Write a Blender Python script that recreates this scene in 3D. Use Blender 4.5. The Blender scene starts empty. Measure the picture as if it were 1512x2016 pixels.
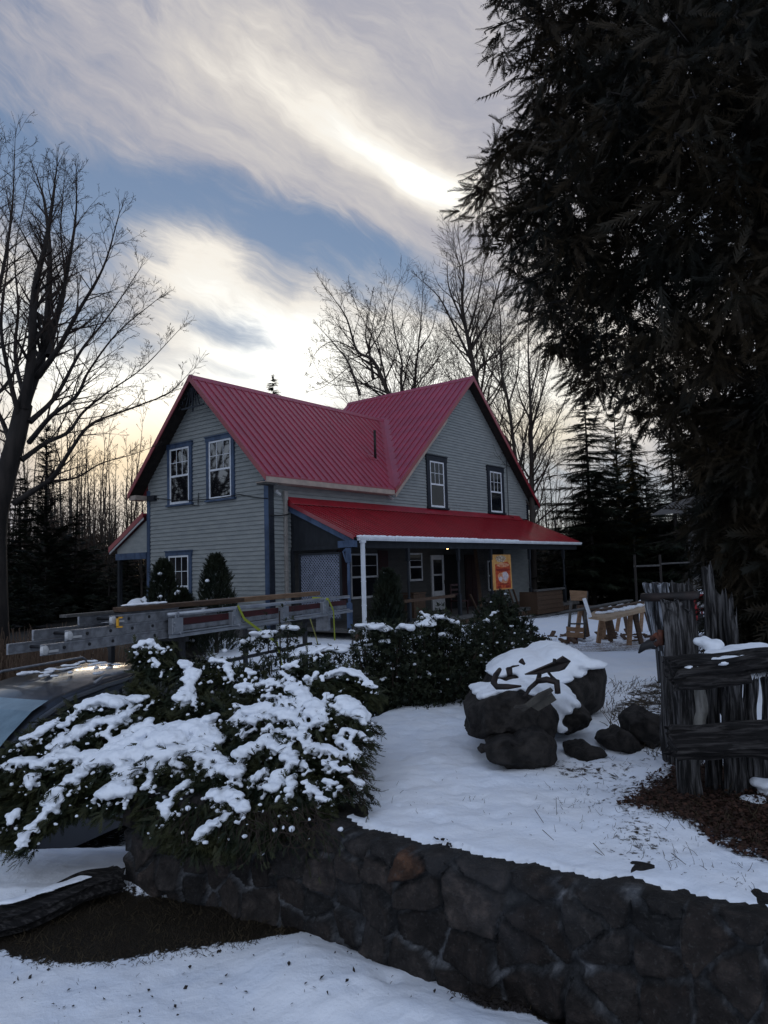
import bpy, math, random
import numpy as np
from mathutils import Vector, Matrix, noise

S = bpy.context.scene
COL = S.collection
R = math.radians

# ------------------------------------------------------------------ camera
F_PX, PITCH, ROLL = 1436.2, 0.0772, 0.0277      # focal length in pixels of the 1512 x 2016 photograph
CAMZ = 1.9
cam_d = bpy.data.cameras.new('camera')
cam_d.sensor_fit = 'VERTICAL'
cam_d.sensor_height = 36.0
cam_d.lens = 36.0 * F_PX / 2016.0
cam_d.clip_start = 0.05
cam_d.clip_end = 3000
cam = bpy.data.objects.new('camera', cam_d)
COL.objects.link(cam)
cam.matrix_world = (Matrix.Translation((0, 0, CAMZ)) @ Matrix.Rotation(R(90) + PITCH, 4, 'X')
                    @ Matrix.Rotation(-ROLL, 4, 'Z'))
S.camera = cam
S.render.resolution_x, S.render.resolution_y = 768, 1024
S.view_settings.view_transform = 'Standard'
S.view_settings.look = 'None'
S.view_settings.exposure = 0.0
S.view_settings.gamma = 1.0

def ray(px, py):
    U, V = px - 756.0, py - 1008.0
    c, s = math.cos(ROLL), math.sin(ROLL)
    a, b = (U * c - V * s) / F_PX, -(U * s + V * c) / F_PX
    c, s = math.cos(PITCH), math.sin(PITCH)
    return Vector((a, c - b * s, s + b * c))
CAM = Vector((0, 0, CAMZ))
def at(px, py, Y):                # the point seen at a photo pixel, Y metres ahead
    d = ray(px, py)
    return CAM + d * (Y / d.y)
def onz(px, py, z):               # ... at height z
    d = ray(px, py)
    return CAM + d * ((z - CAMZ) / d.z)
def azel(px, py):
    d = ray(px, py).normalized()
    return math.atan2(d.x, d.y), math.asin(d.z)

# ------------------------------------------------------------------ sky
SUN_AZ, SUN_EL = R(-17), R(9)
W = bpy.data.worlds.new('World')
S.world = W
W.use_nodes = True
nt = W.node_tree
for n in list(nt.nodes): nt.nodes.remove(n)
class G:
    """tiny expression builder for shader node trees"""
    def __init__(s, nt): s.nt = nt
    def n(s, t, **k):
        o = s.nt.nodes.new(t)
        for a, b in k.items(): setattr(o, a, b)
        return o
    def m(s, op, a, b=0.0, c=0.0, clamp=False):
        o = s.nt.nodes.new('ShaderNodeMath'); o.operation = op; o.use_clamp = clamp
        for i, v in enumerate((a, b, c)):
            if isinstance(v, (int, float)): o.inputs[i].default_value = v
            else: s.nt.links.new(v, o.inputs[i])
        return o.outputs[0]
    def mix(s, f, a, b, blend='MIX'):
        o = s.nt.nodes.new('ShaderNodeMix'); o.data_type = 'RGBA'; o.blend_type = blend
        for i, v in ((0, f), (6, a), (7, b)):
            if isinstance(v, (int, float)): o.inputs[i].default_value = v
            elif isinstance(v, tuple): o.inputs[i].default_value = (v[0], v[1], v[2], 1)
            else: s.nt.links.new(v, o.inputs[i])
        return o.outputs[2]
    def comb(s, x, y, z=0.0):
        o = s.nt.nodes.new('ShaderNodeCombineXYZ')
        for i, v in enumerate((x, y, z)):
            if isinstance(v, (int, float)): o.inputs[i].default_value = v
            else: s.nt.links.new(v, o.inputs[i])
        return o.outputs[0]
    def noise(s, v, scale=1.0, detail=4.0, rough=0.5, dist=0.0, out=0):
        o = s.nt.nodes.new('ShaderNodeTexNoise')
        if v is not None: s.nt.links.new(v, o.inputs['Vector'])
        o.inputs['Scale'].default_value = scale; o.inputs['Detail'].default_value = detail
        o.inputs['Roughness'].default_value = rough; o.inputs['Distortion'].default_value = dist
        return o.outputs[out]
    def sstep(s, v, a, b):
        o = s.nt.nodes.new('ShaderNodeMapRange'); o.interpolation_type = 'SMOOTHSTEP'
        s.nt.links.new(v, o.inputs[0])
        o.inputs[1].default_value = a; o.inputs[2].default_value = b
        return o.outputs[0]
    def ramp(s, v, stops):
        o = s.nt.nodes.new('ShaderNodeValToRGB')
        cr = o.color_ramp
        while len(cr.elements) < len(stops): cr.elements.new(0.5)
        for e, (p, c) in zip(cr.elements, stops):
            e.position = p; e.color = (c[0], c[1], c[2], 1)
        s.nt.links.new(v, o.inputs[0])
        return o.outputs[0]
g = G(nt)
tc = g.n('ShaderNodeTexCoord')
sx = g.n('ShaderNodeSeparateXYZ'); nt.links.new(tc.outputs['Generated'], sx.inputs[0])
az = g.m('ARCTAN2', sx.outputs[0], sx.outputs[1])
el = g.m('ARCSINE', sx.outputs[2])
# domain warp so cloud edges curl
w1 = g.noise(g.comb(az, el, 3.1), 3.2, 4, .55, out=1)
w2 = g.n('ShaderNodeSeparateXYZ'); nt.links.new(w1, w2.inputs[0])
azw = g.m('ADD', az, g.m('MULTIPLY', g.m('SUBTRACT', w2.outputs[0], .5), .20))
elw = g.m('ADD', el, g.m('MULTIPLY', g.m('SUBTRACT', w2.outputs[1], .5), .13))
def blob(x0, y0, x1, y1, wid, amp, soft=1.0, warped=True):
    """soft streak from sky direction of one photo pixel to another"""
    a0, e0 = azel(x0, y0); a1, e1 = azel(x1, y1)
    ca, ce = (a0 + a1) / 2, (e0 + e1) / 2
    L = max(.02, math.hypot(a1 - a0, e1 - e0) / 2) * soft
    th = math.atan2(e1 - e0, a1 - a0)
    wd = wid / 1436.0
    A, E_ = (azw, elw) if warped else (az, el)
    da, de = g.m('SUBTRACT', A, ca), g.m('SUBTRACT', E_, ce)
    c, s = math.cos(th), math.sin(th)
    p = g.m('ADD', g.m('MULTIPLY', da, c / L), g.m('MULTIPLY', de, s / L))
    q = g.m('ADD', g.m('MULTIPLY', da, -s / wd), g.m('MULTIPLY', de, c / wd))
    r2 = g.m('ADD', g.m('POWER', g.m('ABSOLUTE', p), 3.0), g.m('MULTIPLY', q, q))
    return g.m('MULTIPLY', g.m('EXPONENT', g.m('MULTIPLY', r2, -1.0)), amp)
def total(lst):
    t = lst[0]
    for x in lst[1:]: t = g.m('ADD', t, x)
    return t
# where cloud is
cover = total([
    blob(-200, -40, 1100, 260, 225, 1.05), blob(420, 230, 1000, 400, 90, .30), blob(500, 130, 1080, 420, 95, .8), blob(600, -300, 1500, 150, 300, .9),
    blob(640, 450, 1000, 560, 70, .1), blob(260, 440, 520, 560, 62, .70), blob(260, 560, 650, 760, 80, .85),
    blob(-150, 420, 170, 640, 95, .6), blob(0, 760, 700, 900, 120, 1.0), blob(520, 600, 900, 720, 85, .52),
    blob(700, 800, 1500, 780, 190, .9), blob(-500, 900, 300, 1050, 180, .9), blob(950, 560, 1700, 600, 150, .45),
    blob(-1500, 700, -300, 900, 300, .8),
    blob(340, 600, 570, 690, 30, -.75), blob(380, 700, 600, 740, 14, -.4), blob(20, 620, 240, 690, 40, -.35), blob(-100, 270, 560, 440, 62, -.62),
    blob(520, 470, 900, 520, 55, -.55)])
# streaky cirrus texture: long along the wind, fine across it
th = R(-24)
sa = g.m('ADD', g.m('MULTIPLY', azw, math.cos(th)), g.m('MULTIPLY', elw, math.sin(th)))
sb = g.m('ADD', g.m('MULTIPLY', azw, -math.sin(th)), g.m('MULTIPLY', elw, math.cos(th)))
st1 = g.noise(g.comb(g.m('MULTIPLY', sa, 2.2), g.m('MULTIPLY', sb, 9.0), 1.7), 1.6, 8, .62, .8)
st2 = g.noise(g.comb(g.m('MULTIPLY', sa, 2.6), g.m('MULTIPLY', sb, 12.0), 7.3), 4.2, 9, .68, .5)
st3 = g.noise(g.comb(az, el, 9.0), 7.0, 6, .6, .3)
stk = g.m('ADD', g.m('MULTIPLY', st1, .50), g.m('ADD', g.m('MULTIPLY', st2, .32), g.m('MULTIPLY', st3, .18)))
dens = g.m('ADD', cover, g.m('MULTIPLY', g.m('SUBTRACT', stk, .5), 2.1))
mask = g.sstep(dens, .10, .95)
# how brightly the cloud is lit through by the low sun behind it
lit = total([
    blob(590, 215, 960, 400, 40, .42), blob(760, 330, 980, 400, 42, .42), blob(380, 180, 900, 380, 100, .20), blob(250, 460, 520, 560, 66, .50),
    blob(300, 590, 640, 740, 88, .52), blob(-100, 700, 620, 830, 105, .72), blob(-160, 500, 160, 640, 110, .46),
    blob(560, 650, 1000, 700, 110, .50), blob(450, 640, 640, 740, 60, .3), blob(640, 800, 1300, 780, 130, .62), blob(0, 880, 420, 900, 120, .5),
    blob(250, 60, 900, 190, 90, .28), blob(1000, 560, 1800, 600, 200, .25), blob(-1500, 800, -250, 900, 330, .42),
    blob(-300, -150, 400, 30, 120, -.05)])
br = g.m('ADD', g.m('ADD', lit, .16), g.m('MULTIPLY', g.m('SUBTRACT', stk, .5), 1.10), clamp=False)
cloud = g.ramp(br, [(0.0, (.345, .362, .445)), (.20, (.445, .440, .490)), (.45, (.66, .625, .60)),
                    (.68, (.93, .88, .80)), (1.0, (1.0, 1.0, .96))])
hot = g.m('MAXIMUM', g.m('SUBTRACT', br, .8), 0.0)
cloud = g.mix(1.0, cloud, g.comb(hot, g.m('MULTIPLY', hot, .95), g.m('MULTIPLY', hot, .8)), 'ADD')
# clear air between the clouds: the physical sky plus a pale veil towards the horizon
nish = g.n('ShaderNodeTexSky', sky_type='NISHITA')
nish.sun_disc = False
nish.sun_elevation = SUN_EL; nish.sun_rotation = SUN_AZ
nish.air_density = 1.0; nish.dust_density = 0.6; nish.ozone_density = 2.5
ns = g.mix(1.0, nish.outputs[0], (.075, .075, .075), 'MULTIPLY')
bl = g.ramp(g.m('MULTIPLY', el, 1.0), [(0.0, (.46, .47, .50)), (.20, (.40, .48, .60)), (.42, (.205, .305, .485)), (.9, (.11, .18, .36))])
clear = g.mix(.72, ns, bl)
skyc = g.mix(mask, clear, cloud)
# away from the sunset side the sky is an even dusk blue-grey
bk = g.sstep(sx.outputs[1], .15, -.35)
dusk = g.mix(g.sstep(stk, .35, .65), (.53, .645, .87), (.77, .85, 1.0))
skyc = g.mix(bk, skyc, dusk)
# low yellow band where the sun is setting
gl = blob(60, 905, 430, 880, 85, 1.0, warped=False)
skyc = g.mix(g.m('MULTIPLY', gl, .62), skyc, (1.05, .74, .36))
gl2 = blob(930, 850, 1160, 850, 60, 1.0, warped=False)
skyc = g.mix(g.m('MULTIPLY', gl2, .35), skyc, (.95, .80, .50))
# below the horizon: dull ground light
skyc = g.mix(g.sstep(el, .0, -.08), skyc, (.03, .03, .035))
bg = g.n('ShaderNodeBackground'); nt.links.new(skyc, bg.inputs[0]); bg.inputs[1].default_value = 1.0
wo = g.n('ShaderNodeOutputWorld'); nt.links.new(bg.outputs[0], wo.inputs[0])

sun_d = bpy.data.lights.new('sun', 'SUN')
sun_d.energy = 0.5; sun_d.angle = R(14); sun_d.color = (1.0, .80, .58)
sun = bpy.data.objects.new('sun', sun_d); COL.objects.link(sun)
sdir = Vector((math.sin(SUN_AZ) * math.cos(SUN_EL), math.cos(SUN_AZ) * math.cos(SUN_EL), math.sin(SUN_EL)))
sun.rotation_euler = sdir.to_track_quat('Z', 'Y').to_euler()
sun.location = sdir * 200

# ------------------------------------------------------------------ materials
def mat(name, col, rough=.8, col2=None, nscale=8.0, stretch=(1, 1, 1), bump=.0, bscale=30.0, spec=.3, metal=0.0,
        emit=None, estr=0.0, coat=0.0, bstretch=None, lo=.35, hi=.65, detail=6):
    m = bpy.data.materials.new(name); m.use_nodes = True
    t = m.node_tree; b = t.nodes['Principled BSDF']; q = G(t)
    tcn = q.n('ShaderNodeTexCoord')
    b.inputs['Base Color'].default_value = (*col, 1)
    b.inputs['Roughness'].default_value = rough
    b.inputs['Specular IOR Level'].default_value = spec
    b.inputs['Metallic'].default_value = metal
    b.inputs['Coat Weight'].default_value = coat; b.inputs['Coat Roughness'].default_value = .22 if coat > .6 else .05
    if col2:
        mp = q.n('ShaderNodeMapping'); t.links.new(tcn.outputs['Object'], mp.inputs[0]); mp.inputs['Scale'].default_value = stretch
        nz = q.noise(mp.outputs[0], nscale, detail, .6)
        t.links.new(q.mix(q.sstep(nz, lo, hi), tuple(col), tuple(col2)), b.inputs['Base Color'])
    if bump:
        mp = q.n('ShaderNodeMapping'); t.links.new(tcn.outputs['Object'], mp.inputs[0]); mp.inputs['Scale'].default_value = bstretch or stretch
        nz = q.noise(mp.outputs[0], bscale, 6, .65)
        bn = q.n('ShaderNodeBump'); bn.inputs['Strength'].default_value = 1.0; bn.inputs['Distance'].default_value = bump
        t.links.new(nz, bn.inputs['Height']); t.links.new(bn.outputs[0], b.inputs['Normal'])
    if emit:
        b.inputs['Emission Color'].default_value = (*emit, 1); b.inputs['Emission Strength'].default_value = estr
    return m
M = {}
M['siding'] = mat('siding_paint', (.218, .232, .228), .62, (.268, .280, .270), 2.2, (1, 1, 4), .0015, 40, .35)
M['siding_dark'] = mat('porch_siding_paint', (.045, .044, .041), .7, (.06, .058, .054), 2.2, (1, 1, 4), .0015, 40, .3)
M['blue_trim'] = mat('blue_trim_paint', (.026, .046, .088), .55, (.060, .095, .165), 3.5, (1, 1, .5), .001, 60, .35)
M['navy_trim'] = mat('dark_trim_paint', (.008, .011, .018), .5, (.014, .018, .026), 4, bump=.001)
M['white'] = mat('white_vinyl', (.72, .74, .77), .42, (.62, .64, .67), 3)
M['white_old'] = mat('aged_white_paint', (.5, .5, .5), .6, (.40, .40, .40), 6)
M['tan'] = mat('tan_fascia', (.42, .33, .27), .6, (.32, .26, .22), 3)
M['tan_pipe'] = mat('tan_downspout', (.30, .275, .25), .5, (.24, .22, .20), 3)
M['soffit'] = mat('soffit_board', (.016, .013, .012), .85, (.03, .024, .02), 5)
M['pane'] = mat('window_glass', (.008, .009, .011), .03, spec=1.0)
M['pane'].node_tree.nodes['Principled BSDF'].inputs['IOR'].default_value = 2.6
M['pane'].node_tree.nodes['Principled BSDF'].inputs['Specular IOR Level'].default_value = .5
M['pane_dim'] = mat('dim_glass', (.006, .007, .010), .10, spec=.5)
M['black'] = mat('black_paint', (.012, .012, .014), .5, (.02, .02, .022), 5)
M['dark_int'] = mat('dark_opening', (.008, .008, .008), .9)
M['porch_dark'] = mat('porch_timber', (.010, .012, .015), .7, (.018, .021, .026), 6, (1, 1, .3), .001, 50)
M['reddark'] = mat('dark_red_paint', (.028, .006, .006), .6, (.016, .005, .005), 6)
M['red_paint'] = mat('red_machine_paint', (.35, .015, .02), .45, (.22, .012, .015), 6)
M['wood_new'] = mat('fresh_lumber', (.26, .16, .095), .75, (.18, .105, .06), 6, (1, 6, 6), .002, 30)
M['wood_mid'] = mat('brown_lumber', (.085, .05, .03), .8, (.05, .03, .02), 7, (1, 6, 6), .002, 30)
M['wood_grey'] = mat('grey_board', (.10, .095, .09), .85, (.05, .048, .046), 7, (1, 5, 5), .003, 30)
M['ply'] = mat('plywood', (.42, .30, .19), .7, (.34, .235, .15), 3, (1, 4, 4))
M['terracotta'] = mat('terracotta', (.17, .055, .035), .8, (.11, .04, .03), 6)
M['alu'] = mat('aluminium', (.38, .40, .43), .38, (.27, .285, .31), 5, bump=.0006, bscale=60, metal=.55)
M['alu_dull'] = mat('dull_aluminium', (.27, .28, .30), .5, (.16, .165, .18), 6, (2, 2, 2), .001, 50, metal=.4)
M['maroon'] = mat('maroon_plank', (.075, .012, .014), .6, (.05, .01, .012), 6)
M['strap'] = mat('yellow_strap', (.30, .34, .03), .6)
M['strap_old'] = mat('faded_strap', (.28, .27, .08), .8)
M['iron'] = mat('rusty_iron', (.012, .010, .010), .6, (.028, .018, .015), 9, bump=.002, bscale=40, metal=.3, spec=.4)
M['yellow'] = mat('yellow_plastic', (.60, .30, .02), .5)
def metal_roof(name, c1, c2, rough):
    return mat(name, c1, rough, c2, 2.2, (1.6, .5, .5), .0022, 2.4, .6, 0.0, coat=.62)
M['roof'] = metal_roof('red_roof_steel', (.30, .020, .046), (.24, .016, .037), .42)
M['porch_roof'] = metal_roof('red_porch_steel', (.33, .012, .024), (.25, .010, .018), .34)
M['flash'] = metal_roof('red_flashing', (.30, .04, .06), (.26, .032, .05), .42)
M['rake'] = metal_roof('red_rake_trim', (.26, .010, .020), (.22, .009, .018), .4)

def snow_mat():
    m = bpy.data.materials.new('snow'); m.use_nodes = True
    t = m.node_tree; b = t.nodes['Principled BSDF']; q = G(t)
    tcn = q.n('ShaderNodeTexCoord')
    b.inputs['Base Color'].default_value = (.80, .83, .88, 1); b.inputs['Roughness'].default_value = .6
    b.inputs['Specular IOR Level'].default_value = .25
    n1 = q.noise(tcn.outputs['Object'], 55, 6, .65)
    n2 = q.noise(tcn.outputs['Object'], 9, 3, .5)
    h = q.m('ADD', q.m('MULTIPLY', n1, .25), n2)
    bn = q.n('ShaderNodeBump'); bn.inputs['Distance'].default_value = .016; bn.inputs['Strength'].default_value = .9
    t.links.new(h, bn.inputs['Height']); t.links.new(bn.outputs[0], b.inputs['Normal'])
    return m
M['snow'] = snow_mat()
def foliage(name, c1, c2, nscale=3.0):
    m = mat(name, c1, .65, c2, nscale, lo=.38, hi=.62, spec=.2)
    return m
M['cedar'] = foliage('cedar_foliage', (.0065, .007, .004), (.028, .019, .009), 1.1)
M['juniper'] = foliage('juniper_foliage', (.010, .016, .007), (.034, .036, .014), 6)
M['spruce'] = foliage('spruce_foliage', (.007, .012, .007), (.018, .022, .011), 1.5)
M['yellow_cedar'] = foliage('yellowing_cedar_foliage', (.05, .038, .012), (.12, .085, .022), .9)
M['shrub'] = foliage('shrub_leaves', (.009, .014, .008), (.030, .035, .018), 9)
M['bark'] = mat('dark_bark', (.012, .010, .009), .9, (.028, .023, .020), 6, (1, 1, .2), .01, 12)
M['bark_far'] = mat('grey_bark', (.030, .024, .021), .9, (.055, .046, .038), 3, (1, 1, .2))
M['twig'] = mat('twig_bark', (.022, .014, .011), .9, (.038, .026, .019), 5)
M['brush'] = mat('brown_brush', (.034, .021, .015), .9, (.065, .042, .028), 5)
M['old_wood'] = mat('weathered_wood', (.012, .011, .011), .9, (.13, .125, .125), 9, (6, 6, .40), .016, 24, bstretch=(5, 5, .25), lo=.42, hi=.66, detail=9)
M['old_wood_h'] = mat('weathered_rail', (.007, .006, .006), .92, (.055, .050, .048), 9, (.40, 6, 6), .016, 24, bstretch=(.25, 5, 5), lo=.44, hi=.68, detail=9)

# ------------------------------------------------------------------ building helpers
WM = {}
def setp(o, label=None, cat=None, group=None, kind=None):
    if label: o['label'] = label
    if cat: o['category'] = cat
    if group: o['group'] = group
    if kind: o['kind'] = kind
    return o
def thing(name, label, cat, loc=(0, 0, 0), rotz=0.0, group=None):
    o = bpy.data.objects.new(name, None); COL.objects.link(o)
    o.empty_display_size = .3
    o.location = loc; o.rotation_euler = (0, 0, rotz)
    WM[o.name] = Matrix.Translation(loc) @ Matrix.Rotation(rotz, 4, 'Z')
    return setp(o, label, cat, group)
class MB:
    def __init__(s): s.v = []; s.f = []; s.parts = []
    def flip_y(s): s.v = [(v[0], -v[1], v[2]) for v in s.v]; return s
    def add(s, vs, fs):
        b = len(s.v); f_ = len(s.f); s.v.extend([tuple(v) for v in vs]); s.f.extend([tuple(i + b for i in f) for f in fs]); s.parts.append((b, len(s.v), f_, len(s.f)))
    def box(s, lo, hi):
        x0, y0, z0 = [min(a, b) for a, b in zip(lo, hi)]; x1, y1, z1 = [max(a, b) for a, b in zip(lo, hi)]
        s.add([(x0, y0, z0), (x1, y0, z0), (x1, y1, z0), (x0, y1, z0), (x0, y0, z1), (x1, y0, z1), (x1, y1, z1), (x0, y1, z1)],
              [(0, 3, 2, 1), (4, 5, 6, 7), (0, 1, 5, 4), (1, 2, 6, 5), (2, 3, 7, 6), (3, 0, 4, 7)])
    def beam(s, p0, p1, w, h, up=(0, 0, 1), taper=1.0):
        p0, p1 = Vector(p0), Vector(p1); d = (p1 - p0).normalized(); up = Vector(up)
        sd = d.cross(up)
        if sd.length < 1e-4: sd = d.cross(Vector((1, 0, 0)))
        sd.normalize(); u2 = sd.cross(d).normalized()
        vs = []
        for p, k in ((p0, 1.0), (p1, taper)):
            for a, b in ((-1, -1), (1, -1), (1, 1), (-1, 1)):
                vs.append(p + sd * (a * w / 2 * k) + u2 * (b * h / 2 * k))
        s.add(vs, [(0, 1, 2, 3), (7, 6, 5, 4), (0, 4, 5, 1), (1, 5, 6, 2), (2, 6, 7, 3), (3, 7, 4, 0)])
    def tube(s, pts, rad, n=8, cap=True):
        pts = [Vector(p) for p in pts]
        if isinstance(rad, (int, float)): rad = [rad] * len(pts)
        ref = None; vs = []
        for i, p in enumerate(pts):
            d = (pts[min(i + 1, len(pts) - 1)] - pts[max(i - 1, 0)]).normalized()
            if ref is None:
                ref = d.cross(Vector((0, 0, 1)))
                if ref.length < .05: ref = d.cross(Vector((1, 0, 0)))
            ref = (ref - d * ref.dot(d)).normalized(); b = d.cross(ref)
            for k in range(n):
                a = 2 * math.pi * k / n
                vs.append(p + (ref * math.cos(a) + b * math.sin(a)) * rad[i])
        fs = []
        for i in range(len(pts) - 1):
            for k in range(n):
                k2 = (k + 1) % n
                fs.append((i * n + k, i * n + k2, (i + 1) * n + k2, (i + 1) * n + k))
        if cap:
            fs.append(tuple(range(n - 1, -1, -1))); fs.append(tuple((len(pts) - 1) * n + k for k in range(n)))
        s.add(vs, fs)
    def prism(s, poly, off):
        """poly: list of 3D points (planar), extruded by vector off"""
        n = len(poly); off = Vector(off); a = [Vector(p) for p in poly]
        s.add(a + [p + off for p in a], [tuple(range(n - 1, -1, -1)), tuple(range(n, 2 * n))] +
              [(i, (i + 1) % n, n + (i + 1) % n, n + i) for i in range(n)])
    def poly(s, pts): s.add(pts, [tuple(range(len(pts)))])
def link(name, me, m, parent=None, world=False, label=None, smooth=False):
    if m is not None:
        for k in (m if isinstance(m, (list, tuple)) else [m]): me.materials.append(k)
    if smooth: me.shade_smooth()
    o = bpy.data.objects.new(name, me); COL.objects.link(o)
    if parent is not None:
        o.parent = parent
        pm = WM.get(parent.name, Matrix.Identity(4))
        if world: me.transform(pm.inverted())
        WM[o.name] = pm
    else:
        WM[o.name] = Matrix.Identity(4)
    if label: o['label'] = label
    return o
def build_each(name, mb, *a, **k):
    # every piece collected in mb becomes a part of its own
    i0 = 0; objs = []
    for (v0, v1, f0, f1) in mb.parts:
        q = MB(); q.v = mb.v[v0:v1]; q.f = [tuple(i - v0 for i in f) for f in mb.f[f0:f1]]; objs.append(build(name, q, *a, **k))
    return objs[0]
def build(name, mb, m, parent=None, world=False, label=None, smooth=False, bevel=0.0):
    me = bpy.data.meshes.new(name); me.from_pydata([tuple(v) for v in mb.v], [], mb.f)
    if bevel > 0:
        import bmesh
        bm = bmesh.new(); bm.from_mesh(me)
        bmesh.ops.bevel(bm, geom=bm.edges[:], offset=bevel, segments=1, affect='EDGES', clamp_overlap=True)
        bm.to_mesh(me); bm.free()
    me.update()
    return link(name, me, m, parent, world, label, smooth)
def npmesh(name, v, faces):
    """v (N,3); faces list of int arrays (M,k)"""
    me = bpy.data.meshes.new(name)
    v = np.asarray(v, np.float32); me.vertices.add(len(v)); me.vertices.foreach_set('co', v.ravel())
    li = np.concatenate([f.ravel() for f in faces]).astype(np.int32)
    tot = np.concatenate([np.full(len(f), f.shape[1], np.int32) for f in faces])
    me.loops.add(len(li)); me.loops.foreach_set('vertex_index', li)
    me.polygons.add(len(tot))
    me.polygons.foreach_set('loop_start', np.concatenate([[0], np.cumsum(tot)[:-1]]).astype(np.int32))
    me.polygons.foreach_set('loop_total', tot)
    me.update(calc_edges=True); me.validate()
    return me
def segs_mesh(name, segs, big=.03):
    """segs: list of (p0,p1,r0,r1) -> one mesh of tapered tubes"""
    A = np.array([(*s[0], *s[1], s[2], s[3]) for s in segs], np.float64)
    vs, fs, base = [], [], 0
    for sel, n in ((A[:, 6] >= big, 7), (A[:, 6] < big, 3)):
        B = A[sel]
        if not len(B): continue
        p0, p1, r0, r1 = B[:, :3], B[:, 3:6], B[:, 6], B[:, 7]
        d = p1 - p0; L = np.linalg.norm(d, axis=1, keepdims=True); d = d / np.maximum(L, 1e-6)
        ref = np.where(np.abs(d[:, 2:3]) > .9, [[1., 0, 0]], [[0, 0, 1.]])
        a = np.cross(d, ref); a /= np.linalg.norm(a, axis=1, keepdims=True); b = np.cross(d, a)
        k = np.arange(n) * 2 * np.pi / n
        ring = a[:, None, :] * np.cos(k)[None, :, None] + b[:, None, :] * np.sin(k)[None, :, None]
        v0 = (p0 - d * (r0 * .3)[:, None])[:, None, :] + ring * r0[:, None, None]
        v1 = (p1 + d * (r1 * .3)[:, None])[:, None, :] + ring * r1[:, None, None]
        vv = np.concatenate([v0, v1], 1).reshape(-1, 3)
        i = np.arange(n); j = (i + 1) % n
        q = np.stack([i, j, j + n, i + n], 1)
        ff = (q[None] + (np.arange(len(B)) * 2 * n)[:, None, None]).reshape(-1, 4) + base
        vs.append(vv); fs.append(ff); base += len(vv)
    return npmesh(name, np.concatenate(vs), fs)
def scatter_mesh(name, tv, tf, mats4):
    """template verts (n,3), faces (m,k), transforms (K,3,4)"""
    K, n = len(mats4), len(tv)
    h = np.concatenate([tv, np.ones((n, 1))], 1)
    v = np.einsum('kij,nj->kni', mats4, h).reshape(-1, 3)
    f = (tf[None] + (np.arange(K) * n)[:, None, None]).reshape(-1, tf.shape[1])
    return npmesh(name, v, [f])
def frames(p, d, up, scale, roll=None):
    """transforms with local x along d, z near up"""
    p, d, up = map(np.asarray, (p, d, up))
    d = d / np.linalg.norm(d, axis=1, keepdims=True)
    y = np.cross(up, d); y /= np.maximum(np.linalg.norm(y, axis=1, keepdims=True), 1e-6); z = np.cross(d, y)
    if roll is not None:
        c, s = np.cos(roll)[:, None], np.sin(roll)[:, None]
        y, z = y * c + z * s, -y * s + z * c
    s = np.asarray(scale)[:, None]
    return np.stack([d * s, y * s, z * s, p], 2)
def fbm(x, y, z=0.0, oct=4):
    return noise.fractal(Vector((x, y, z)), 1.0, 2.0, oct, noise_basis='PERLIN_ORIGINAL')
def copy_tree(o, loc, rotz=0.0, scale=1.0, label=None):
    c = o.copy(); COL.objects.link(c); c.location = loc; c.rotation_euler = (0, 0, rotz)
    c.scale = (scale, scale, scale) if isinstance(scale, (int, float)) else scale
    if label: c['label'] = label
    for ch in list(o.children):
        k = ch.copy(); COL.objects.link(k); k.parent = c
        for g2 in list(ch.children):
            q = g2.copy(); COL.objects.link(q); q.parent = k
    return c
def snow_on(me, root, n, r, h, cond, seed, voxel=.016, world=False):
    # snow lying on the upward faces of a mesh
    m_ = len(me.vertices); co = np.empty(m_ * 3, np.float32); me.vertices.foreach_get('co', co); co = co.reshape(-1, 3)
    no = np.empty(m_ * 3, np.float32); me.vertices.foreach_get('normal', no); no = no.reshape(-1, 3)
    ok = [i for i in range(m_) if cond(co[i], no[i])]
    rs = np.random.RandomState(seed); ell = []
    for i in rs.choice(ok, min(n, len(ok)), replace=False):
        k = rs.uniform(.7, 1.2); ell.append((co[i] + no[i] * h * .15 + [0, 0, h * .2], (r * k, r * k, h * rs.uniform(.7, 1.1)), 0))
    return link('snow_cap', snow_mesh('snow_cap', ell, voxel, .006, 10), M['snow'], root, world=world, smooth=True)
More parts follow.
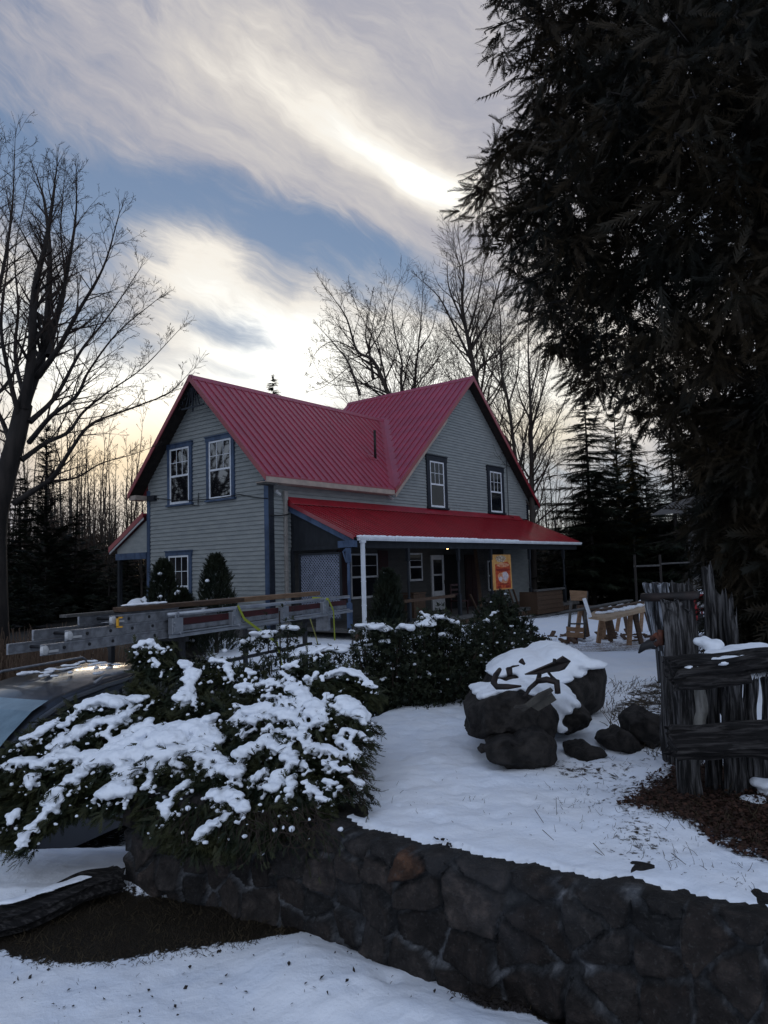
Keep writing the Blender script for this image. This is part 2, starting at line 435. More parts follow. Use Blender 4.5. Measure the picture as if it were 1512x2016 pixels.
def snow_mesh(name, ells, voxel=.02, amp=.008, freq=14.0):
    """ells: (centre, (rx,ry,rz), rotz) merged by a voxel remesh, then roughened"""
    mb = MB()
    import bmesh
    bm = bmesh.new(); bmesh.ops.create_icosphere(bm, subdivisions=2, radius=1.0)
    sv = np.array([v.co[:] for v in bm.verts]); sf = np.array([[v.index for v in f.verts] for f in bm.faces]); bm.free()
    T = []
    for c, r, a in ells:
        ca, sa_ = math.cos(a), math.sin(a)
        T.append([[ca * r[0], -sa_ * r[1], 0, c[0]], [sa_ * r[0], ca * r[1], 0, c[1]], [0, 0, r[2], c[2]]])
    me = scatter_mesh(name, sv, sf, np.array(T))
    o = bpy.data.objects.new('tmp', me); COL.objects.link(o)
    md = o.modifiers.new('r', 'REMESH'); md.mode = 'VOXEL'; md.voxel_size = voxel
    md2 = o.modifiers.new('s', 'SMOOTH'); md2.iterations = 2; md2.factor = .5
    dg = bpy.context.evaluated_depsgraph_get(); ev = o.evaluated_get(dg)
    out = bpy.data.meshes.new_from_object(ev)
    bpy.data.objects.remove(o); bpy.data.meshes.remove(me)
    n = len(out.vertices); co = np.empty(n * 3, np.float32); out.vertices.foreach_get('co', co); co = co.reshape(-1, 3)
    no = np.empty(n * 3, np.float32); out.vertices.foreach_get('normal', no); no = no.reshape(-1, 3)
    dsp = np.array([noise.noise(Vector(c * freq)) + .5 * noise.noise(Vector(c * freq * 2.3)) for c in co])
    co = co + no * (dsp * amp)[:, None]
    out.vertices.foreach_set('co', co.ravel().astype(np.float32)); out.update(); out.name = name
    return out
# ------------------------------------------------------------------ ground
def smooth(a, b, x):
    t = np.clip((x - a) / (b - a), 0, 1); return t * t * (3 - 2 * t)
WALL_PX = [(262, 1560), (430, 1572), (600, 1606), (780, 1658), (1100, 1728), (1300, 1768), (1512, 1806)]
wall_top = [onz(x, y, .6) for x, y in WALL_PX]
wall_top[0] = Vector((-1.66, 4.76, .6)); wall_top[1] = Vector((-1.06, 4.40, .6))
dirr = (wall_top[-1] - wall_top[-2]).normalized()
wall_top.append(wall_top[-1] + dirr * 2.2)
WP = np.array([(p.x, p.y) for p in wall_top])
EDGE = np.array([(-1.66, 4.76), (-1.25, 5.6), (-.85, 6.7), (-.2, 8.2), (.7, 10.0), (1.4, 13.0), (2.0, 19.0)])
TERR = np.concatenate([WP[::-1], EDGE[1:], [(60, 60), (60, -3)]])
def seg_dist(P, poly):
    d = np.full(len(P), 1e9)
    for a, b in zip(poly[:-1], poly[1:]):
        ab = b - a; t = np.clip(((P - a) @ ab) / (ab @ ab), 0, 1)
        d = np.minimum(d, np.linalg.norm(P - a - t[:, None] * ab, axis=1))
    return d
def inside(P, poly):
    r = np.zeros(len(P), bool); n = len(poly)
    for i in range(n):
        (x0, y0), (x1, y1) = poly[i], poly[(i + 1) % n]
        c = ((y0 > P[:, 1]) != (y1 > P[:, 1]))
        if y0 == y1: continue
        xi = (x1 - x0) * (P[:, 1] - y0) / (y1 - y0) + x0
        r ^= c & (P[:, 0] < xi)
    return r
def nz2(P, f, seed=0.0, o=3):
    return np.array([fbm(x * f + seed, y * f - seed, seed, o) for x, y in P])
def ground_z(P, rough=True):
    P = np.asarray(P, float).reshape(-1, 2); x, y = P[:, 0], P[:, 1]
    ins = inside(P, TERR); dw = seg_dist(P, WP); de = seg_dist(P, EDGE)
    terr = .6 - .30 * smooth(10, 14.5, y) - .27 * smooth(14.5, 21, y)
    low = -.88 * smooth(4.8, 8.2, y) * smooth(.2, -1.2, x - .35 * (y - 5)) + .88 * smooth(13, 20, y) * smooth(.2, -1.2, x - .35 * (y - 5))
    k = np.where(ins, np.where(dw < de, smooth(.05, .12, dw), smooth(0, .75, de)), 0)
    # snow heaped a little against the foot of the wall
    heap = .12 * np.exp(-((dw - .35) / .3) ** 2) * (~ins) * smooth(-.9, -.3, x) * (y < 4.6) - .05 * smooth(0, 1.5, -x - .6) * (y < 4.6)
    z = low + heap + (terr - low) * k
    if rough:
        z = z + .022 * nz2(P, 1.1, 3.0) + .012 * nz2(P, 5.0, 9.0)
    return z
def zat(x, y): return float(ground_z([(x, y)], False)[0])
def axis(lo, hi, step, far_lo, far_hi, g_=1.12):
    c = list(np.arange(lo, hi, step)); s = step; a = [c[0]]
    while a[-1] > far_lo: s = min(s * g_, 40); a.append(a[-1] - s)
    s = step; b = [c[-1]]
    while b[-1] < far_hi: s = min(s * g_, 40); b.append(b[-1] + s)
    return np.array(a[:0:-1] + c + b[1:])
gx = axis(-3.6, 4.4, .030, -500, 500); gy = axis(2.2, 8.2, .030, -300, 900)
GX, GY = np.meshgrid(gx, gy); P = np.stack([GX.ravel(), GY.ravel()], 1)
Z = ground_z(P)
fine = (P[:, 0] > -3.6) & (P[:, 0] < 4.4) & (P[:, 1] > 2.2) & (P[:, 1] < 8.2)
Z[fine] += .004 * nz2(P[fine], 19.0, 4.0, 2)
# boot prints and sunken spots in the upper snow
rs = np.random.RandomState(4)
for _ in range(900):
    c = np.array((rs.uniform(-.3, 3.0), rs.uniform(2.7, 7.0))); r_ = rs.uniform(.012, .05); dp = rs.uniform(.004, .02)
    d2 = ((P - c) ** 2).sum(1); s_ = d2 < 9 * r_ * r_
    Z[s_] -= dp * np.exp(-d2[s_] / (r_ * r_))
def px_poly(pts, z): return np.array([(lambda q: (q.x, q.y))(onz(a, b, z)) for a, b in pts])
def region(pts, soft):
    d = seg_dist(P, np.concatenate([pts, pts[:1]])); s_ = np.where(inside(P, pts), d, -d)
    return smooth(-soft, soft, s_)
soil = region(px_poly([(-60, 1845), (20, 1760), (150, 1745), (262, 1745), (420, 1760), (600, 1822), (640, 1842), (560, 1858), (430, 1858), (300, 1868), (190, 1885), (90, 1875)], 0.0), .16)
foot = region(px_poly([(870, 1905), (1000, 1985), (1060, 2040), (1500, 2200), (1700, 2040), (1512, 1990), (1100, 1925), (900, 1885)], 0.0), .07)
litter = region(px_poly([(1200, 1585), (1270, 1530), (1330, 1490), (1420, 1500), (1600, 1480), (1750, 1600), (1600, 1740), (1512, 1700), (1440, 1680), (1340, 1622)], .6), .32)
tuft = region(px_poly([(1180, 1400), (1240, 1350), (1330, 1330), (1340, 1480), (1300, 1500)], .6), .18) * .54
thin = region(px_poly([(1040, 1490), (1330, 1480), (1420, 1800), (1160, 1700), (1120, 1600)], .6), .35) * .47
path = region(np.array([(2.2, 11.2), (4.0, 10.9), (6.5, 12.6), (7.5, 17), (5, 18.5), (3, 15)]), .8)
drive = region(px_poly([(-900, 1740), (-100, 1705), (150, 1650), (262, 1600), (330, 1480), (400, 1400), (0, 1330), (-900, 1400)], -.5), .3) * .75
farm = np.maximum(smooth(20, 32, P[:, 1]) * .8, smooth(-2.4, -3.6, P[:, 0] + .2 * (P[:, 1] - 12)) * smooth(9.5, 11.5, P[:, 1]) * .75)
terr_in = inside(P, TERR) & (seg_dist(P, WP) > .06)
soil = soil * (~terr_in); foot = foot * (~terr_in)
bare = np.maximum.reduce([soil * .98, foot * .98, litter * .80, tuft, thin, path * .5, drive * .9, farm])
cover_ = np.zeros((len(P), 4)); cover_[:, 3] = 1
cover_[:, :3] = (.016, .012, .007)
for w_, c_ in ((litter, (.030, .015, .009)), (path, (.12, .09, .08)), (drive, (.022, .020, .018)), (farm, (.010, .009, .007)), (tuft, (.016, .012, .008)), (thin, (.035, .024, .016))):
    cover_[:, :3] += (np.array(c_) - cover_[:, :3]) * np.clip(w_ * 1.5, 0, 1)[:, None]
nx_, ny_ = len(gx), len(gy)
ii = np.arange(nx_ * ny_).reshape(ny_, nx_)
quads = np.stack([ii[:-1, :-1], ii[:-1, 1:], ii[1:, 1:], ii[1:, :-1]], -1).reshape(-1, 4)
me = npmesh('ground', np.concatenate([P, Z[:, None]], 1), [quads])
a_ = me.attributes.new('bare', 'FLOAT', 'POINT'); a_.data.foreach_set('value', bare.astype(np.float32))
a_ = me.attributes.new('cover', 'FLOAT_COLOR', 'POINT'); a_.data.foreach_set('color', cover_.astype(np.float32).ravel())
def ground_mat():
    m = bpy.data.materials.new('snowy_ground'); m.use_nodes = True
    t = m.node_tree; b = t.nodes['Principled BSDF']; q = G(t)
    geo = q.n('ShaderNodeNewGeometry'); pos = geo.outputs['Position']
    ab = q.n('ShaderNodeAttribute', attribute_name='bare'); ac = q.n('ShaderNodeAttribute', attribute_name='cover')
    n1 = q.noise(pos, 3.0, 5, .6); n2 = q.noise(pos, 26.0, 6, .7); n3 = q.noise(pos, 90, 4, .6)
    v = q.m('ADD', ab.outputs['Fac'], q.m('ADD', q.m('MULTIPLY', q.m('SUBTRACT', n1, .5), .5), q.m('MULTIPLY', q.m('SUBTRACT', n2, .5), 1.0)))
    mk = q.sstep(v, .47, .57)
    cc = q.mix(1.0, ac.outputs['Color'], q.ramp(n3, [(.3, (.35, .35, .35)), (.7, (1.9, 1.8, 1.7))]), 'MULTIPLY')
    sn = q.mix(q.sstep(n1, .35, .65), (.78, .82, .89), (.82, .84, .88))
    t.links.new(q.mix(mk, sn, cc), b.inputs['Base Color'])
    b.inputs['Roughness'].default_value = .65; b.inputs['Specular IOR Level'].default_value = .2
    hs = q.m('ADD', q.m('MULTIPLY', n2, .35), q.m('ADD', q.m('MULTIPLY', q.noise(pos, 11, 4, .5), .8), q.m('MULTIPLY', n3, .10)))
    h = q.m('ADD', hs, q.m('MULTIPLY', q.m('MULTIPLY', mk, n3), 1.0))
    h = q.m('SUBTRACT', h, q.m('MULTIPLY', mk, .9))
    bn = q.n('ShaderNodeBump'); bn.inputs['Distance'].default_value = .020; bn.inputs['Strength'].default_value = .8
    t.links.new(h, bn.inputs['Height']); t.links.new(bn.outputs[0], b.inputs['Normal'])
    return m
ground = link('ground', me, ground_mat(), smooth=True)
setp(ground, 'snow covered yard with a lower driveway and bare patches', kind='structure')

# ------------------------------------------------------------------ stone retaining wall
def stone_wall():
    Lc = np.concatenate([[0], np.cumsum(np.linalg.norm(np.diff(WP, axis=0), axis=1))]); Lt = Lc[-1]
    ns, nz_ = int(Lt / .011), 76
    s = np.linspace(0, Lt, ns); X = np.interp(s, Lc, WP[:, 0]); Y = np.interp(s, Lc, WP[:, 1])
    tx, ty = np.gradient(X), np.gradient(Y); l = np.hypot(tx, ty)
    k = 41; pad = lambda a: np.convolve(np.pad(a / l, k // 2, mode='edge'), np.ones(k) / k, 'valid')
    tx, ty = pad(tx), pad(ty); nx, ny = ty, -tx
    if nx[0] * 0 + ny[0] > 0: nx, ny = -nx, -ny
    z = np.linspace(-.35, .575, nz_)
    SS, ZZ = np.meshgrid(s, z)
    # stones: jittered grid of seeds, tall and wide ones mixed
    rs = np.random.RandomState(11); seeds = []
    ss = -.1
    while ss < Lt + .3:
        w = rs.uniform(.13, .30); zz = -.38
        while zz < .62:
            h = rs.uniform(.10, .26) if zz < .3 else rs.uniform(.08, .14)
            seeds.append((ss + w / 2 + rs.uniform(-.07, .07), zz + h / 2, rs.uniform(.75, 1.25), rs.uniform(-.6, .6)))
            zz += h
        ss += w
    seeds = np.array(seeds)
    wz = .020 * np.array([[fbm(a * 4, b * 4, 1, 3) for a in s[::4]] for b in z]).repeat(4, 1)[:, :ns]
    wz2 = .020 * np.array([[fbm(a * 4, b * 4, 8, 3) for a in s[::4]] for b in z]).repeat(4, 1)[:, :ns]
    def padc(a): return a if a.shape[1] == ns else np.pad(a, ((0, 0), (0, ns - a.shape[1])), mode='edge')
    wz, wz2 = padc(wz), padc(wz2)
    A, B = SS + wz, ZZ + wz2
    D1 = np.full(A.shape, 9.); D2 = np.full(A.shape, 9.); ID = np.zeros(A.shape, int)
    for i, (a, b, e, r_) in enumerate(seeds):
        da, db = np.abs(A - a), np.abs(B - b) * e
        d = (da ** 3 + db ** 3) ** (1 / 3)
        c = d < D1; D2 = np.where(c, D1, np.minimum(D2, d)); ID = np.where(c, i, ID); D1 = np.where(c, d, D1)
    edge = D2 - D1
    st = smooth(.004, .020, edge)
    prot = rs.uniform(.012, .055, len(seeds)); tilt = rs.uniform(-.30, .30, (len(seeds), 2)); val = rs.uniform(0, 1, len(seeds)); warm = rs.uniform(0, 1, len(seeds))
    rough = np.array([[fbm(a * 9, b * 9, 2, 4) for a in s[::2]] for b in z]).repeat(2, 1)
    rough = padc(rough[:, :ns])
    H = st * (prot[ID] + tilt[ID, 0] * (A - seeds[ID, 0]) + tilt[ID, 1] * (B - seeds[ID, 1])) + .020 * rough + .004 * (1 - st) * rough
    H += .03 * smooth(.3, -.3, ZZ)          # batter: thicker at the foot
    topj = np.array([fbm(a * 3, 5, 0, 3) for a in s]) * .034
    Zf = ZZ + (topj + .0)[None, :] * smooth(.2, .575, ZZ)
    H -= smooth(.535, .575, ZZ) * .03
    V = np.stack([X[None] + nx[None] * H, Y[None] + ny[None] * H, Zf], -1).reshape(-1, 3)
    i2 = np.arange(ns * nz_).reshape(nz_, ns)
    q = np.stack([i2[:-1, :-1], i2[:-1, 1:], i2[1:, 1:], i2[1:, :-1]], -1).reshape(-1, 4)
    # top strip and back
    def strip(off, zz, prev):
        nonlocal V, q
        b = len(V); W2_ = np.stack([X - nx * off, Y - ny * off, zz], -1); V = np.concatenate([V, W2_])
        j = np.arange(b, b + ns); q = np.concatenate([q, np.stack([prev[:-1], prev[1:], j[1:], j[:-1]], -1)]); return j
    t1 = strip(.10, Zf[-1] + .004, i2[-1]); t2 = strip(.32, Zf[-1], t1); t3 = strip(.32, np.full(ns, -.4), t2)
    # end cap
    b = len(V); cap = []
    left = [i2[r, 0] for r in range(nz_)]
    me = npmesh('stone_wall', V, [q])
    n_ = len(V); col = np.zeros((n_, 4)); col[:, 3] = 1
    stc = np.stack([.010 + .026 * val + .006 * warm, .0095 + .022 * val + .002 * warm, .0095 + .020 * val], 1)
    stc = np.where((warm > .987)[:, None], np.array([[.05, .026, .016]]), stc)
    face = stc[ID.ravel()] * (.25 + .75 * smooth(.010, .030, edge.ravel()))[:, None]
    mort = np.array([[.085, .088, .094]]) * (.4 + 1.1 * smooth(.1, .6, rough.ravel() * .5 + .5 - .35 * smooth(-.1, .5, ZZ.ravel())))[:, None]
    k_ = st.ravel()[:, None]
    col[:ns * nz_, :3] = mort * (1 - k_) + face * k_; col[ns * nz_:, :3] = (.014, .012, .010)
    a = me.attributes.new('stone', 'FLOAT_COLOR', 'POINT'); a.data.foreach_set('color', col.astype(np.float32).ravel())
    m = bpy.data.materials.new('field_stone'); m.use_nodes = True
    t = m.node_tree; bs = t.nodes['Principled BSDF']; qq = G(t)
    at_ = qq.n('ShaderNodeAttribute', attribute_name='stone'); geo = qq.n('ShaderNodeNewGeometry')
    n1 = qq.noise(geo.outputs['Position'], 14, 7, .65); n2 = qq.noise(geo.outputs['Position'], 70, 5, .6)
    c = qq.mix(1.0, at_.outputs['Color'], qq.ramp(n1, [(.3, (.40, .40, .41)), (.52, (1, 1, 1)), (.70, (2.3, 2.2, 2.1))]), 'MULTIPLY')
    n3 = qq.noise(geo.outputs['Position'], 2.6, 4, .6)
    c = qq.mix(qq.m('MULTIPLY', qq.sstep(n2, .55, .72), .45), c, (.075, .074, .072))
    c = qq.mix(qq.m('MULTIPLY', qq.sstep(n3, .52, .72), .30), c, (.045, .048, .053))
    t.links.new(c, bs.inputs['Base Color']); bs.inputs['Roughness'].default_value = .85; bs.inputs['Specular IOR Level'].default_value = .25
    bn = qq.n('ShaderNodeBump'); bn.inputs['Distance'].default_value = .028
    t.links.new(qq.m('ADD', n1, qq.m('MULTIPLY', n2, .45)), bn.inputs['Height']); t.links.new(bn.outputs[0], bs.inputs['Normal'])
    o = link('stone_wall', me, m, smooth=True)
    setp(o, 'low dark field stone retaining wall running below the snowy terrace', 'wall')
    return o
stone_wall()
# ------------------------------------------------------------------ farmhouse
TH = .905
HO = Vector((-.1622 * 20, 20.0, 0.0))
HM = Matrix.Translation(HO) @ Matrix.Rotation(TH, 4, 'Z')
HI = HM.inverted()
def hplane(px, py, ax, val):          # photo pixel -> point on a plane of the house's own axes
    d = HI.to_3x3() @ ray(px, py); o = HI @ CAM
    return o + d * ((val - o[ax]) / d[ax])
house = thing('farmhouse', 'grey clapboard farmhouse with red metal cross gable roof and blue trim', 'house', HO, TH)
EZ, RA, RB = 4.59, 7.97, 9.49         # eave, ridge A, ridge B heights
LA, WA, BW = 5.89, 6.66, 5.42         # eave A length, gable A span, half span of gable B
X0, X1, Y0, Y1 = .50, 16.30, .40, 6.26
CB = LA + BW
def fA(s, z, n): return (X0 - n, s, z)        # gable A wall frame
def fB(s, z, n): return (s, Y0 - n, z)        # front wall frame
def siding(mb, fr, srange, z0, z1, h=.125, t=.030):
    n = int(round((z1 - z0) / h))
    for i in range(n):
        a, b = z0 + (z1 - z0) * i / n, z0 + (z1 - z0) * (i + 1) / n
        (l0, r0), (l1, r1) = srange(a), srange(b)
        if r0 - l0 < .02: continue
        if r1 - l1 < 0: l1 = r1 = (l0 + r0) / 2
        mb.add([fr(l0, a, t), fr(r0, a, t), fr(r1, b, .002), fr(l1, b, .002), fr(l0, a, .001), fr(r0, a, .001)],
               [(0, 1, 2, 3), (0, 4, 5, 1)])
sA, sB = (RA - EZ) / (WA / 2), (RB - EZ) / BW
def rngA(z):
    if z <= EZ + .3: return Y0, Y1
    y = (z + .08 - EZ) / sA; return max(Y0, y), min(Y1, WA - y)
def rngB(z):
    if z <= EZ + .05: return X0, X1
    y = (z + .10 - EZ) / sB; return LA + y, LA + 2 * BW - y
body = MB()
body.prism([(X0 + .02, Y0 + .02, -.2), (X0 + .02, Y1, -.2), (X0 + .02, Y1, EZ + .2), (X0 + .02, WA / 2, RA - .25), (X0 + .02, Y0 + .02, EZ + .2)], (11.5, 0, 0))
body.prism([(LA + .5, Y0 + .02, -.2), (X1, Y0 + .02, -.2), (X1, Y0 + .02, EZ + .2), (CB, Y0 + .02, RB - .3), (LA + .5, Y0 + .02, EZ + .2)], (0, 6.2, 0))
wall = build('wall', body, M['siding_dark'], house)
mb = MB(); siding(mb, fA, rngA, .25, RA - .45)
build('gable_siding', mb, M['siding'], house)
mb = MB(); siding(mb, fB, lambda z: (X0, X1) if z < EZ + .05 else rngB(z), 3.95, RB - .4, .11)
siding(mb, fB, lambda z: (X0, 1.32), .25, 3.95, .125)
siding(mb, fB, lambda z: (13.9, X1), .3, 3.9, .125)
build('front_siding', mb, M['siding'], house)
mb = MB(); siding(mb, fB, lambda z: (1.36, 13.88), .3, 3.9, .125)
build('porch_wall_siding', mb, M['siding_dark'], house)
mb = MB(); siding(mb, lambda s, z, n: (X1 + n, s, z), lambda z: (Y0, 6.2), .2, EZ, .125)
build('side_siding', mb, M['siding'], house)
mb = MB(); mb.box((X0 + .01, Y0 - .05, -.2), (X1 + .01, Y1 + .01, .24)); mb.box((X0 - .03, Y0 + .1, -.2), (X0 + .01, Y1 - .02, .235))
build('foundation', mb, M['wood_grey'], house)
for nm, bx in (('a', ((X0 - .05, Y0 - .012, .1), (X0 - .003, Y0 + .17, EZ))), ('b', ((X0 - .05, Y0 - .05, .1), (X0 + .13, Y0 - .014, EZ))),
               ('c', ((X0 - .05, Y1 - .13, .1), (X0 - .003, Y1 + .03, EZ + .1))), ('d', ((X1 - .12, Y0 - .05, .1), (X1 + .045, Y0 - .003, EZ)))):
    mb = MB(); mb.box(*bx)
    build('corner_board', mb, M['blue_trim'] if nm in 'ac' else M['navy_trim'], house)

# roofs
def slab(mb, pts, t, ndir):
    """roof sheet: polygon extruded downward by t along vertical"""
    mb.prism(pts, (0, 0, -t))
xR = LA + BW * (RA - EZ) / (RB - EZ)
roof = MB()
slab(roof, [(0, 0, EZ), (LA, 0, EZ), (xR, WA / 2, RA), (0, WA / 2, RA)], .05, 1)
slab(roof, [(0, WA, EZ), (0, WA / 2, RA), (xR, WA / 2, RA), (LA, WA, EZ)], .05, 1)
slab(roof, [(LA, 0, EZ), (CB, 0, RB), (CB, WA / 2, RB), (xR, WA / 2, RA)], .05, 1)
slab(roof, [(LA, WA, EZ), (xR, WA / 2, RA), (CB, WA / 2, RB), (CB, WA, RB)], .05, 1)
slab(roof, [(CB, 0, RB), (LA + 2 * BW, 0, EZ), (LA + 2 * BW, WA, EZ), (CB, WA, RB)], .05, 1)
roof_o = build('roof', roof, M['roof'], house)
rib = MB()
nA = Vector((0, -(RA - EZ), WA / 2)).normalized(); nBv = Vector((-(RB - EZ), 0, BW)).normalized()
def ribline(a, b, nrm, w=.022, h=.030):
    a, b = Vector(a) + nrm * (h / 2 + .001), Vector(b) + nrm * (h / 2 + .001)
    rib.beam(a, b, w, h, nrm)
x = .20
while x < xR - .3:
    y0 = 0.01 if x < LA - .1 else (x - LA + .25) * (WA / 2) / (xR - LA)
    if y0 < WA / 2 - .1: ribline((x, y0, EZ + y0 * sA), (x, WA / 2 - .05, RA - .05 * sA), nA)
    x += .295
y = .16
while y < WA - .1:
    xv = LA + .25 + (y if y < WA / 2 else WA - y) * (xR - LA) / (WA / 2)
    ribline((xv, y, EZ + (xv - LA) * sB), (CB - .05, y, RB - .05 * sB), nBv)
    y += .295
build('roof_ribs', rib, M['roof'], roof_o)
mb = MB()
va, vb = Vector((LA, 0, EZ)), Vector((xR, WA / 2, RA))
nv = (nA + nBv).normalized()
for nrm, sgn in ((nA, -1), (nBv, 1)):
    dv = (vb - va).normalized(); sd = dv.cross(nrm).normalized()
    if sd.x * sgn < 0: sd = -sd
    a0, b0 = va + nrm * .012 - dv * -.02, vb + nrm * .012
    mb.add([a0, b0, b0 + sd * .24, a0 + sd * .24 + dv * .12, a0 - nrm * .008, b0 - nrm * .008, b0 + sd * .24 - nrm * .008, a0 + sd * .24 - nrm * .008 + dv * .12],
           [(0, 1, 2, 3), (3, 2, 6, 7), (7, 6, 5, 4)])
build('valley_flashing', mb, M['flash'], roof_o)
mb = MB()
def cap(mb, a, b, drop, sl):
    a, b = Vector(a), Vector(b); d = (b - a).normalized(); s = d.cross(Vector((0, 0, 1))).normalized()
    pr = []
    for p in (a, b):
        pr += [p + s * drop + Vector((0, 0, -drop * sl + .035)), p + Vector((0, 0, .05)), p - s * drop + Vector((0, 0, -drop * sl + .035)),
               p - s * drop + Vector((0, 0, -drop * sl + .012)), p + Vector((0, 0, .015)), p + s * drop + Vector((0, 0, -drop * sl + .012))]
    mb.add(pr, [(0, 1, 7, 6), (1, 2, 8, 7), (2, 3, 9, 8), (3, 4, 10, 9), (4, 5, 11, 10), (5, 0, 6, 11), (5, 4, 3, 2, 1, 0), (6, 7, 8, 9, 10, 11)])
cap(mb, (-.03, WA / 2, RA), (xR + .1, WA / 2, RA), .13, sA); cap(mb, (CB, -.03, RB), (CB, WA, RB), .13, sB)
build('ridge_cap', mb, M['roof'], roof_o)
# rake trim in red, soffits, fascia
mb = MB()
def rake(mb, pts, out, w=.16, t=.028):
    for a, b in zip(pts[:-1], pts[1:]):
        a, b = Vector(a), Vector(b); o = Vector(out)
        lo = Vector((0, 0, -w))
        mb.prism([a + Vector((0, 0, .03)), b + Vector((0, 0, .03)), b + lo, a + lo], o * t)
rake(mb, [(-.001, -.02, EZ - .02), (-.001, WA / 2, RA), (-.001, WA + .02, EZ - .02)], (-1, 0, 0))
rake(mb, [(LA, -.001, EZ), (CB, -.001, RB), (LA + 2 * BW + .02, -.001, EZ - .02)], (0, -1, 0))
build_each('rake_trim', mb, M['rake'], roof_o)
mb = MB()
def soff(a, b, w, depthv, z=-.055, t=.02):
    a, b, dv = Vector(a), Vector(b), Vector(depthv)
    mb.prism([a + Vector((0, 0, z)), b + Vector((0, 0, z)), b + dv + Vector((0, 0, z)), a + dv + Vector((0, 0, z))], (0, 0, -t))
soff((.002, .02, EZ + .02 * sA), (.002, WA / 2, RA), 0, (.5, 0, 0)); soff((.002, WA / 2, RA), (.002, WA - .02, EZ), 0, (.5, 0, 0))
soff((LA, .003, EZ), (CB, .003, RB), 0, (0, .4, 0)); soff((CB, .003, RB), (LA + 2 * BW, .003, EZ), 0, (0, .4, 0))
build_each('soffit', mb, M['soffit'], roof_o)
mb = MB(); mb.box((.01, .004, EZ - .20), (LA + .05, .032, EZ - .052)); mb.box((.01, .03, EZ - .21), (LA + .05, Y0, EZ - .19))
mb.box((.02, Y1 + .01, EZ - .21), (.5, WA, EZ - .06))
for a, b in (((LA + .02, EZ - .16), (CB - 2.0, RB - 2.0 * sB - .19)),):
    mb.prism([(a[0], .004, a[1]), (b[0], .004, b[1]), (b[0], .004, b[1] - .10), (a[0] + .05, .004, a[1] - .12)], (0, .025, 0))
build_each('fascia', mb, M['tan'], roof_o)
mb = MB(); mb.box((X0 - .50 + .03, Y0 - .36, EZ - .26), (X0 - .01, Y0 + .0, EZ - .20)); mb.box((X1 + .02, Y0 - .36, EZ - .22), (X1 + .40, Y0, EZ - .03))
build_each('eave_return', mb, M['wood_grey'], roof_o)
vp = Vector((7.62, .0, 0))
# vent pipe on the front slope
d_ = HI.to_3x3() @ ray(739, 903); o_ = HI @ CAM
t_ = (EZ + o_.y * sA - o_.z) / (d_.z - d_.y * sA); vp = o_ + d_ * t_
mb = MB(); mb.tube([vp - Vector((0, 0, .1)), vp + Vector((0, 0, 1.02))], .045, 10)
build('vent_pipe', mb, M['iron'], roof_o, smooth=True)
mb = MB(); mb.prism([vp + Vector((-.35, -.08, -.08 * sA + .03)), vp + Vector((.14, -.08, -.08 * sA + .03)), vp + Vector((.14, .1, .1 * sA + .03)), vp + Vector((-.35, .1, .1 * sA + .03))], (0, 0, -.02))
build('pipe_flashing', mb, M['flash'], roof_o)
# fretwork in the peak of gable A
mb = MB()
for k in range(5):
    for sg in (-1, 1):
        y0 = WA / 2 + sg * (.16 + .13 * k); zt = RA - .22 - (.16 + .13 * k) * sA
        pts = [(.10, y0 + .09 * math.cos(a_) * (1 - a_ / 9), zt + .02 + .09 * math.sin(a_) * (1 - a_ / 9)) for a_ in np.linspace(0, 5.6, 12)]
        mb.tube(pts, .016, 5)
mb.beam((.10, WA / 2 - .55, RA - .95), (.10, WA / 2 + .55, RA - .95), .03, .05)
mb.beam((.10, WA / 2, RA - .15), (.10, WA / 2, RA - 1.1), .04, .04, (0, 1, 0))
for a_ in (-.35, -.18, .18, .35): mb.beam((.10, WA / 2 + a_, RA - .95), (.10, WA / 2 + a_ * .3, RA - .35), .025, .025, (1, 0, 0))
build('gable_fretwork', mb, M['navy_trim'], house)

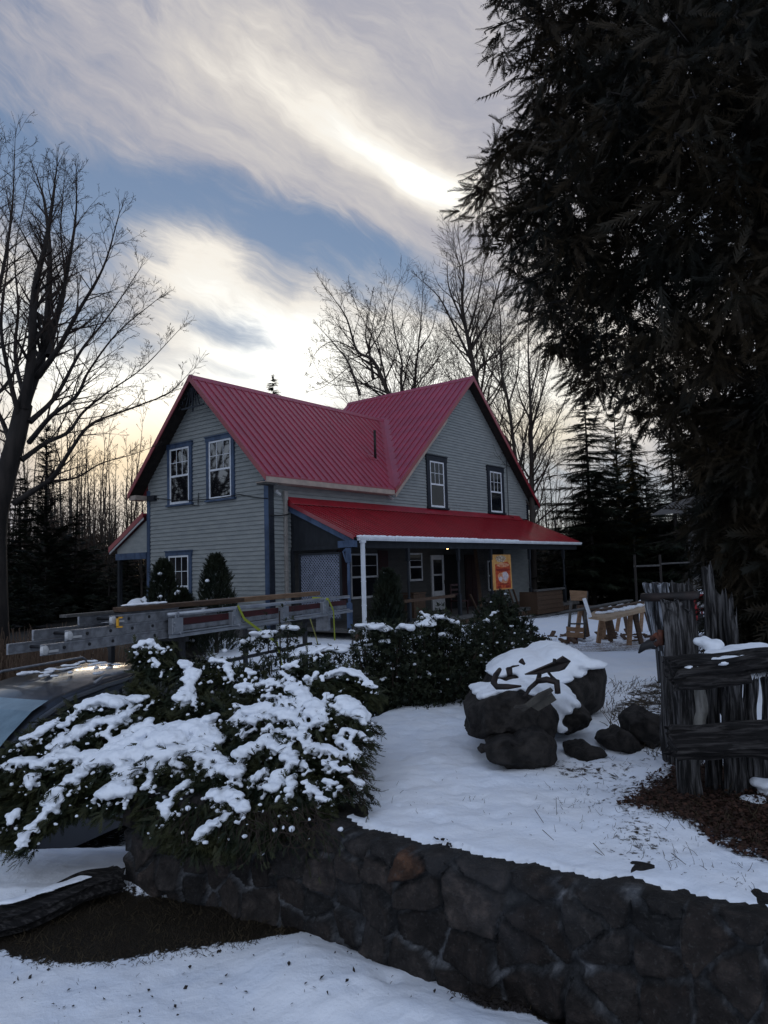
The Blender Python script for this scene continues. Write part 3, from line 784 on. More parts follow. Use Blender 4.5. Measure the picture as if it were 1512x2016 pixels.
# windows
def window(fr, s0, s1, z0, z1, trim, cols=3, rows=2, split=.5, tw=.13, glass='pane', head=True, flip=False, lowest=None, fm='white'):
    """trim mesh with white frame, sash bars and panes as sub-parts"""
    def bx(mb, a, b, c, d, n0, n1):
        p, q = fr(a, c, n0 + (.018 if n0 > .001 else 0)), fr(b, d, n1 + .018); mb.box(p, q)
    t = MB()
    if tw > 0:
        bx(t, s0, s0 + tw, z0, z1 - tw, .0, .050); bx(t, s1 - tw, s1, z0, z1 - tw, .0, .050)
        bx(t, s0 - .03, s1 + .03, z1 - tw, z1, .0, .055); bx(t, s0 - .05, s1 + .05, z1 + .001, z1 + .03, .0, .085)
        bx(t, s0 - .04, s1 + .04, z0 - .06, z0 - .001, .0, .09)
    else:
        bx(t, s0 + .001, s1 - .001, z0 - .02, z0, .0, .052); tw = 0.0
    w = build('window', t, trim, house)
    a0, a1, b0, b1 = s0 + tw + .002, s1 - tw - .002, z0 + .002, z1 - tw - .002
    f = MB(); fw = .055
    bx(f, a0, a0 + fw, b0, b1, .004, .042); bx(f, a1 - fw, a1, b0, b1, .004, .042)
    bx(f, a0 + fw, a1 - fw, b1 - fw, b1, .004, .042); bx(f, a0 + fw, a1 - fw, b0, b0 + fw + .02, .004, .042)
    zm = b0 + (b1 - b0) * split
    bx(f, a0 + fw, a1 - fw, zm - .03, zm + .03, .004, .046)
    for i in range(1, cols):
        x = a0 + fw + (a1 - a0 - 2 * fw) * i / cols; bx(f, x - .009, x + .009, zm + .03, b1 - fw, .005, .036)
    for i in range(1, rows):
        z = zm + .03 + (b1 - fw - zm - .03) * i / rows; bx(f, a0 + fw, a1 - fw, z - .009, z + .009, .006, .034)
    build('frame', f, M[fm], w)
    for c, d in ((zm + .03, b1 - fw), (b0 + fw + .02, zm - .03)):
        pm = MB(); bx(pm, a0 + fw, a1 - fw, c, d, .010, .026); build('pane', pm, M[glass], w)
    return w
window(fA, 3.86, 5.13, 4.13, 6.06, M['blue_trim'], 3, 2, .5)
window(fA, 1.84, 3.14, 4.13, 6.06, M['blue_trim'], 3, 2, .5)
window(fA, 3.92, 5.22, .80, 2.62, M['blue_trim'], 3, 2, .42, glass='pane_dim')
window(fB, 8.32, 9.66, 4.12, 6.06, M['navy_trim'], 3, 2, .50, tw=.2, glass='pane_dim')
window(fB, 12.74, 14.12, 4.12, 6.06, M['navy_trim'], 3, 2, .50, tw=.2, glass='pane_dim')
window(fB, 3.9, 5.28, .95, 2.40, M['navy_trim'], 2, 2, .48, tw=0, glass='pane_dim', fm='white_old')
window(fB, 7.05, 7.85, 1.42, 2.42, M['navy_trim'], 1, 2, .5, tw=0, glass='pane_dim', fm='white_old')
window(fB, 12.5, 13.55, .86, 2.1, M['navy_trim'], 1, 1, .5, tw=0, glass='pane_dim', fm='white_old')
# shutters of dark red beside the porch window
for a, b in ((3.3, 3.85), (5.33, 5.85)):
    mb = MB(); mb.box((a, Y0 - .055, .9), (b, Y0 - .017, 2.5))
    for k in range(14): mb.box((a + .06, Y0 - .066, 1.0 + k * .105), (b - .06, Y0 - .056, 1.05 + k * .105))
    build('shutter', mb, M['reddark'], house)
# storm door, dark entry beside it
mb = MB()
dx0, dx1 = 8.40, 9.22
mb.box((dx0, Y0 - .072, .32), (dx0 + .12, Y0 - .020, 2.34)); mb.box((dx1 - .12, Y0 - .072, .32), (dx1, Y0 - .020, 2.34))
mb.box((dx0 + .12, Y0 - .060, 2.17), (dx1 - .12, Y0 - .020, 2.34)); mb.box((dx0 + .12, Y0 - .072, .32), (dx1 - .12, Y0 - .020, 1.02))
mb.box((dx0 + .12, Y0 - .060, 1.58), (dx1 - .12, Y0 - .020, 1.64))
door = build('door', mb, M['white_old'], house)
for c, d in ((1.02, 1.58), (1.64, 2.17)):
    mb = MB(); mb.box((dx0 + .12, Y0 - .055, c), (dx1 - .12, Y0 - .03, d)); build('pane', mb, M['pane_dim'], door)
mb = MB(); mb.tube([(dx1 - .05, Y0 - .062, 1.28), (dx1 - .05, Y0 - .10, 1.28), (dx1 - .05, Y0 - .10, 1.40), (dx1 - .05, Y0 - .062, 1.40)], .011, 6); build('handle', mb, M['iron'], door)
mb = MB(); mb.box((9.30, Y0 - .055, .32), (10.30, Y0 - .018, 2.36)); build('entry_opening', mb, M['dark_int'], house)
mb = MB(); mb.box((10.75, Y0 - .06, .32), (11.6, Y0 - .018, 2.34))
dd = build('door', mb, M['reddark'], house, label='dark red panelled door in the shade of the porch')
mb = MB()
for a in (10.83, 11.21):
    for c, d in ((.45, 1.05), (1.15, 1.55), (1.65, 2.2)): mb.box((a, Y0 - .076, c), (a + .31, Y0 - .061, d))
build('panel', mb, M['reddark'], dd)

# porch
PX0, PX1, PYO, PZI, PZO = 1.20, 16.02, -2.10, 3.90, 2.80
PS = (PZI - PZO) / (Y0 - PYO)
pr = MB(); slab(pr, [(PX0, PYO, PZO), (PX1, PYO, PZO), (PX1, Y0 - .02, PZI), (PX0, Y0 - .02, PZI)], .035, 1)
proof = build('porch_roof', pr, M['porch_roof'], house)
rib = MB(); nP = Vector((0, -(PZI - PZO), (Y0 - PYO))).normalized()
x = PX0 + .12
while x < PX1 - .05:
    ribline((x, PYO - .01, PZO), (x, Y0 - .10, PZI - .08 * PS), nP, .032, .026); x += .205
build('roof_ribs', rib, M['porch_roof'], proof)
mb = MB()
mb.prism([(PX0 - .02, Y0 - .021, PZI + .17), (PX0 - .02, Y0 - .24, PZI - .22 * PS + .05), (PX0 - .02, Y0 - .24, PZI - .22 * PS + .038), (PX0 - .02, Y0 - .0175, PZI + .0)], (PX1 - PX0 - .58, 0, 0))
build('top_flashing', mb, M['porch_roof'], proof)
mb = MB()
for xx in (PX0 - .03, PX1):
    mb.prism([(xx, Y0 - .03, PZI + .03), (xx, PYO - .02, PZO + .03), (xx, PYO - .02, PZO - .09), (xx, Y0 - .03, PZI - .09)], (.03, 0, 0))
build_each('rake_trim', mb, M['rake'], proof)
mb = MB()
mb.prism([(PX0 + .02, Y0 - .03, PZI - .10), (PX0 + .02, PYO + .02, PZO - .10), (PX0 + .02, PYO + .02, PZO - .24), (PX0 + .02, Y0 - .03, PZI - .27)], (.05, 0, 0))
mb.box((PX0 - .05, PYO - .02, PZO - .30), (PX0 + .14, PYO + .52, PZO - .12))
build('rake_board', mb, M['blue_trim'], proof)
mb = MB(); mb.box((PX0 + .16, PYO + .08, PZO - .32), (PX1 - .05, PYO + .2, PZO - .08))
mb.prism([(PX0 + .16, Y0 - .03, PZI - .05), (PX0 + .16, PYO + .2, PZO + .03), (PX0 + .16, PYO + .2, PZO + .0), (PX0 + .16, Y0 - .03, PZI - .08)], (PX1 - PX0 - .2, 0, 0))
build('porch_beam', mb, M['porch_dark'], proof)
# gutter with snow lip
mb = MB()
gy0, gz0 = PYO - .02, PZO - .02
prof = [(0, 0), (-.115, 0), (-.115, -.05), (-.085, -.105), (0, -.105)]
mb.prism([(PX0 + .14, gy0 + a, gz0 + b) for a, b in prof], (PX1 - PX0 - .10, 0, 0))
gut = build('gutter', mb, M['white'], proof)
mb = MB()
for k in range(12): mb.box((PX0 + .5 + k * 1.22, gy0 - .120, gz0 - .108), (PX0 + .53 + k * 1.22, gy0 - .001, gz0 + .004))
build('gutter_hanger', mb, M['white'], gut)
rs_ = random.Random(3); ells = []
x = PX0 + .15
while x < PX0 + 9.3:
    r_ = rs_.uniform(.030, .055) * (1 if x < PX0 + 6.3 else .72)
    ells.append(((x, gy0 - .05 + rs_.uniform(-.01, .02), gz0 + .005), (rs_.uniform(.05, .12), .06, r_), 0)); x += rs_.uniform(.04, .10)
link('gutter_snow', snow_mesh('gutter_snow', ells, .02, .008, 9), M['snow'], gut, smooth=True)
dpx = hplane(714, 1075, 1, gy0 - .06).x
mb = MB(); mb.box((dpx - .055, gy0 - .10, -.1), (dpx + .055, gy0 - .02, gz0 - .106)); mb.box((dpx - .09, gy0 - .112, gz0 - .17), (dpx + .09, gy0 - .01, gz0 - .10))
for zz in (1.55, .9): mb.box((dpx - .062, gy0 - .107, zz), (dpx + .062, gy0 - .015, zz + .03))
build('downspout', mb, M['white'], proof, bevel=.006)
mb = MB(); mb.box((1.02, Y0 - .10, .1), (1.12, Y0 - .02, 4.10)); mb.box((1.0, Y0 - .11, 3.95), (1.14, Y0 - .015, 4.22))
for zz in (.9, 1.9, 2.9): mb.box((1.0, Y0 - .106, zz), (1.14, Y0 - .015, zz + .03))
build('downspout', mb, M['tan_pipe'], house, label='tan downspout beside the blue corner board', bevel=.006)
# posts: square with a turned middle
for k, (px, wd) in enumerate(((686, .11), (803, .10), (902, .10), (966, .10), (1042, .10), (1109, .10))):
    q = hplane(px, 1100, 1, PYO + .14)
    mb = MB(); h_ = wd / 2
    mb.box((q.x - h_, PYO + .14 - h_, .3), (q.x + h_, PYO + .14 + h_, 1.0)); mb.box((q.x - h_, PYO + .14 - h_, 2.1), (q.x + h_, PYO + .14 + h_, PZO - .32))
    mb.tube([(q.x, PYO + .14, z) for z in (1.0, 1.04, 1.08, 1.2, 1.55, 1.9, 2.02, 2.06, 2.1)], [h_, h_ * .6, h_ * .85, h_ * .72, h_ * .9, h_ * .72, h_ * .85, h_ * .6, h_], 10)
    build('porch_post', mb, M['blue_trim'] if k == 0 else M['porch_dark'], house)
    if k == 0:
        mb = MB(); mb.tube([(q.x, PYO + .20, PZO - .34), (q.x, PYO + .32, PZO - .42), (q.x, PYO + .28, PZO - .55), (q.x, PYO + .22, PZO - .72)], [.03, .035, .025, .012], 6)
        build('post_bracket', mb, M['blue_trim'], house)
mb = MB(); mb.box((PX0 + .1, PYO + .05, .18), (PX1 - .1, Y0 - .02, .30))
for k in range(5): mb.box((PX0 + .14 + k * 3.6, PYO + .12, -.15), (PX0 + .26 + k * 3.6, PYO + .24, .18))
build('porch_floor', mb, M['wood_grey'], house)
mb = MB()
for k in range(70): mb.beam((PX0 + .15 + k * .2, PYO + .07, -.15), (PX0 + .15 + k * .2, PYO + .07, .17), .15, .02, (0, 1, 0))
build('porch_skirt', mb, M['wood_mid'], house)
# porch rails
ra, rb = hplane(795, 1203, 1, PYO + .12), hplane(895, 1200, 1, PYO + .12)
mb = MB(); mb.beam((ra.x, PYO + .12, .92), (rb.x, PYO + .12, .96), .09, .09)
build('porch_rail', mb, M['wood_mid'], house)
# left end of porch: dark infill and lattice panel
mb = MB(); mb.prism([(1.32, Y0 - .03, PZI - .28), (1.32, PYO + .3, PZO - .14), (1.32, PYO + .3, PZO - .3), (1.32, Y0 - .03, 2.55)], (.03, 0, 0))
mb.beam((1.30, Y0 - .05, 2.52), (1.30, PYO + .25, 2.52), .06, .09); mb.beam((1.30, Y0 - .08, .3), (1.30, Y0 - .08, 2.5), .06, .10, (0, 1, 0))
build('end_panel', mb, M['porch_dark'], house)
ya, yb = hplane(592, 1120, 0, 1.30).y, hplane(672, 1120, 0, 1.30).y
lt = MB(); zb, zt = .55, hplane(640, 1090, 0, 1.30).z
lt_pts = []
n_ = 22
def clipdiag(c, sgn):
    out = []
    for y in (ya, yb):
        z = zb + (y - yb) * sgn + c
        if zb <= z <= zt: out.append((y, z))
    for z in (zb, zt):
        y = yb + (z - zb - c) * sgn
        if min(ya, yb) < y < max(ya, yb): out.append((y, z))
    return out[:2]
for k in range(-26, 50):
    for sgn, xx in ((1, 1.285), (-1, 1.300)):
        q = clipdiag(k * .10, sgn)
        if len(q) == 2: lt.beam((xx, q[0][0], q[0][1]), (xx, q[1][0], q[1][1]), .030, .009, (1, 0, 0))
lat = build('lattice_panel', lt, mat('lattice_paint', (.15, .17, .22), .6, (.21, .23, .29), 6), house)
mb = MB()
for a, b in (((ya, zb), (ya, zt)), ((yb, zb), (yb, zt)), ((ya, zt), (yb, zt)), ((ya, zb), (yb, zb))): mb.beam((1.27, *a), (1.27, *b), .05, .05, (1, 0, 0))
build('lattice_frame', mb, M['porch_dark'], lat)
# lean-to at the rear corner
lz0, lz1, ly0, ly1 = 3.95, 2.86, Y1 + .04, 8.30
mb = MB(); mb.prism([(.35, ly0, lz0), (.35, ly1, lz1), (.35, ly1, lz1 - .06), (.35, ly0, lz0 - .06)], (4.5, 0, 0))
lro = build('lean_to_roof', mb, M['rake'], house)
mb = MB(); mb.box((.33, ly0, lz0 - .02), (.36, ly0 + .001, lz0)); mb.prism([(.32, ly0, lz0 - .15), (.32, ly1 + .02, lz1 - .15), (.32, ly1 + .02, lz1 - .21), (.32, ly0, lz0 - .22)], (.03, 0, 0))
build('rake_board', mb, M['white_old'], lro)
mb = MB(); mb.prism([(.30, ly0, lz0 + .04), (.30, ly1 + .05, lz1 + .03), (.30, ly1 + .05, lz1 - .148), (.30, ly0, lz0 - .148)], (.035, 0, 0)); build('rake_trim', mb, M['rake'], lro)
mb = MB(); mb.prism([(.46, ly0, 3.72), (.46, ly1 - .25, 2.82), (.46, ly1 - .25, 2.66), (.46, ly0, 2.66)], (.04, 0, 0))
build('lean_to_gable', mb, M['siding'], house)
mb = MB(); mb.box((.42, ly0, 2.44), (.54, ly1 - .2, 2.655)); build('lean_to_beam', mb, M['blue_trim'], house)
for yy, xx, w in ((7.92, .48, .12), (7.15, 1.9, .08)):
    mb = MB(); mb.box((xx - w / 2, yy - w / 2, -.1), (xx + w / 2, yy + w / 2, 2.44)); build('lean_to_post', mb, M['porch_dark'], house)
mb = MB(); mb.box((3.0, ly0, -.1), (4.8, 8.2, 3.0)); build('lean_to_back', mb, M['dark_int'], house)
ells = [((.1 + .9 * rs_.random(), 6.5 + 1.6 * t, .15 + .75 * (1 - t)), (.4, .28, .35), 0) for t in np.linspace(0, 1, 9)]
snowpile = link('snow_pile', snow_mesh('snow_pile', [((HM @ Vector(c))[:], r_, a) for c, r_, a in ells], .05, .03, 3), M['snow'], smooth=True)
setp(snowpile, 'heap of snow on the back steps under the lean-to roof', 'snow heap')
# meter box, cables
mb = MB(); mb.box((X0 - .14, Y1 - .50, EZ - .25), (X0 - .02, Y1 - .12, EZ - .08)); build('junction_box', mb, M['navy_trim'], house)
cb = MB()
def sag(a, b, s, n=14):
    a, b = Vector(a), Vector(b); return [a.lerp(b, t) - Vector((0, 0, 4 * s * t * (1 - t))) for t in np.linspace(0, 1, n)]
cb.tube(sag((X0 - .10, Y1 - .5, EZ - .17), (X0 - .10, 3.3, EZ - .42), .05), .014, 5)
cb.tube(sag((X0 - .10, 3.3, EZ - .42), (X0 - .08, 1.6, EZ - .40), .03), .014, 5)
cb.tube(sag((X0 - .08, 1.6, EZ - .40), (X0 - .06, Y0, EZ - .62), .02), .014, 5)
cb.tube([(X0 - .06, 3.85, 4.05), (X0 - .06, 3.55, 4.0), (X0 - .06, 3.52, 4.4)], .014, 5)
cb.tube(sag((1.15, Y0 - .14, 3.55), (X0 - .04, Y0 - .06, 3.50), .03), .02, 5)
build('cable', cb, M['black'], house)
mb = MB()
for (sx_, sz_) in ((.70, 4.18), (LA + .1, 4.36)):
    mb.tube([(sx_, Y0 - .02, sz_), (sx_, Y0 - .12, sz_)], .05, 8); mb.tube([(sx_, Y0 - .1, sz_ - .02), (sx_ + .05, Y0 - .2, sz_ - .1)], .04, 8)
build_each('flood_lamp', mb, M['white_old'], house)
mb = MB(); bx_ = hplane(1000, 905, 1, Y0 - .05)
mb.tube([(bx_.x - .15, Y0 - .06, 6.6), (bx_.x - .15, Y0 - .06, 4.0), (bx_.x - .15, Y0 - .3, 3.92)], .014, 5); mb.tube([(bx_.x - .15, Y0 - .06, 6.6), (bx_.x + .6, Y0 - .25, 6.2), (bx_.x + 2.2, Y0 - .3, 5.4)], .012, 5)
build('cable', mb, M['black'], house)
# porch lamp (lit)
lp = hplane(881, 1079, 1, Y0 - .9)
mb = MB(); mb.tube([(lp.x, Y0 - .9, PZO + .45), (lp.x, Y0 - .9, lp.z + .07)], .01, 5); mb.tube([(lp.x, Y0 - .9, lp.z + .04), (lp.x, Y0 - .9, lp.z + .09)], [.03, .02], 8)
lamp = build('porch_lamp', mb, M['iron'], house)
mb = MB(); mb.tube([(lp.x, Y0 - .9, lp.z - .045), (lp.x, Y0 - .9, lp.z - .03), (lp.x, Y0 - .9, lp.z), (lp.x, Y0 - .9, lp.z + .035)], [.012, .036, .045, .02], 10)
build('bulb', mb, mat('lit_bulb', (.9, .7, .4), .4, emit=(1.0, .62, .22), estr=9.0), lamp, smooth=True)
# ------------------------------------------------------------------ bare trees
def catmull(pts, n=5):
    P_ = [np.array(p, float) for p in pts]; P_ = [2 * P_[0] - P_[1]] + P_ + [2 * P_[-1] - P_[-2]]; out = []
    for i in range(1, len(P_) - 2):
        for t in np.linspace(0, 1, n, endpoint=False):
            a, b, c, d = P_[i - 1:i + 3]
            out.append(.5 * ((2 * b) + (-a + c) * t + (2 * a - 5 * b + 4 * c - d) * t * t + (-a + 3 * b - 3 * c + d) * t ** 3))
    out.append(P_[-2]); return out
def rvec(rg): 
    v = np.array([rg.gauss(0, 1), rg.gauss(0, 1), rg.gauss(0, 1)]); return v / np.linalg.norm(v)
def sidebranch(segs, p, d, L, r, lvl, rg, up=.10, dens=1.0, rmin=.004):
    n = max(3, int(L / (.16 + .10 * lvl))); st = L / n; p = np.array(p); d = np.array(d)
    nxt = rg.random() * .5
    for i in range(n):
        t0, t1 = i / n, (i + 1) / n
        d = d + rvec(rg) * .16 + np.array([0, 0, up * st * 1.6]); d /= np.linalg.norm(d)
        q = p + d * st; r0 = max(rmin, r * (1 - .8 * t0)); r1 = max(rmin * .8, r * (1 - .8 * t1))
        segs.append((p, q, r0, r1)); p = q
        if lvl > 0 and t1 > .18:
            nxt += dens * (1.0 if lvl > 1 else .9)
            while nxt >= 1:
                nxt -= 1
                a = R(rg.uniform(24, 52)); x = np.cross(d, rvec(rg)); x /= np.linalg.norm(x)
                c = d * math.cos(a) + x * math.sin(a)
                sidebranch(segs, p, c, L * rg.uniform(.32, .58) * (1.15 - .6 * t1), r1 * .5, lvl - 1, rg, up, dens, rmin)
def limb(segs, pts, r0, r1, rg, every=.55, lvl=2, frac=.42, start=.15, up=.22, dens=1.0, rmin=.004, ltot=None, rk=1.0):
    c = catmull(pts, 6); n = len(c) - 1
    Lt = sum(np.linalg.norm(c[i + 1] - c[i]) for i in range(n)); acc = 0; nx = 0
    for i in range(n):
        j0 = rvec(rg) * .02 * (r0 > .05)
        t0, t1 = i / n, (i + 1) / n; ra, rb = r0 + (r1 - r0) * t0 ** .8, r0 + (r1 - r0) * t1 ** .8
        segs.append((c[i], c[i + 1], ra * rk, rb * rk)); sl = np.linalg.norm(c[i + 1] - c[i]); acc += sl
        if t1 > start:
            nx += sl / every
            while nx >= 1:
                nx -= 1; d = (c[i + 1] - c[i]) / sl; a = R(rg.uniform(28, 58)); x = np.cross(d, rvec(rg)); x /= np.linalg.norm(x)
                dd = d * math.cos(a) + x * math.sin(a); dd[2] = abs(dd[2]) * .8 + dd[2] * .2
                p = c[i] + (c[i + 1] - c[i]) * rg.random()
                sidebranch(segs, p, dd, (ltot or Lt) * frac * (1.15 - .75 * t1) * rg.uniform(.6, 1.1), min(rb * rk * .5, .05), lvl, rg, up * .5, dens, rmin)
    d = (c[-1] - c[-2]); d /= np.linalg.norm(d)
    for _ in range(3): sidebranch(segs, c[-1], d + rvec(rg) * .25, Lt * .09, r1 * .8 * rk, max(lvl - 1, 1), rg, up * .5, dens, rmin)
def finish_tree(root, segs, bark, twigm, thr=.035):
    big = [s for s in segs if s[2] >= thr]; small = [s for s in segs if s[2] < thr]
    base = Vector(WM[root.name].translation)
    for nm, ss, m in (('trunk', big, bark), ('crown', small, twigm)):
        if ss:
            me = segs_mesh(nm, ss, .03); link(nm, me, m, root, world=True, smooth=True)
def pxtree(name, label, Y, limbs, base, seed, bark, twigm, every=.5, lvl=2, frac=.4, rmin=.005, dens=1.0, group=None, up=.22, rk=.62):
    """limbs: list of (points [(px,py,dY)], r0, r1)"""
    b = at(base[0], base[1], Y); b.z = zat(b.x, b.y) - .1
    root = thing(name, label, 'tree', b, 0, group)
    rg = random.Random(seed); segs = []
    for k, (pts, r0, r1, *o) in enumerate(limbs):
        w = []
        for q in pts:
            if q == 'base': w.append(np.array(b))
            else: w.append(np.array(at(q[0], q[1], Y + (q[2] if len(q) > 2 else 0))))
        kw = o[0] if o else {}
        a = dict(every=every, lvl=lvl, frac=frac, rmin=rmin, dens=dens, up=up, rk=rk); a.update(kw)
        limb(segs, w, r0, r1, rg, **a)
    finish_tree(root, segs, bark, twigm)
    return root
LT = dict(ltot=4.6)
pxtree('maple_tree', 'large bare dark tree with many rising limbs at the left edge of the yard', 17, [
    (['base', (-10, 1060), (6, 960), (30, 870), (46, 800, .1)], .36, .25, dict(every=3, lvl=2, ltot=4)),
    ([(48, 800), (62, 700, -.2), (68, 574, -.4), (90, 480, -.6), (103, 400, -.8), (112, 330, -1)], .17, .02, LT),
    ([(50, 790), (85, 690, .3), (95, 600, .6), (98, 500, .9), (88, 400, 1.1), (72, 345, 1.3)], .17, .02, LT),
    ([(88, 680, .3), (118, 600, .2), (135, 520, 0), (150, 420, -.2), (150, 340, -.4)], .10, .015, LT),
    ([(75, 740, .1), (112, 690, -.5), (150, 620, -1.0), (203, 527, -1.5), (235, 420, -1.9)], .11, .012, LT),
    ([(95, 700), (110, 640, .8), (128, 560, 1.4), (120, 450, 1.8), (128, 345, 2)], .09, .012, LT),
    ([(60, 830), (110, 780, .6), (160, 690, 1.1), (215, 620, 1.4), (275, 530, 1.7)], .09, .010, LT),
    ([(58, 870), (100, 820, -.6), (150, 780, -1), (175, 730, -1.3), (231, 655, -1.7), (306, 592, -2)], .085, .010, LT),
    ([(44, 905), (90, 872, .4), (135, 850, .6), (165, 810, .8), (215, 770, 1.0), (281, 724, 1.2), (353, 649, 1.5)], .085, .009, dict(ltot=3.4)),
    ([(30, 990), (68, 965, -.3), (105, 938, -.5), (140, 885, -.8), (180, 835, -1), (262, 802, -1.3), (331, 774, -1.5), (372, 735, -1.6)], .10, .008, dict(ltot=3.0, up=.05)),
    ([(95, 948, -.5), (150, 940, -.3), (200, 912, -.1), (260, 895, .1), (300, 880, .2)], .045, .006, dict(ltot=2.0, up=.05)),
    ([(30, 900), (5, 830, .4), (-30, 760, .8), (-60, 640, 1)], .10, .02, LT),
    ([(40, 830), (18, 740, -.4), (2, 640, -.7), (15, 520, -1), (20, 420, -1.2)], .09, .012, LT),
    ([(50, 790), (30, 700, .9), (36, 600, 1.2), (30, 500, 1.4), (52, 380, 1.6)], .08, .010, LT),
], (-2, 1150), 5, M['bark'], M['twig'], every=.17, lvl=2, frac=.32, rmin=.0036, dens=2.1, rk=.80)
pxtree('maple_tree', 'bare dark tree half out of frame behind the big left tree', 21, [
    (['base', (-60, 900), (-50, 760)], .30, .16, dict(every=4)),
    ([(-50, 760), (-20, 640), (8, 520), (25, 400), (30, 270)], .13, .012),
    ([(-50, 760), (-50, 600), (-30, 460), (-8, 360), (0, 300)], .12, .012),
    ([(-40, 800), (10, 760), (40, 700), (60, 610), (70, 520)], .09, .01),
], (-70, 1150), 9, M['bark'], M['twig'], every=.28, lvl=2, frac=.30, rmin=.005, dens=1.6, rk=.8)
grp = 'bare trees rising behind the farmhouse'
pxtree('bare_tree', 'bare spreading tree rising left of the others behind the ridge', 36, [
    (['base', (790, 900), (775, 800), (764, 774), (735, 711), (703, 690), (682, 626), (655, 585)], .34, .03),
    ([(735, 745), (726, 690, .4), (720, 652, .6), (733, 580, .8)], .13, .02), ([(709, 778, -1), (686, 715, -1.2), (660, 680, -1.3), (627, 643, -1.5)], .12, .02),
    ([(703, 690), (660, 672, -.5), (625, 690, -.8), (605, 730, -1)], .06, .012), ([(720, 700), (752, 650, .5), (765, 600, .8)], .08, .02),
    ([(750, 740), (700, 760, 1), (640, 750, 1.2), (612, 700, 1.3)], .06, .012), ([(690, 720), (640, 760, .3), (610, 770, .4)], .05, .012),
    ([(764, 774), (745, 690, -1), (705, 610, -1.4), (690, 570, -1.5)], .09, .015),
], (800, 1100), 21, M['bark_far'], M['twig'], every=.30, lvl=2, frac=.26, rmin=.0065, dens=1.7, group=grp)
pxtree('bare_tree', 'slim twin stemmed bare tree behind the middle of the right ridge', 42, [
    (['base', (790, 770), (792, 720), (778, 660), (772, 600), (785, 560)], .16, .02), (['base', (817, 762), (822, 700), (828, 640), (832, 580)], .18, .02),
    ([(820, 700), (850, 650, .5), (862, 600, .8)], .08, .015),
], (805, 1100), 22, M['bark_far'], M['twig'], every=.45, lvl=2, frac=.26, rmin=.0065, dens=1.5, group=grp)
pxtree('bare_tree', 'tallest bare tree behind the right gable with a wide forked crown', 38, [
    (['base', (955, 850), (936, 745), (923, 677), (910, 600), (913, 540), (905, 485)], .36, .03),
    ([(930, 715), (893, 640), (864, 585, .4), (822, 545, .8)], .14, .02), ([(926, 690), (948, 652), (968, 615, -.5), (985, 550, -1), (1000, 505, -1.2)], .16, .02),
    ([(920, 660), (938, 600, .6), (950, 540, 1), (958, 490, 1.2)], .12, .02), ([(915, 640), (885, 570, -1), (880, 510, -1.3)], .11, .02),
    ([(945, 720), (990, 690, 1), (1030, 640, 1.4), (1050, 590, 1.5)], .08, .012),
], (960, 1100), 23, M['bark_far'], M['twig'], every=.30, lvl=2, frac=.26, rmin=.0065, dens=1.7, group=grp)
pxtree('bare_tree', 'narrow bare tree leaning left just past the right gable', 33, [
    (['base', (1022, 960), (1014, 897), (1000, 790), (987, 728), (985, 626), (975, 560)], .22, .02),
    ([(995, 770), (960, 720), (940, 670), (935, 600)], .08, .012), ([(1000, 800), (1018, 740), (1022, 680), (1018, 610)], .08, .012),
    ([(1008, 860), (975, 820, .5), (955, 780, .6)], .05, .01),
], (1030, 1120), 24, M['bark_far'], M['twig'], every=.30, lvl=2, frac=.26, rmin=.0062, dens=1.7, group=grp)
pxtree('bare_tree', 'straight bare tree with fine upright twigs left of the spruce', 33, [
    (['base', (1047, 980), (1046, 897), (1044, 790), (1040, 700), (1041, 610)], .28, .02),
    ([(1045, 850), (1068, 770), (1085, 700), (1088, 630)], .10, .012), ([(1045, 830), (1020, 770, .5), (1012, 690, .8)], .08, .012),
    ([(1046, 900), (1085, 850, -.4), (1115, 780, -.8), (1125, 720, -1)], .08, .012), ([(1045, 780), (1062, 700, .7), (1066, 640, .9)], .08, .012),
    ([(1046, 950), (1090, 920, .4), (1130, 870, .5)], .05, .01),
], (1048, 1120), 25, M['bark_far'], M['twig'], every=.32, lvl=2, frac=.24, rmin=.0062, dens=1.7, group=grp)
# reflected in the gable windows: a bare tree well to the left of the yard
rt = thing('bare_tree', 'bare tree standing far out to the left of the yard', 'tree', (-24, 23, -.2))
segs = []; rg = random.Random(77)
for k in range(9):
    a = k * 2.4; limb(segs, [(-24, 23, -.2), (-24, 23, 2 + .3 * k), (-24 + 2 * math.cos(a), 23 + 2 * math.sin(a), 5 + .3 * k), (-24 + 4.2 * math.cos(a), 23 + 4.2 * math.sin(a), 9 + .5 * k)], .26, .03, rg, every=.5, lvl=2, frac=.28, rmin=.03)
finish_tree(rt, segs, M['bark'], M['twig'])

# saplings and thin forest trees: four kinds copied through the wood
def thin_tree(seed, H, bush):
    rg = random.Random(seed); segs = []
    tops = [(0, 0, 0)]
    p = [np.array((0., 0, -.3))]; lean = np.array([rg.uniform(-.04, .04), rg.uniform(-.04, .04), 1])
    for i in range(7): p.append(p[-1] + lean * H / 7 + np.array([rg.uniform(-.12, .12), rg.uniform(-.12, .12), 0]))
    limb(segs, p, .11, .015, rg, every=.42 / bush, lvl=2, frac=.16, start=.22, up=.35, rmin=.013, dens=.5)
    if bush > 1:
        q = p[2]; d = np.array([rg.uniform(-.35, .35), rg.uniform(-.35, .35), 1])
        limb(segs, [q, q + d * H * .2, q + d * H * .38 + np.array([0, 0, H * .1])], .06, .012, rg, every=.4, lvl=1, frac=.2, start=.15, up=.35, rmin=.013, dens=.6)
    return segs
protos = []
for k, (H, bu) in enumerate(((12.5, 1.0), (11, 1.4), (13.5, .9), (9, 1.7))):
    protos.append((thin_tree(50 + k, H, bu), H))
first = {}
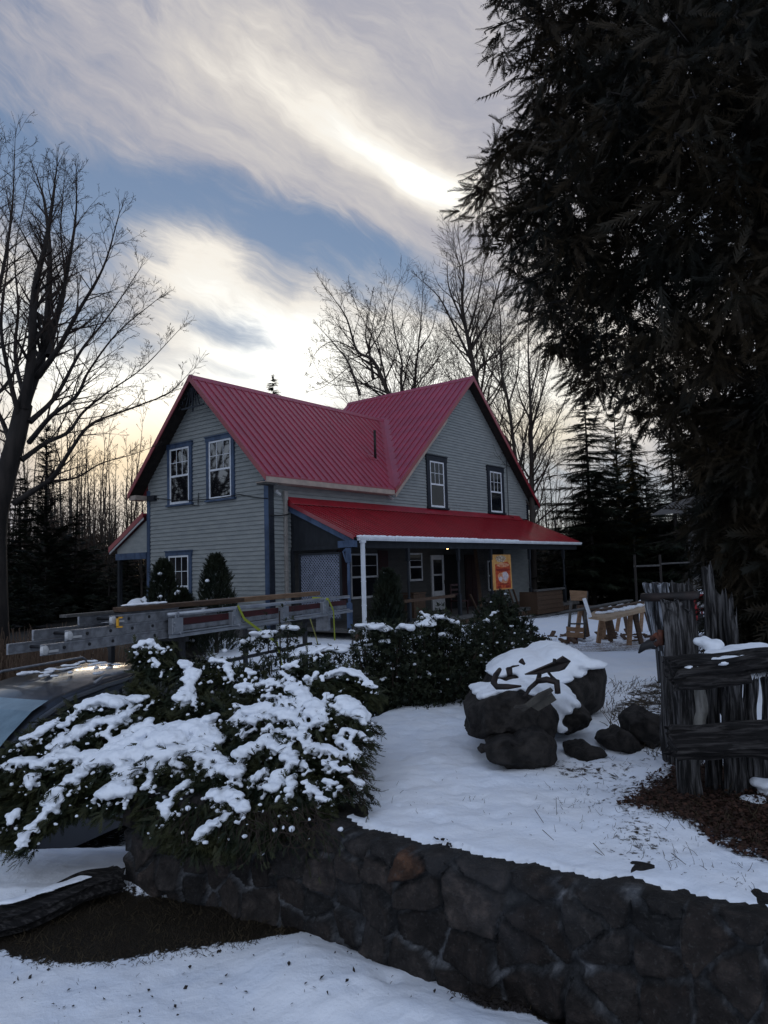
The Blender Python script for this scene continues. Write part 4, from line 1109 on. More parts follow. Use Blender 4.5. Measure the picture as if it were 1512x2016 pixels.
WOODL = ['thin grey bare tree among the crowded trunks of the wood behind the yard', 'bushy bare sapling among the crowded trunks of the wood behind the yard',
         'tall slim bare tree among the crowded trunks of the wood behind the yard', 'short twiggy sapling at the edge of the wood behind the yard']
def place_thin(k, x, y, s, rz):
    z = zat(x, y)
    if k not in first:
        root = thing('forest_tree', WOODL[k], 'tree', (x, y, z), rz, 'thin bare trees of the wood behind the yard'); root.scale = (s, s, s)
        WM[root.name] = Matrix.Identity(4)
        ss = protos[k][0]
        for nm, sel in (('trunk', [q for q in ss if q[2] >= .03]), ('crown', [q for q in ss if q[2] < .03])):
            link(nm, segs_mesh(nm, sel, .03), M['bark_far'] if nm == 'trunk' else M['brush'], root, smooth=True)
        first[k] = root
    else: copy_tree(first[k], (x, y, z), rz, s)
rg = random.Random(12)
for i in range(105):                      # left behind the house
    px = rg.uniform(-60, 340); Y = rg.uniform(40, 62); q = at(px, 1100, Y)
    place_thin(rg.choice([0, 1, 2, 3, 1]), q.x, Y, rg.uniform(.72, 1.02) * (Y / 52), rg.uniform(0, 6.3))
for i in range(60):                      # right, beyond the workbench
    px = rg.uniform(960, 1560); Y = rg.uniform(40, 60); q = at(px, 1100, Y)
    place_thin(rg.choice([0, 1, 2, 3]), q.x, Y, rg.uniform(.62, .86) * (Y / 52), rg.uniform(0, 6.3))
for i in range(16):                      # seen between the roofs
    px = rg.uniform(340, 960); Y = rg.uniform(46, 60); q = at(px, 1100, Y)
    place_thin(rg.choice([0, 1, 2]), q.x, Y, rg.uniform(.65, .85), rg.uniform(0, 6.3))
for i in range(16):                      # to the left, for the reflections
    place_thin(rg.choice([0, 1, 3]), rg.uniform(-34, -22), rg.uniform(12, 32), rg.uniform(.6, .9), rg.uniform(0, 6.3))

# ------------------------------------------------------------------ evergreens
def spray(n=8, bl=.34, bw=.045, ang=38, curl=.12, seed=0, tip=True):
    rs = np.random.RandomState(seed); V, F = [], []
    for i in range(n):
        t = (i + .5) / n
        for sg in (-1, 1):
            a = R(ang + rs.uniform(-9, 9)); L = bl * (1 - .55 * t) * rs.uniform(.8, 1.15); z = -curl * t * t
            p = np.array([t * .85, 0, z]); d = np.array([math.cos(a), sg * math.sin(a), rs.uniform(-.25, .15)])
            s_ = np.array([-d[1], d[0], 0]) * bw / 2
            b = len(V); V += [p - s_, p + s_, p + d * L]; F.append((b, b + 1, b + 2))
    b = len(V); V += [np.array([0, -bw * .4, 0]), np.array([0, bw * .4, 0]), np.array([1.05, 0, -curl])]; F.append((b, b + 1, b + 2))
    return np.array(V), np.array(F)
SP_FLAT = spray(7, .36, .085, 40, .15, 1); SP_FINE = spray(12, .27, .042, 34, .28, 2)
def conifer(root, H, Rb, seed, fmat, nlev=None, tilt=-.15, sp=SP_FLAT, s0=.55, crown0=.10, dense=1.0, irregular=.2, bark=None, trunk_r=.14, per=9):
    rs = np.random.RandomState(seed); segs = []; Pp, Dd, Ss = [], [], []
    nlev = nlev or int(H / .30)
    for i in range(nlev):
        t = i / nlev; z = H * (crown0 + (1 - crown0) * t); Rz = Rb * (1 - t) ** .85 * (1 + irregular * rs.uniform(-1, 1)) + .12
        nb = max(3, int(per * (1 - .4 * t)))
        for k in range(nb):
            a = rs.uniform(0, 2 * math.pi); L = Rz * rs.uniform(.65, 1.1); d = np.array([math.cos(a), math.sin(a), tilt * rs.uniform(-.2, 1.6)])
            p = np.array([0, 0, z + rs.uniform(-.1, .1)]); m_ = max(2, int(L / .28)); 
            for j in range(m_):
                d2 = d + np.array([0, 0, .10 * j / m_]); q = p + d2 * L / m_; segs.append((p, q, .022 * (1 - j / m_) + .006, .022 * (1 - (j + 1) / m_) + .005)); 
                nn = max(1, int(5.2 * dense))
                for _ in range(nn):
                    f_ = rs.uniform(0, 1); pp = p + (q - p) * f_
                    side = np.array([-d[1], d[0], 0]) * rs.uniform(-1, 1) * .9
                    Pp.append(pp); Dd.append(d2 * .8 + side + np.array([0, 0, rs.uniform(-.35, .15)])); Ss.append(s0 * rs.uniform(.6, 1.15) * (.55 + .45 * (1 - t)))
                p = q
            Pp.append(p); Dd.append(d); Ss.append(s0 * .7)
    for _ in range(4): Pp.append(np.array([0, 0, H - .2])); Dd.append(np.array([rs.uniform(-.3, .3), rs.uniform(-.3, .3), 1])); Ss.append(s0 * .7)
    up = np.tile([[0., 0, 1]], (len(Pp), 1)) + rs.normal(0, .25, (len(Pp), 3))
    T = frames(Pp, Dd, up, Ss)
    segs.append((np.array([0, 0, -.3]), np.array([0, 0, H * .5]), trunk_r, trunk_r * .6)); segs.append((np.array([0, 0, H * .5]), np.array([0, 0, H * .97]), trunk_r * .6, .02))
    link('trunk', segs_mesh('trunk', segs, .03), bark or M['bark'], root)
    link('crown', scatter_mesh('crown', sp[0], sp[1], T), fmat, root)
def conifer_thing(name, label, px, pytop, Y, Rb, seed, fmat=None, group=None, pbase=None, **k):
    q = at(px, pytop, Y); z0 = zat(q.x, Y); root = thing(name, label, 'tree', (q.x, Y, z0), 0, group)
    WM[root.name] = Matrix.Identity(4)
    conifer(root, q.z - z0, Rb, seed, fmat or M['spruce'], **k)
    return root
conifer_thing('spruce_tree', 'dark pointed spruce standing highest right of the farmhouse', 1150, 776, 34, 2.9, 1, irregular=.32, s0=.60, tilt=-.08, dense=1.5, per=12)
ec = conifer_thing('spruce_tree', 'dark spruce with ragged drooping limbs in the dark group right of the porch', 1242, 860, 37, 2.8, 2, irregular=.4, s0=.65, tilt=-.25, dense=1.5, per=12, group='dark evergreens behind the yard')
conifer_thing('cedar_tree', 'yellowing cedar beside the pointed spruce', 1208, 800, 36.5, 1.7, 3, M['yellow_cedar'], tilt=.5, s0=.5, dense=1.4, irregular=.3)
ed = conifer_thing('spruce_tree', 'bushy dark evergreen at the dark edge of the wood', 40, 930, 38, 2.6, 4, irregular=.35, s0=.65, tilt=.1, dense=1.3, group='dark evergreens behind the yard')
conifer_thing('cedar_tree', 'dark cedar poking up behind the big bare tree on the left', 92, 838, 34, 1.5, 5, tilt=.45, s0=.5, dense=1.3, irregular=.3)
ee = conifer_thing('spruce_tree', 'small dense dark evergreen filling the low edge of the wood', 150, 1010, 35, 2.2, 6, irregular=.3, s0=.6, tilt=.25, dense=1.4, crown0=.02, group='dark evergreens behind the yard')
conifer_thing('spruce_tree', 'small dark spruce tip just above the left ridge', 537, 742, 50, 1.6, 8, s0=.6, tilt=.1, dense=1.3)
conifer_thing('hemlock_tree', 'open limbed dark hemlock with sky showing through right of the spruces', 1318, 830, 33, 2.7, 7, tilt=-.22, s0=.6, dense=.8, irregular=.5, nlev=22)
rg = random.Random(31)
def ecopy(src, px, Y, s): 
    q = at(px, 1100, Y); copy_tree(src, (q.x, Y, zat(q.x, Y)), rg.uniform(0, 6), s)
for px, Y, s, k in ((-40, 36, .95, 0), (-10, 33, .6, 1), (90, 31, .62, 1), (130, 40, .8, 0), (190, 36, .75, 1), (215, 31, .62, 1), (250, 42, .8, 0), (60, 28, .55, 1), (10, 27, .55, 1), (285, 45, .9, 1),
                    (170, 44, .95, 1), (-30, 44, 1.1, 0), (230, 36, .6, 1), (110, 46, 1.0, 0), (1100, 44, .75, 1), (1180, 40, .9, 0), (1280, 42, .95, 0), (1370, 38, 1.05, 0), (1440, 34, 1.1, 0), (1500, 38, 1.1, 0),
                    (1130, 38, .7, 1), (1210, 36, .75, 1), (1300, 36, .7, 1), (1060, 46, .8, 1), (1250, 33, .6, 1), (1350, 32, .6, 1), (1090, 37, .55, 1), (1020, 50, .8, 0), (1400, 44, 1.1, 0), (1560, 36, 1.1, 0)):
    ecopy((ed, ee)[k], px, Y, s * (.74 if px < 320 else 1))
for x, y, s, k in ((30, 18, 1.5, 0), (36, 26, 1.6, 1), (27, 11, 1.4, 1), (40, 34, 1.6, 0), (33, 5, 1.5, 0), (26, 28, 1.3, 1), (42, 15, 1.7, 1)):     # wood off to the right, seen in the panes
    copy_tree((ed, ee)[k], (x, y, zat(x, y)), rg.uniform(0, 6), s)
# far wood: a deep band of twigs and trunks nobody could count
def far_wood():
    rs = np.random.RandomState(8); segs = []
    for i in range(5200):
        x = rs.uniform(-62, 85); y = rs.uniform(58, 92) if i % 4 else rs.uniform(48, 58)
        if y < 58 and -6 < x < 20: y += 12
        H = rs.uniform(3.5, 9.5) * (1.0 if i % 3 else .5); ln = rs.uniform(-.12, .12, 2); r_ = rs.uniform(.02, .07)
        p = np.array([x, y, -.6]); q = p + np.array([ln[0] * H, ln[1] * H, H * .55]); s_ = p + np.array([ln[0] * H * 1.6, ln[1] * H, H])
        segs += [(p, q, r_, r_ * .7), (q, s_, r_ * .7, .012)]
        for _ in range(5):
            t = rs.uniform(.25, 1); b = p + (s_ - p) * t; a = rs.uniform(0, 6.28); L = rs.uniform(.6, 1.8)
            segs.append((b, b + np.array([math.cos(a) * .7, math.sin(a) * .7, rs.uniform(.2, 1)]) * L, .02, .008))
    o = link('far_wood', segs_mesh('far_wood', segs, .05), M['brush']); setp(o, 'dense bare wood filling the background behind the yard', 'wood', kind='stuff')
    Pp = np.stack([rs.uniform(-70, 95, 9000), rs.uniform(60, 90, 9000), rs.uniform(-.5, 5.2, 9000) ** 1.0], 1)
    D_ = rs.normal(0, 1, (9000, 3)); D_[:, 2] *= .5
    o = link('undergrowth', scatter_mesh('undergrowth', SP_FLAT[0], SP_FLAT[1], frames(Pp, D_, rs.normal(0, 1, (9000, 3)), rs.uniform(1.2, 2.6, 9000))), M['spruce'])
    setp(o, 'dark evergreen undergrowth through the far wood', 'undergrowth', kind='stuff')
far_wood()

# the great cedar on the right
def big_cedar():
    CX, CY = 4.75, 8.6
    prof = [(-60, 960), (0, 965), (100, 1015), (180, 1000), (300, 962), (370, 935), (450, 985), (560, 998), (640, 1040), (700, 1085), (760, 1175), (830, 1300), (950, 1385), (1100, 1430), (1250, 1452), (1400, 1478), (1480, 1510)]
    zz = np.array([at(x, y, CY - .6).z for y, x in prof]); rr = np.array([CX - at(x, y, CY - .6).x for y, x in prof])
    o_ = np.argsort(zz); zz, rr = zz[o_], rr[o_]
    root = thing('cedar_tree', 'huge dark cedar with hanging sprays towering over the right of the yard', 'tree', (CX, CY, zat(CX, CY)))
    rs = np.random.RandomState(3); segs = []; Pp, Dd, Ss = [], [], []
    zmax = zz[-1] + 2.5
    for _ in range(9500):            # older inner foliage that closes the crown
        z = rs.uniform(1.0, zmax); a = rs.uniform(0, 6.283); Rz = float(np.interp(z, zz, rr)); hole = fbm(math.cos(a) * 2.6, math.sin(a) * 2.6, z * 1.3 + 9, 3)
        if hole > .10: continue
        r_ = Rz * rs.uniform(.30, .86); Pp.append(np.array([CX + math.cos(a) * r_, CY + math.sin(a) * r_, z])); Dd.append(rs.normal(0, 1, 3) + [0, 0, -.5]); Ss.append(rs.uniform(.45, .8))
    K = 0
    while K < 1500:
        z = rs.uniform(.85, zmax); a = rs.uniform(0, 2 * math.pi); back = math.sin(a) > .3
        if back and rs.rand() < .6: continue
        if z > 7.4 and rs.rand() < .35: continue
        if fbm(math.cos(a) * 2.6, math.sin(a) * 2.6, z * 1.3 + 9, 3) > .22: continue
        lump = 1 + .18 * fbm(math.cos(a) * 2.0, math.sin(a) * 2.0, z * .9, 3)
        Rz = float(np.interp(z, zz, rr)) if z < zz[-1] else rr[-1] * (1 - .10 * (z - zz[-1]))
        rad = Rz * lump * rs.uniform(.30, 1.0) ** .45; o3 = np.array([math.cos(a), math.sin(a), 0])
        c = np.array([CX, CY, z]) + o3 * max(rad - .18, .1); K += 1
        b0 = np.array([CX, CY, z + rs.uniform(-.1, .5)]); m_ = (b0 + c) / 2 + [0, 0, .14 * rad * .5]
        cc = catmull([b0, m_, c, c + o3 * .16 - [0, 0, .10]], 4)
        for i in range(len(cc) - 1) if K % 7 == 0 else range(len(cc) - 3, len(cc) - 1): segs.append((cc[i] + rs.normal(0, .03, 3) * (K % 7 > 0), cc[i + 1], .018 * (1 - i / len(cc)) + .005, .018 * (1 - (i + 1) / len(cc)) + .004))
        s_ = rs.uniform(.7, 1.25); n = int(34 * s_)
        rad_ = np.array([.17, .17, .13]) * s_
        off = rs.normal(0, 1, (n, 3)) * rad_; off[:, 2] -= np.abs(off[:, 2]) * .3
        # each bough hangs: its outer twigs droop below it
        out = off @ o3; off[:, 2] -= np.maximum(out, 0) * .55
        Pp.extend(list(c + off * .55 - o3 * .06)); Dd.extend(list(o3 * .25 + off / .2 * .6 + rs.normal(0, .4, (n, 3)) + [0, 0, -.40])); Ss.extend(list(rs.uniform(.18, .36, n)))
    up = rs.normal(0, 1, (len(Pp), 3))
    segs += [(np.array([CX + .02, CY, .2]), np.array([CX, CY, 5]), .30, .2), (np.array([CX, CY, 5]), np.array([CX, CY, zmax + 2]), .2, .03)]
    link('trunk', segs_mesh('trunk', segs, .03), M['bark'], root, world=True)
    link('crown', scatter_mesh('crown', SP_FINE[0], SP_FINE[1], frames(Pp, Dd, up, Ss)), M['cedar'], root, world=True)
    print('cedar sprays', len(Pp))
big_cedar()
# ------------------------------------------------------------------ snow laden juniper spilling over the wall
def JD(x, y):
    base = np.interp(x, [0, 262, 430, 600, 740], [4.60, 4.55, 4.22, 3.90, 3.80]); sl = np.interp(x, [0, 262, 430], [.0020, .0030, .0042])
    return float(base + (1600 - y) * sl) + (.0 if y < 1600 else -.0)
LOBES = [([(285, 1377), (240, 1383), (190, 1382), (152, 1398), (133, 1432)], 13), ([(262, 1402), (230, 1418), (190, 1422), (160, 1442), (130, 1457), (100, 1472)], 11),
 ([(112, 1420), (80, 1442), (42, 1468)], 9), ([(300, 1422), (262, 1440), (225, 1466), (190, 1486), (150, 1492), (112, 1484)], 10),
 ([(4, 1512), (40, 1500), (75, 1506), (105, 1497), (140, 1482)], 12), ([(330, 1432), (290, 1442), (255, 1462), (220, 1482), (175, 1512), (130, 1547)], 11),
 ([(430, 1455), (385, 1436), (345, 1446), (310, 1466), (262, 1486), (205, 1500)], 20), ([(425, 1470), (380, 1468), (330, 1488), (280, 1490)], 15), ([(252, 1500), (246, 1532), (226, 1558), (207, 1572)], 18),
 ([(150, 1522), (115, 1556), (92, 1582)], 9), ([(72, 1528), (58, 1547)], 13), ([(122, 1572), (95, 1602), (62, 1632), (42, 1662)], 8), ([(32, 1600), (20, 1626)], 7),
 ([(262, 1493), (288, 1502), (311, 1517)], 10), ([(381, 1486), (426, 1499), (450, 1515), (468, 1531)], 12), ([(400, 1500), (415, 1530)], 8),
 ([(365, 1545), (346, 1567), (331, 1590), (322, 1615)], 11), ([(385, 1652), (410, 1632), (446, 1610)], 9), ([(422, 1562), (452, 1578), (484, 1598)], 14), ([(440, 1560), (474, 1568)], 11),
 ([(474, 1488), (505, 1470), (535, 1460)], 13), ([(535, 1462), (560, 1482), (582, 1505)], 13), ([(578, 1508), (552, 1530), (532, 1562)], 12), ([(575, 1530), (568, 1568)], 8),
 ([(463, 1418), (492, 1402), (525, 1396), (562, 1404), (608, 1446)], 12), ([(480, 1425), (520, 1416), (550, 1424)], 9), ([(545, 1442), (575, 1446), (600, 1460), (612, 1482)], 9),
 ([(566, 1346), (590, 1372), (618, 1396), (632, 1412), (622, 1432)], 13), ([(640, 1374), (680, 1382), (705, 1406), (716, 1424)], 11), ([(650, 1392), (690, 1410)], 8),
 ([(640, 1332), (680, 1322), (715, 1335), (738, 1358)], 7), ([(468, 1354), (500, 1354), (530, 1346), (553, 1352)], 7), ([(552, 1330), (580, 1340)], 6),
 ([(424, 1412), (395, 1428)], 8), ([(405, 1442), (432, 1452)], 9), ([(360, 1306), (376, 1326), (384, 1342)], 12), ([(376, 1338), (368, 1362), (356, 1392)], 13), ([(384, 1370), (380, 1392)], 8),
 ([(417, 1302), (440, 1306)], 10), ([(448, 1310), (456, 1334)], 7), ([(266, 1278), (290, 1266), (320, 1278)], 7), ([(674, 1440), (700, 1444), (722, 1454)], 7),
 ([(690, 1534), (712, 1546)], 7), ([(640, 1502), (662, 1512)], 6), ([(640, 1540), (668, 1552)], 6), ([(596, 1500), (606, 1520)], 6), ([(485, 1320), (502, 1328)], 6), ([(610, 1290), (640, 1278)], 5),
 ([(300, 1300), (312, 1312)], 4), ([(460, 1390), (478, 1396)], 5), ([(200, 1450), (215, 1440)], 5), ([(520, 1440), (532, 1432)], 4), ([(600, 1340), (625, 1330)], 6), ([(560, 1316), (585, 1306)], 5), ([(660, 1450), (690, 1470), (700, 1490)], 9), ([(620, 1470), (650, 1480), (672, 1490)], 8), ([(655, 1516), (690, 1520)], 6), ([(600, 1545), (625, 1565), (640, 1580)], 7), ([(500, 1540), (520, 1520)], 8), ([(290, 1530), (300, 1560)], 7), ([(340, 1500), (360, 1512)], 9), ([(500, 1440), (470, 1450)], 7), ([(590, 1400), (560, 1380), (520, 1372)], 8)]
JOUT = np.array([(-10, 1500), (60, 1440), (150, 1384), (250, 1376), (268, 1330), (262, 1272), (330, 1264), (400, 1296), (470, 1312), (560, 1296), (640, 1306), (722, 1330), (742, 1366), (700, 1420), (700, 1480), (690, 1530), (655, 1556),
                 (620, 1578), (590, 1612), (520, 1655), (400, 1675), (300, 1640), (262, 1580), (150, 1600), (40, 1668), (-10, 1650)], float)
def juniper():
    root = thing('juniper_bush', 'wide spreading juniper loaded with thick snow and spilling over the stone wall', 'bush', (-.9, 5.0, .45))
    rs = np.random.RandomState(6); Pp, Dd, Uu, Ss = [], [], [], []; ells = []; stems = []
    cen = np.array([-.85, 5.1, .75])
    for pts, w in LOBES:
        W_ = [np.array(at(x, y, JD(x, y))) for x, y in pts]
        c = catmull(W_, 6) if len(W_) > 2 else [W_[0] + (W_[1] - W_[0]) * t for t in np.linspace(0, 1, 8)]
        L = sum(np.linalg.norm(c[i + 1] - c[i]) for i in range(len(c) - 1)); n = max(4, int(L / .022)); Yw = c[0][1]
        r0 = w / 1436 * Yw * 1.14
        for i in range(n):
            f = i / (n - 1) * (len(c) - 1); j = min(int(f), len(c) - 2); p = c[j] + (c[j + 1] - c[j]) * (f - j)
            k = .88 + .4 * fbm(p[0] * 7, p[1] * 7, p[2] * 7, 2) * 1.6; k *= (1 - .35 * abs(2 * i / (n - 1) - 1) ** 3)
            r = max(.018, r0 * k); off = rs.normal(0, r0 * .26, 3) * [1, 1.6, .5]
            ells.append((p + off + [0, 0, .012], (r * rs.uniform(.9, 1.4), r * rs.uniform(1.1, 1.8), r * rs.uniform(.55, .75)), rs.uniform(0, 3)))
            if rs.rand() < .9:      # ragged lower edge
                for _k in range(3):
                    o4 = rs.normal(0, 1, 3) * [r0 * 1.15, r0 * 1.3, .006]; o4[2] -= r * .55 + rs.uniform(0, .022); r4 = rs.uniform(.007, .015)
                    ells.append((p + o4, (r4 * 1.2, r4, r4 * .8), 0))
            if rs.rand() < .5:      # lumps that slid off to the side along a twig
                o2 = rs.normal(0, r0 * .9, 3); o2[2] = -abs(o2[2]) * .8
                rr = r * rs.uniform(.22, .42); ells.append((p + o2, (rr, rr, rr * .8), 0))
            out = p - cen; out[2] = 0; out /= max(np.linalg.norm(out), .01)
            tang = (c[j + 1] - c[j]); tang /= max(np.linalg.norm(tang), 1e-5)
            for _ in range(13):
                o3 = rs.normal(0, 1, 3) * [r0 * 1.0, r0 * 1.3, .02]; o3[2] = -abs(rs.normal(0, .045)) - r * .55
                Pp.append(p + o3); d = out * .7 + tang * rs.uniform(-.2, .8) + rs.normal(0, .45, 3) + np.array([0, 0, -.30]); Dd.append(d); Ss.append(rs.uniform(.05, .11))
        for a, b in zip(c[:-1], c[1:]): stems.append((a - [0, 0, r0], b - [0, 0, r0], .008, .007))
    # body of the bush
    N = 14000; X_ = rs.uniform(-10, 746, N * 2); Y_ = rs.uniform(1264, 1676, N * 2); ins = inside(np.stack([X_, Y_], 1), JOUT)
    X_, Y_ = X_[ins], Y_[ins]
    for x, y in zip(X_, Y_):
        cl = fbm(x * .018, y * .024, 4.0, 3)
        if y < 1375 and x > 300 and cl < -.16: continue
        dp = rs.exponential(.13) + .035; p = np.array(at(x, y, JD(x, y) + dp)); out = p - cen; out[2] = 0; out /= max(np.linalg.norm(out), .01)
        Pp.append(p); Dd.append(out * .6 + rs.normal(0, .5, 3) + np.array([0, 0, -.15 if y < 1560 else -.7])); Ss.append(rs.uniform(.06, .13))
    for _ in range(110):       # bare tips reaching out to the right and left
        x, y = (rs.uniform(660, 705), rs.uniform(1410, 1560)) if rs.rand() < .6 else (rs.uniform(470, 640), rs.uniform(1590, 1640))
        p = np.array(at(x, y, JD(x, y))); d = np.array([rs.uniform(.1, .9), rs.uniform(-.8, .0), rs.uniform(-.7, .05)]); d /= np.linalg.norm(d)
        q = p
        for k in range(3): q2 = q + (d + rs.normal(0, .15, 3)) * .055; stems.append((q, q2, .0028, .002)); Pp.append(q2); Dd.append(d + rs.normal(0, .3, 3)); Ss.append(.045); q = q2
    for _ in range(90):
        a = cen + rs.normal(0, .15, 3) - [0, 0, .5]; _i = rs.randint(len(X_)); x, y = X_[_i], max(Y_[_i], 1400); b = np.array(at(x, min(y, 1560), JD(x, min(y, 1560)) + .22)); m_ = (a + b) / 2 + [0, 0, .02]
        stems.append((a, m_, .02, .014)); stems.append((m_, b, .014, .006))
    for _ in range(150):       # dead brown runners hanging over the face of the wall
        x, y = rs.uniform(300, 640), rs.uniform(1575, 1640); q = np.array(at(x, y, JD(x, y) - .03)); d = np.array([rs.uniform(-.5, .5), rs.uniform(-.5, 0), -1.])
        for k in range(rs.randint(3, 7)):
            d = d / np.linalg.norm(d) + rs.normal(0, .25, 3); q2 = q + d * .032; stems.append((q, q2, .0022, .0018)); q = q2
            if rs.rand() < .5: Pp.append(q); Dd.append(d); Ss.append(.04)
    up = rs.normal(0, .6, (len(Pp), 3)) + [0, 0, 1]
    sp = spray(6, .40, .085, 36, .12, 5)
    link('branches', segs_mesh('branches', stems, .05), M['twig'], root, world=True)
    cr = link('foliage', scatter_mesh('foliage', sp[0], sp[1], frames(Pp, Dd, up, Ss)), M['juniper'], root, world=True)
    # small clots of snow caught in the sprays
    for _ in range(650):
        k = rs.randint(len(Pp)); r = rs.uniform(.005, .018); ells.append((np.array(Pp[k]) + [0, -.01, .015], (r, r * 1.2, r * .8), 0))
    link('snow_load', snow_mesh('snow_load', ells, .0088, .0095, 26), M['snow'], root, world=True, smooth=True)
juniper()

# ------------------------------------------------------------------ broadleaf shrubs with snow caught in them
LEAF = (np.array([[0, 0, 0], [.5, -.28, .06], [1, 0, -.05], [.5, .28, .06],
                  [.1, 0, .05], [.45, -.1, .35], [.7, -.25, .75], [.55, .12, .45],
                  [.05, 0, 0], [.2, .4, .2], [.35, .85, .1], [.4, .35, .05],
                  [.05, 0, 0], [.3, -.35, .1], [.3, -.9, .2], [.12, -.4, .12]]), np.array([[0, 1, 2, 3], [4, 5, 6, 7], [8, 9, 10, 11], [12, 13, 14, 15]]))
def shrub(name, label, px, ytop, ybase, Y, wpx, seed, dens=1.0, snow=40, srange=(.012, .035), big=(), leaf=.045, fmat='shrub', upright=.5, zb=None, group=None, cat='shrub'):
    b = at(px, ybase, Y); top = at(px, ytop, Y); z0 = zat(b.x, Y) if zb is None else zb; H = top.z - z0; Rw = wpx / 2 / 1436 * Y
    root = thing(name, label, cat, (b.x, Y, z0), 0, group)
    rs = np.random.RandomState(seed); Pp, Dd, Ss, stems, ells = [], [], [], [], []
    nst = int(26 * dens)
    tips = []
    for i in range(nst):
        a = rs.uniform(0, 6.28); rr = rs.uniform(0, 1) ** .6; tip = np.array([math.cos(a) * Rw * rr, math.sin(a) * Rw * .8 * rr, H * (1 - .50 * rr ** 2.0) * rs.uniform(.50, 1.10)])
        base = np.array([tip[0] * .25, tip[1] * .25, -.05]); m_ = (base + tip) / 2 + [tip[0] * .12, tip[1] * .12, .02 * H]
        c = catmull([base, m_, tip], 6)
        for a_, b_ in zip(c[:-1], c[1:]): stems.append((a_, b_, .008, .006))
        for j in range(int(70 * dens)):
            t = rs.uniform(.12, 1); k = t * (len(c) - 1); jj = min(int(k), len(c) - 2); p = c[jj] + (c[jj + 1] - c[jj]) * (k - jj)
            sp = Rw * .26 * (1.15 - t * .7); off = rs.normal(0, 1, 3) * [sp, sp, sp * .7]
            q = p + off; q[2] = max(q[2], .01)
            Pp.append(q); d = off / (np.linalg.norm(off) + .01) * .6 + rs.normal(0, .3, 3) + [0, 0, upright]; Dd.append(d); Ss.append(leaf * rs.uniform(.6, 1.3))
            if t > .45 and rs.rand() < snow / (nst * 70 * dens) * 1.7:
                r = rs.uniform(*srange); ells.append((q + [0, 0, r * .5], (r * rs.uniform(.9, 1.7), r * rs.uniform(.9, 1.6), r * .75), rs.uniform(0, 3)))
    for (bx, by, bw, bh) in big:
        c = np.array(at(bx, by, Y - Rw * .45)) - [b.x, Y, z0]; r = bw / 2 / 1436 * Y
        for _ in range(max(4, int(bw / 5))):
            o = rs.uniform(-1, 1, 3) * [r * .75, r * .7, bh / 2 / 1436 * Y * .5]; k = bh / 2 / 1436 * Y
            ells.append((c + o, (r * rs.uniform(.28, .5), r * rs.uniform(.3, .55), k * rs.uniform(.5, .85)), rs.uniform(0, 3)))
        for _ in range(60):
            Pp.append(c + rs.normal(0, 1, 3) * [r * .7, r * .6, .03] - [0, 0, bh / 1436 * Y * .6]); Dd.append(rs.normal(0, 1, 3)); Ss.append(leaf)
    link('branches', segs_mesh('branches', stems, .05), M['twig'], root)
    link('foliage', scatter_mesh('foliage', LEAF[0], LEAF[1], frames(Pp, Dd, rs.normal(0, 1, (len(Pp), 3)), Ss)), M[fmat], root)
    if ells: link('snow_load', snow_mesh('snow_load', ells, .0135 if Y < 9 else .02, .005, 15), M['snow'], root, smooth=True)
    return root
gs = 'evergreen shrubs along the edge of the terrace'
shrub('evergreen_shrub', 'low dark shrub with a few snow clots between the big juniper and the hedge', 560, 1235, 1395, 6.6, 240, 41, 1.2, 120, (.008, .022), big=[(520, 1248, 50, 14), (575, 1236, 50, 12), (490, 1262, 30, 14)], group=gs)
shrub('evergreen_shrub', 'dark shrub with long snowy twigs just right of the truck rack', 650, 1290, 1395, 6.3, 190, 42, 1.0, 130, (.008, .022), big=[(640, 1275, 90, 12), (600, 1285, 60, 10)], group=gs)
shrub('evergreen_shrub', 'dense dark shrub with two thick snow caps near the white downspout', 770, 1212, 1400, 7.2, 200, 43, 1.6, 90, (.010, .026), big=[(735, 1232, 62, 12), (760, 1240, 40, 9), (805, 1235, 40, 20), (760, 1262, 30, 10)], group=gs)
shrub('evergreen_shrub', 'dense dark shrub under a row of snow caps in the middle of the hedge', 865, 1205, 1398, 7.4, 210, 44, 1.7, 130, (.010, .026), big=[(835, 1226, 46, 15), (858, 1214, 40, 10), (893, 1222, 26, 14), (878, 1250, 30, 14), (905, 1240, 18, 9)], group=gs)
shrub('evergreen_shrub', 'dark shrub speckled with small snow clots at the right end of the hedge', 965, 1225, 1385, 7.8, 190, 45, 1.7, 190, (.010, .024), big=[(960, 1222, 20, 14), (930, 1262, 24, 9), (990, 1300, 26, 9)], group=gs)
shrub('leggy_shrub', 'thin upright shrub with snow blobs on its tips beside the downspout', 690, 1150, 1390, 7.5, 70, 46, .45, 34, (.02, .045), upright=.9)
shrub('leggy_shrub', 'single snowy sprig sticking up above the hedge in front of the door', 842, 1172, 1390, 7.6, 30, 47, .30, 16, (.025, .045), upright=.9)
shrub('low_juniper', 'prickly low juniper with snow on its fingers at the corner of the porch path', 1040, 1238, 1290, 10.5, 90, 48, .8, 60, (.015, .03), leaf=.07, upright=.3)
shrub('evergreen_shrub', 'tall dark shrub in front of the right porch posts with reddish stems', 990, 1168, 1300, 11.5, 130, 49, 1.2, 60, (.014, .03), leaf=.08, group=gs)
shrub('brush_thicket', 'brown leafless thicket behind the truck at the left edge', 60, 1275, 1400, 12.0, 420, 50, 1.0, 30, (.02, .05), leaf=.03, fmat='brush', cat='thicket')
shrub('snowy_bush', 'small snow covered bush beyond the truck roof', 190, 1268, 1310, 14.5, 200, 51, .6, 90, (.02, .06), leaf=.09, cat='bush')
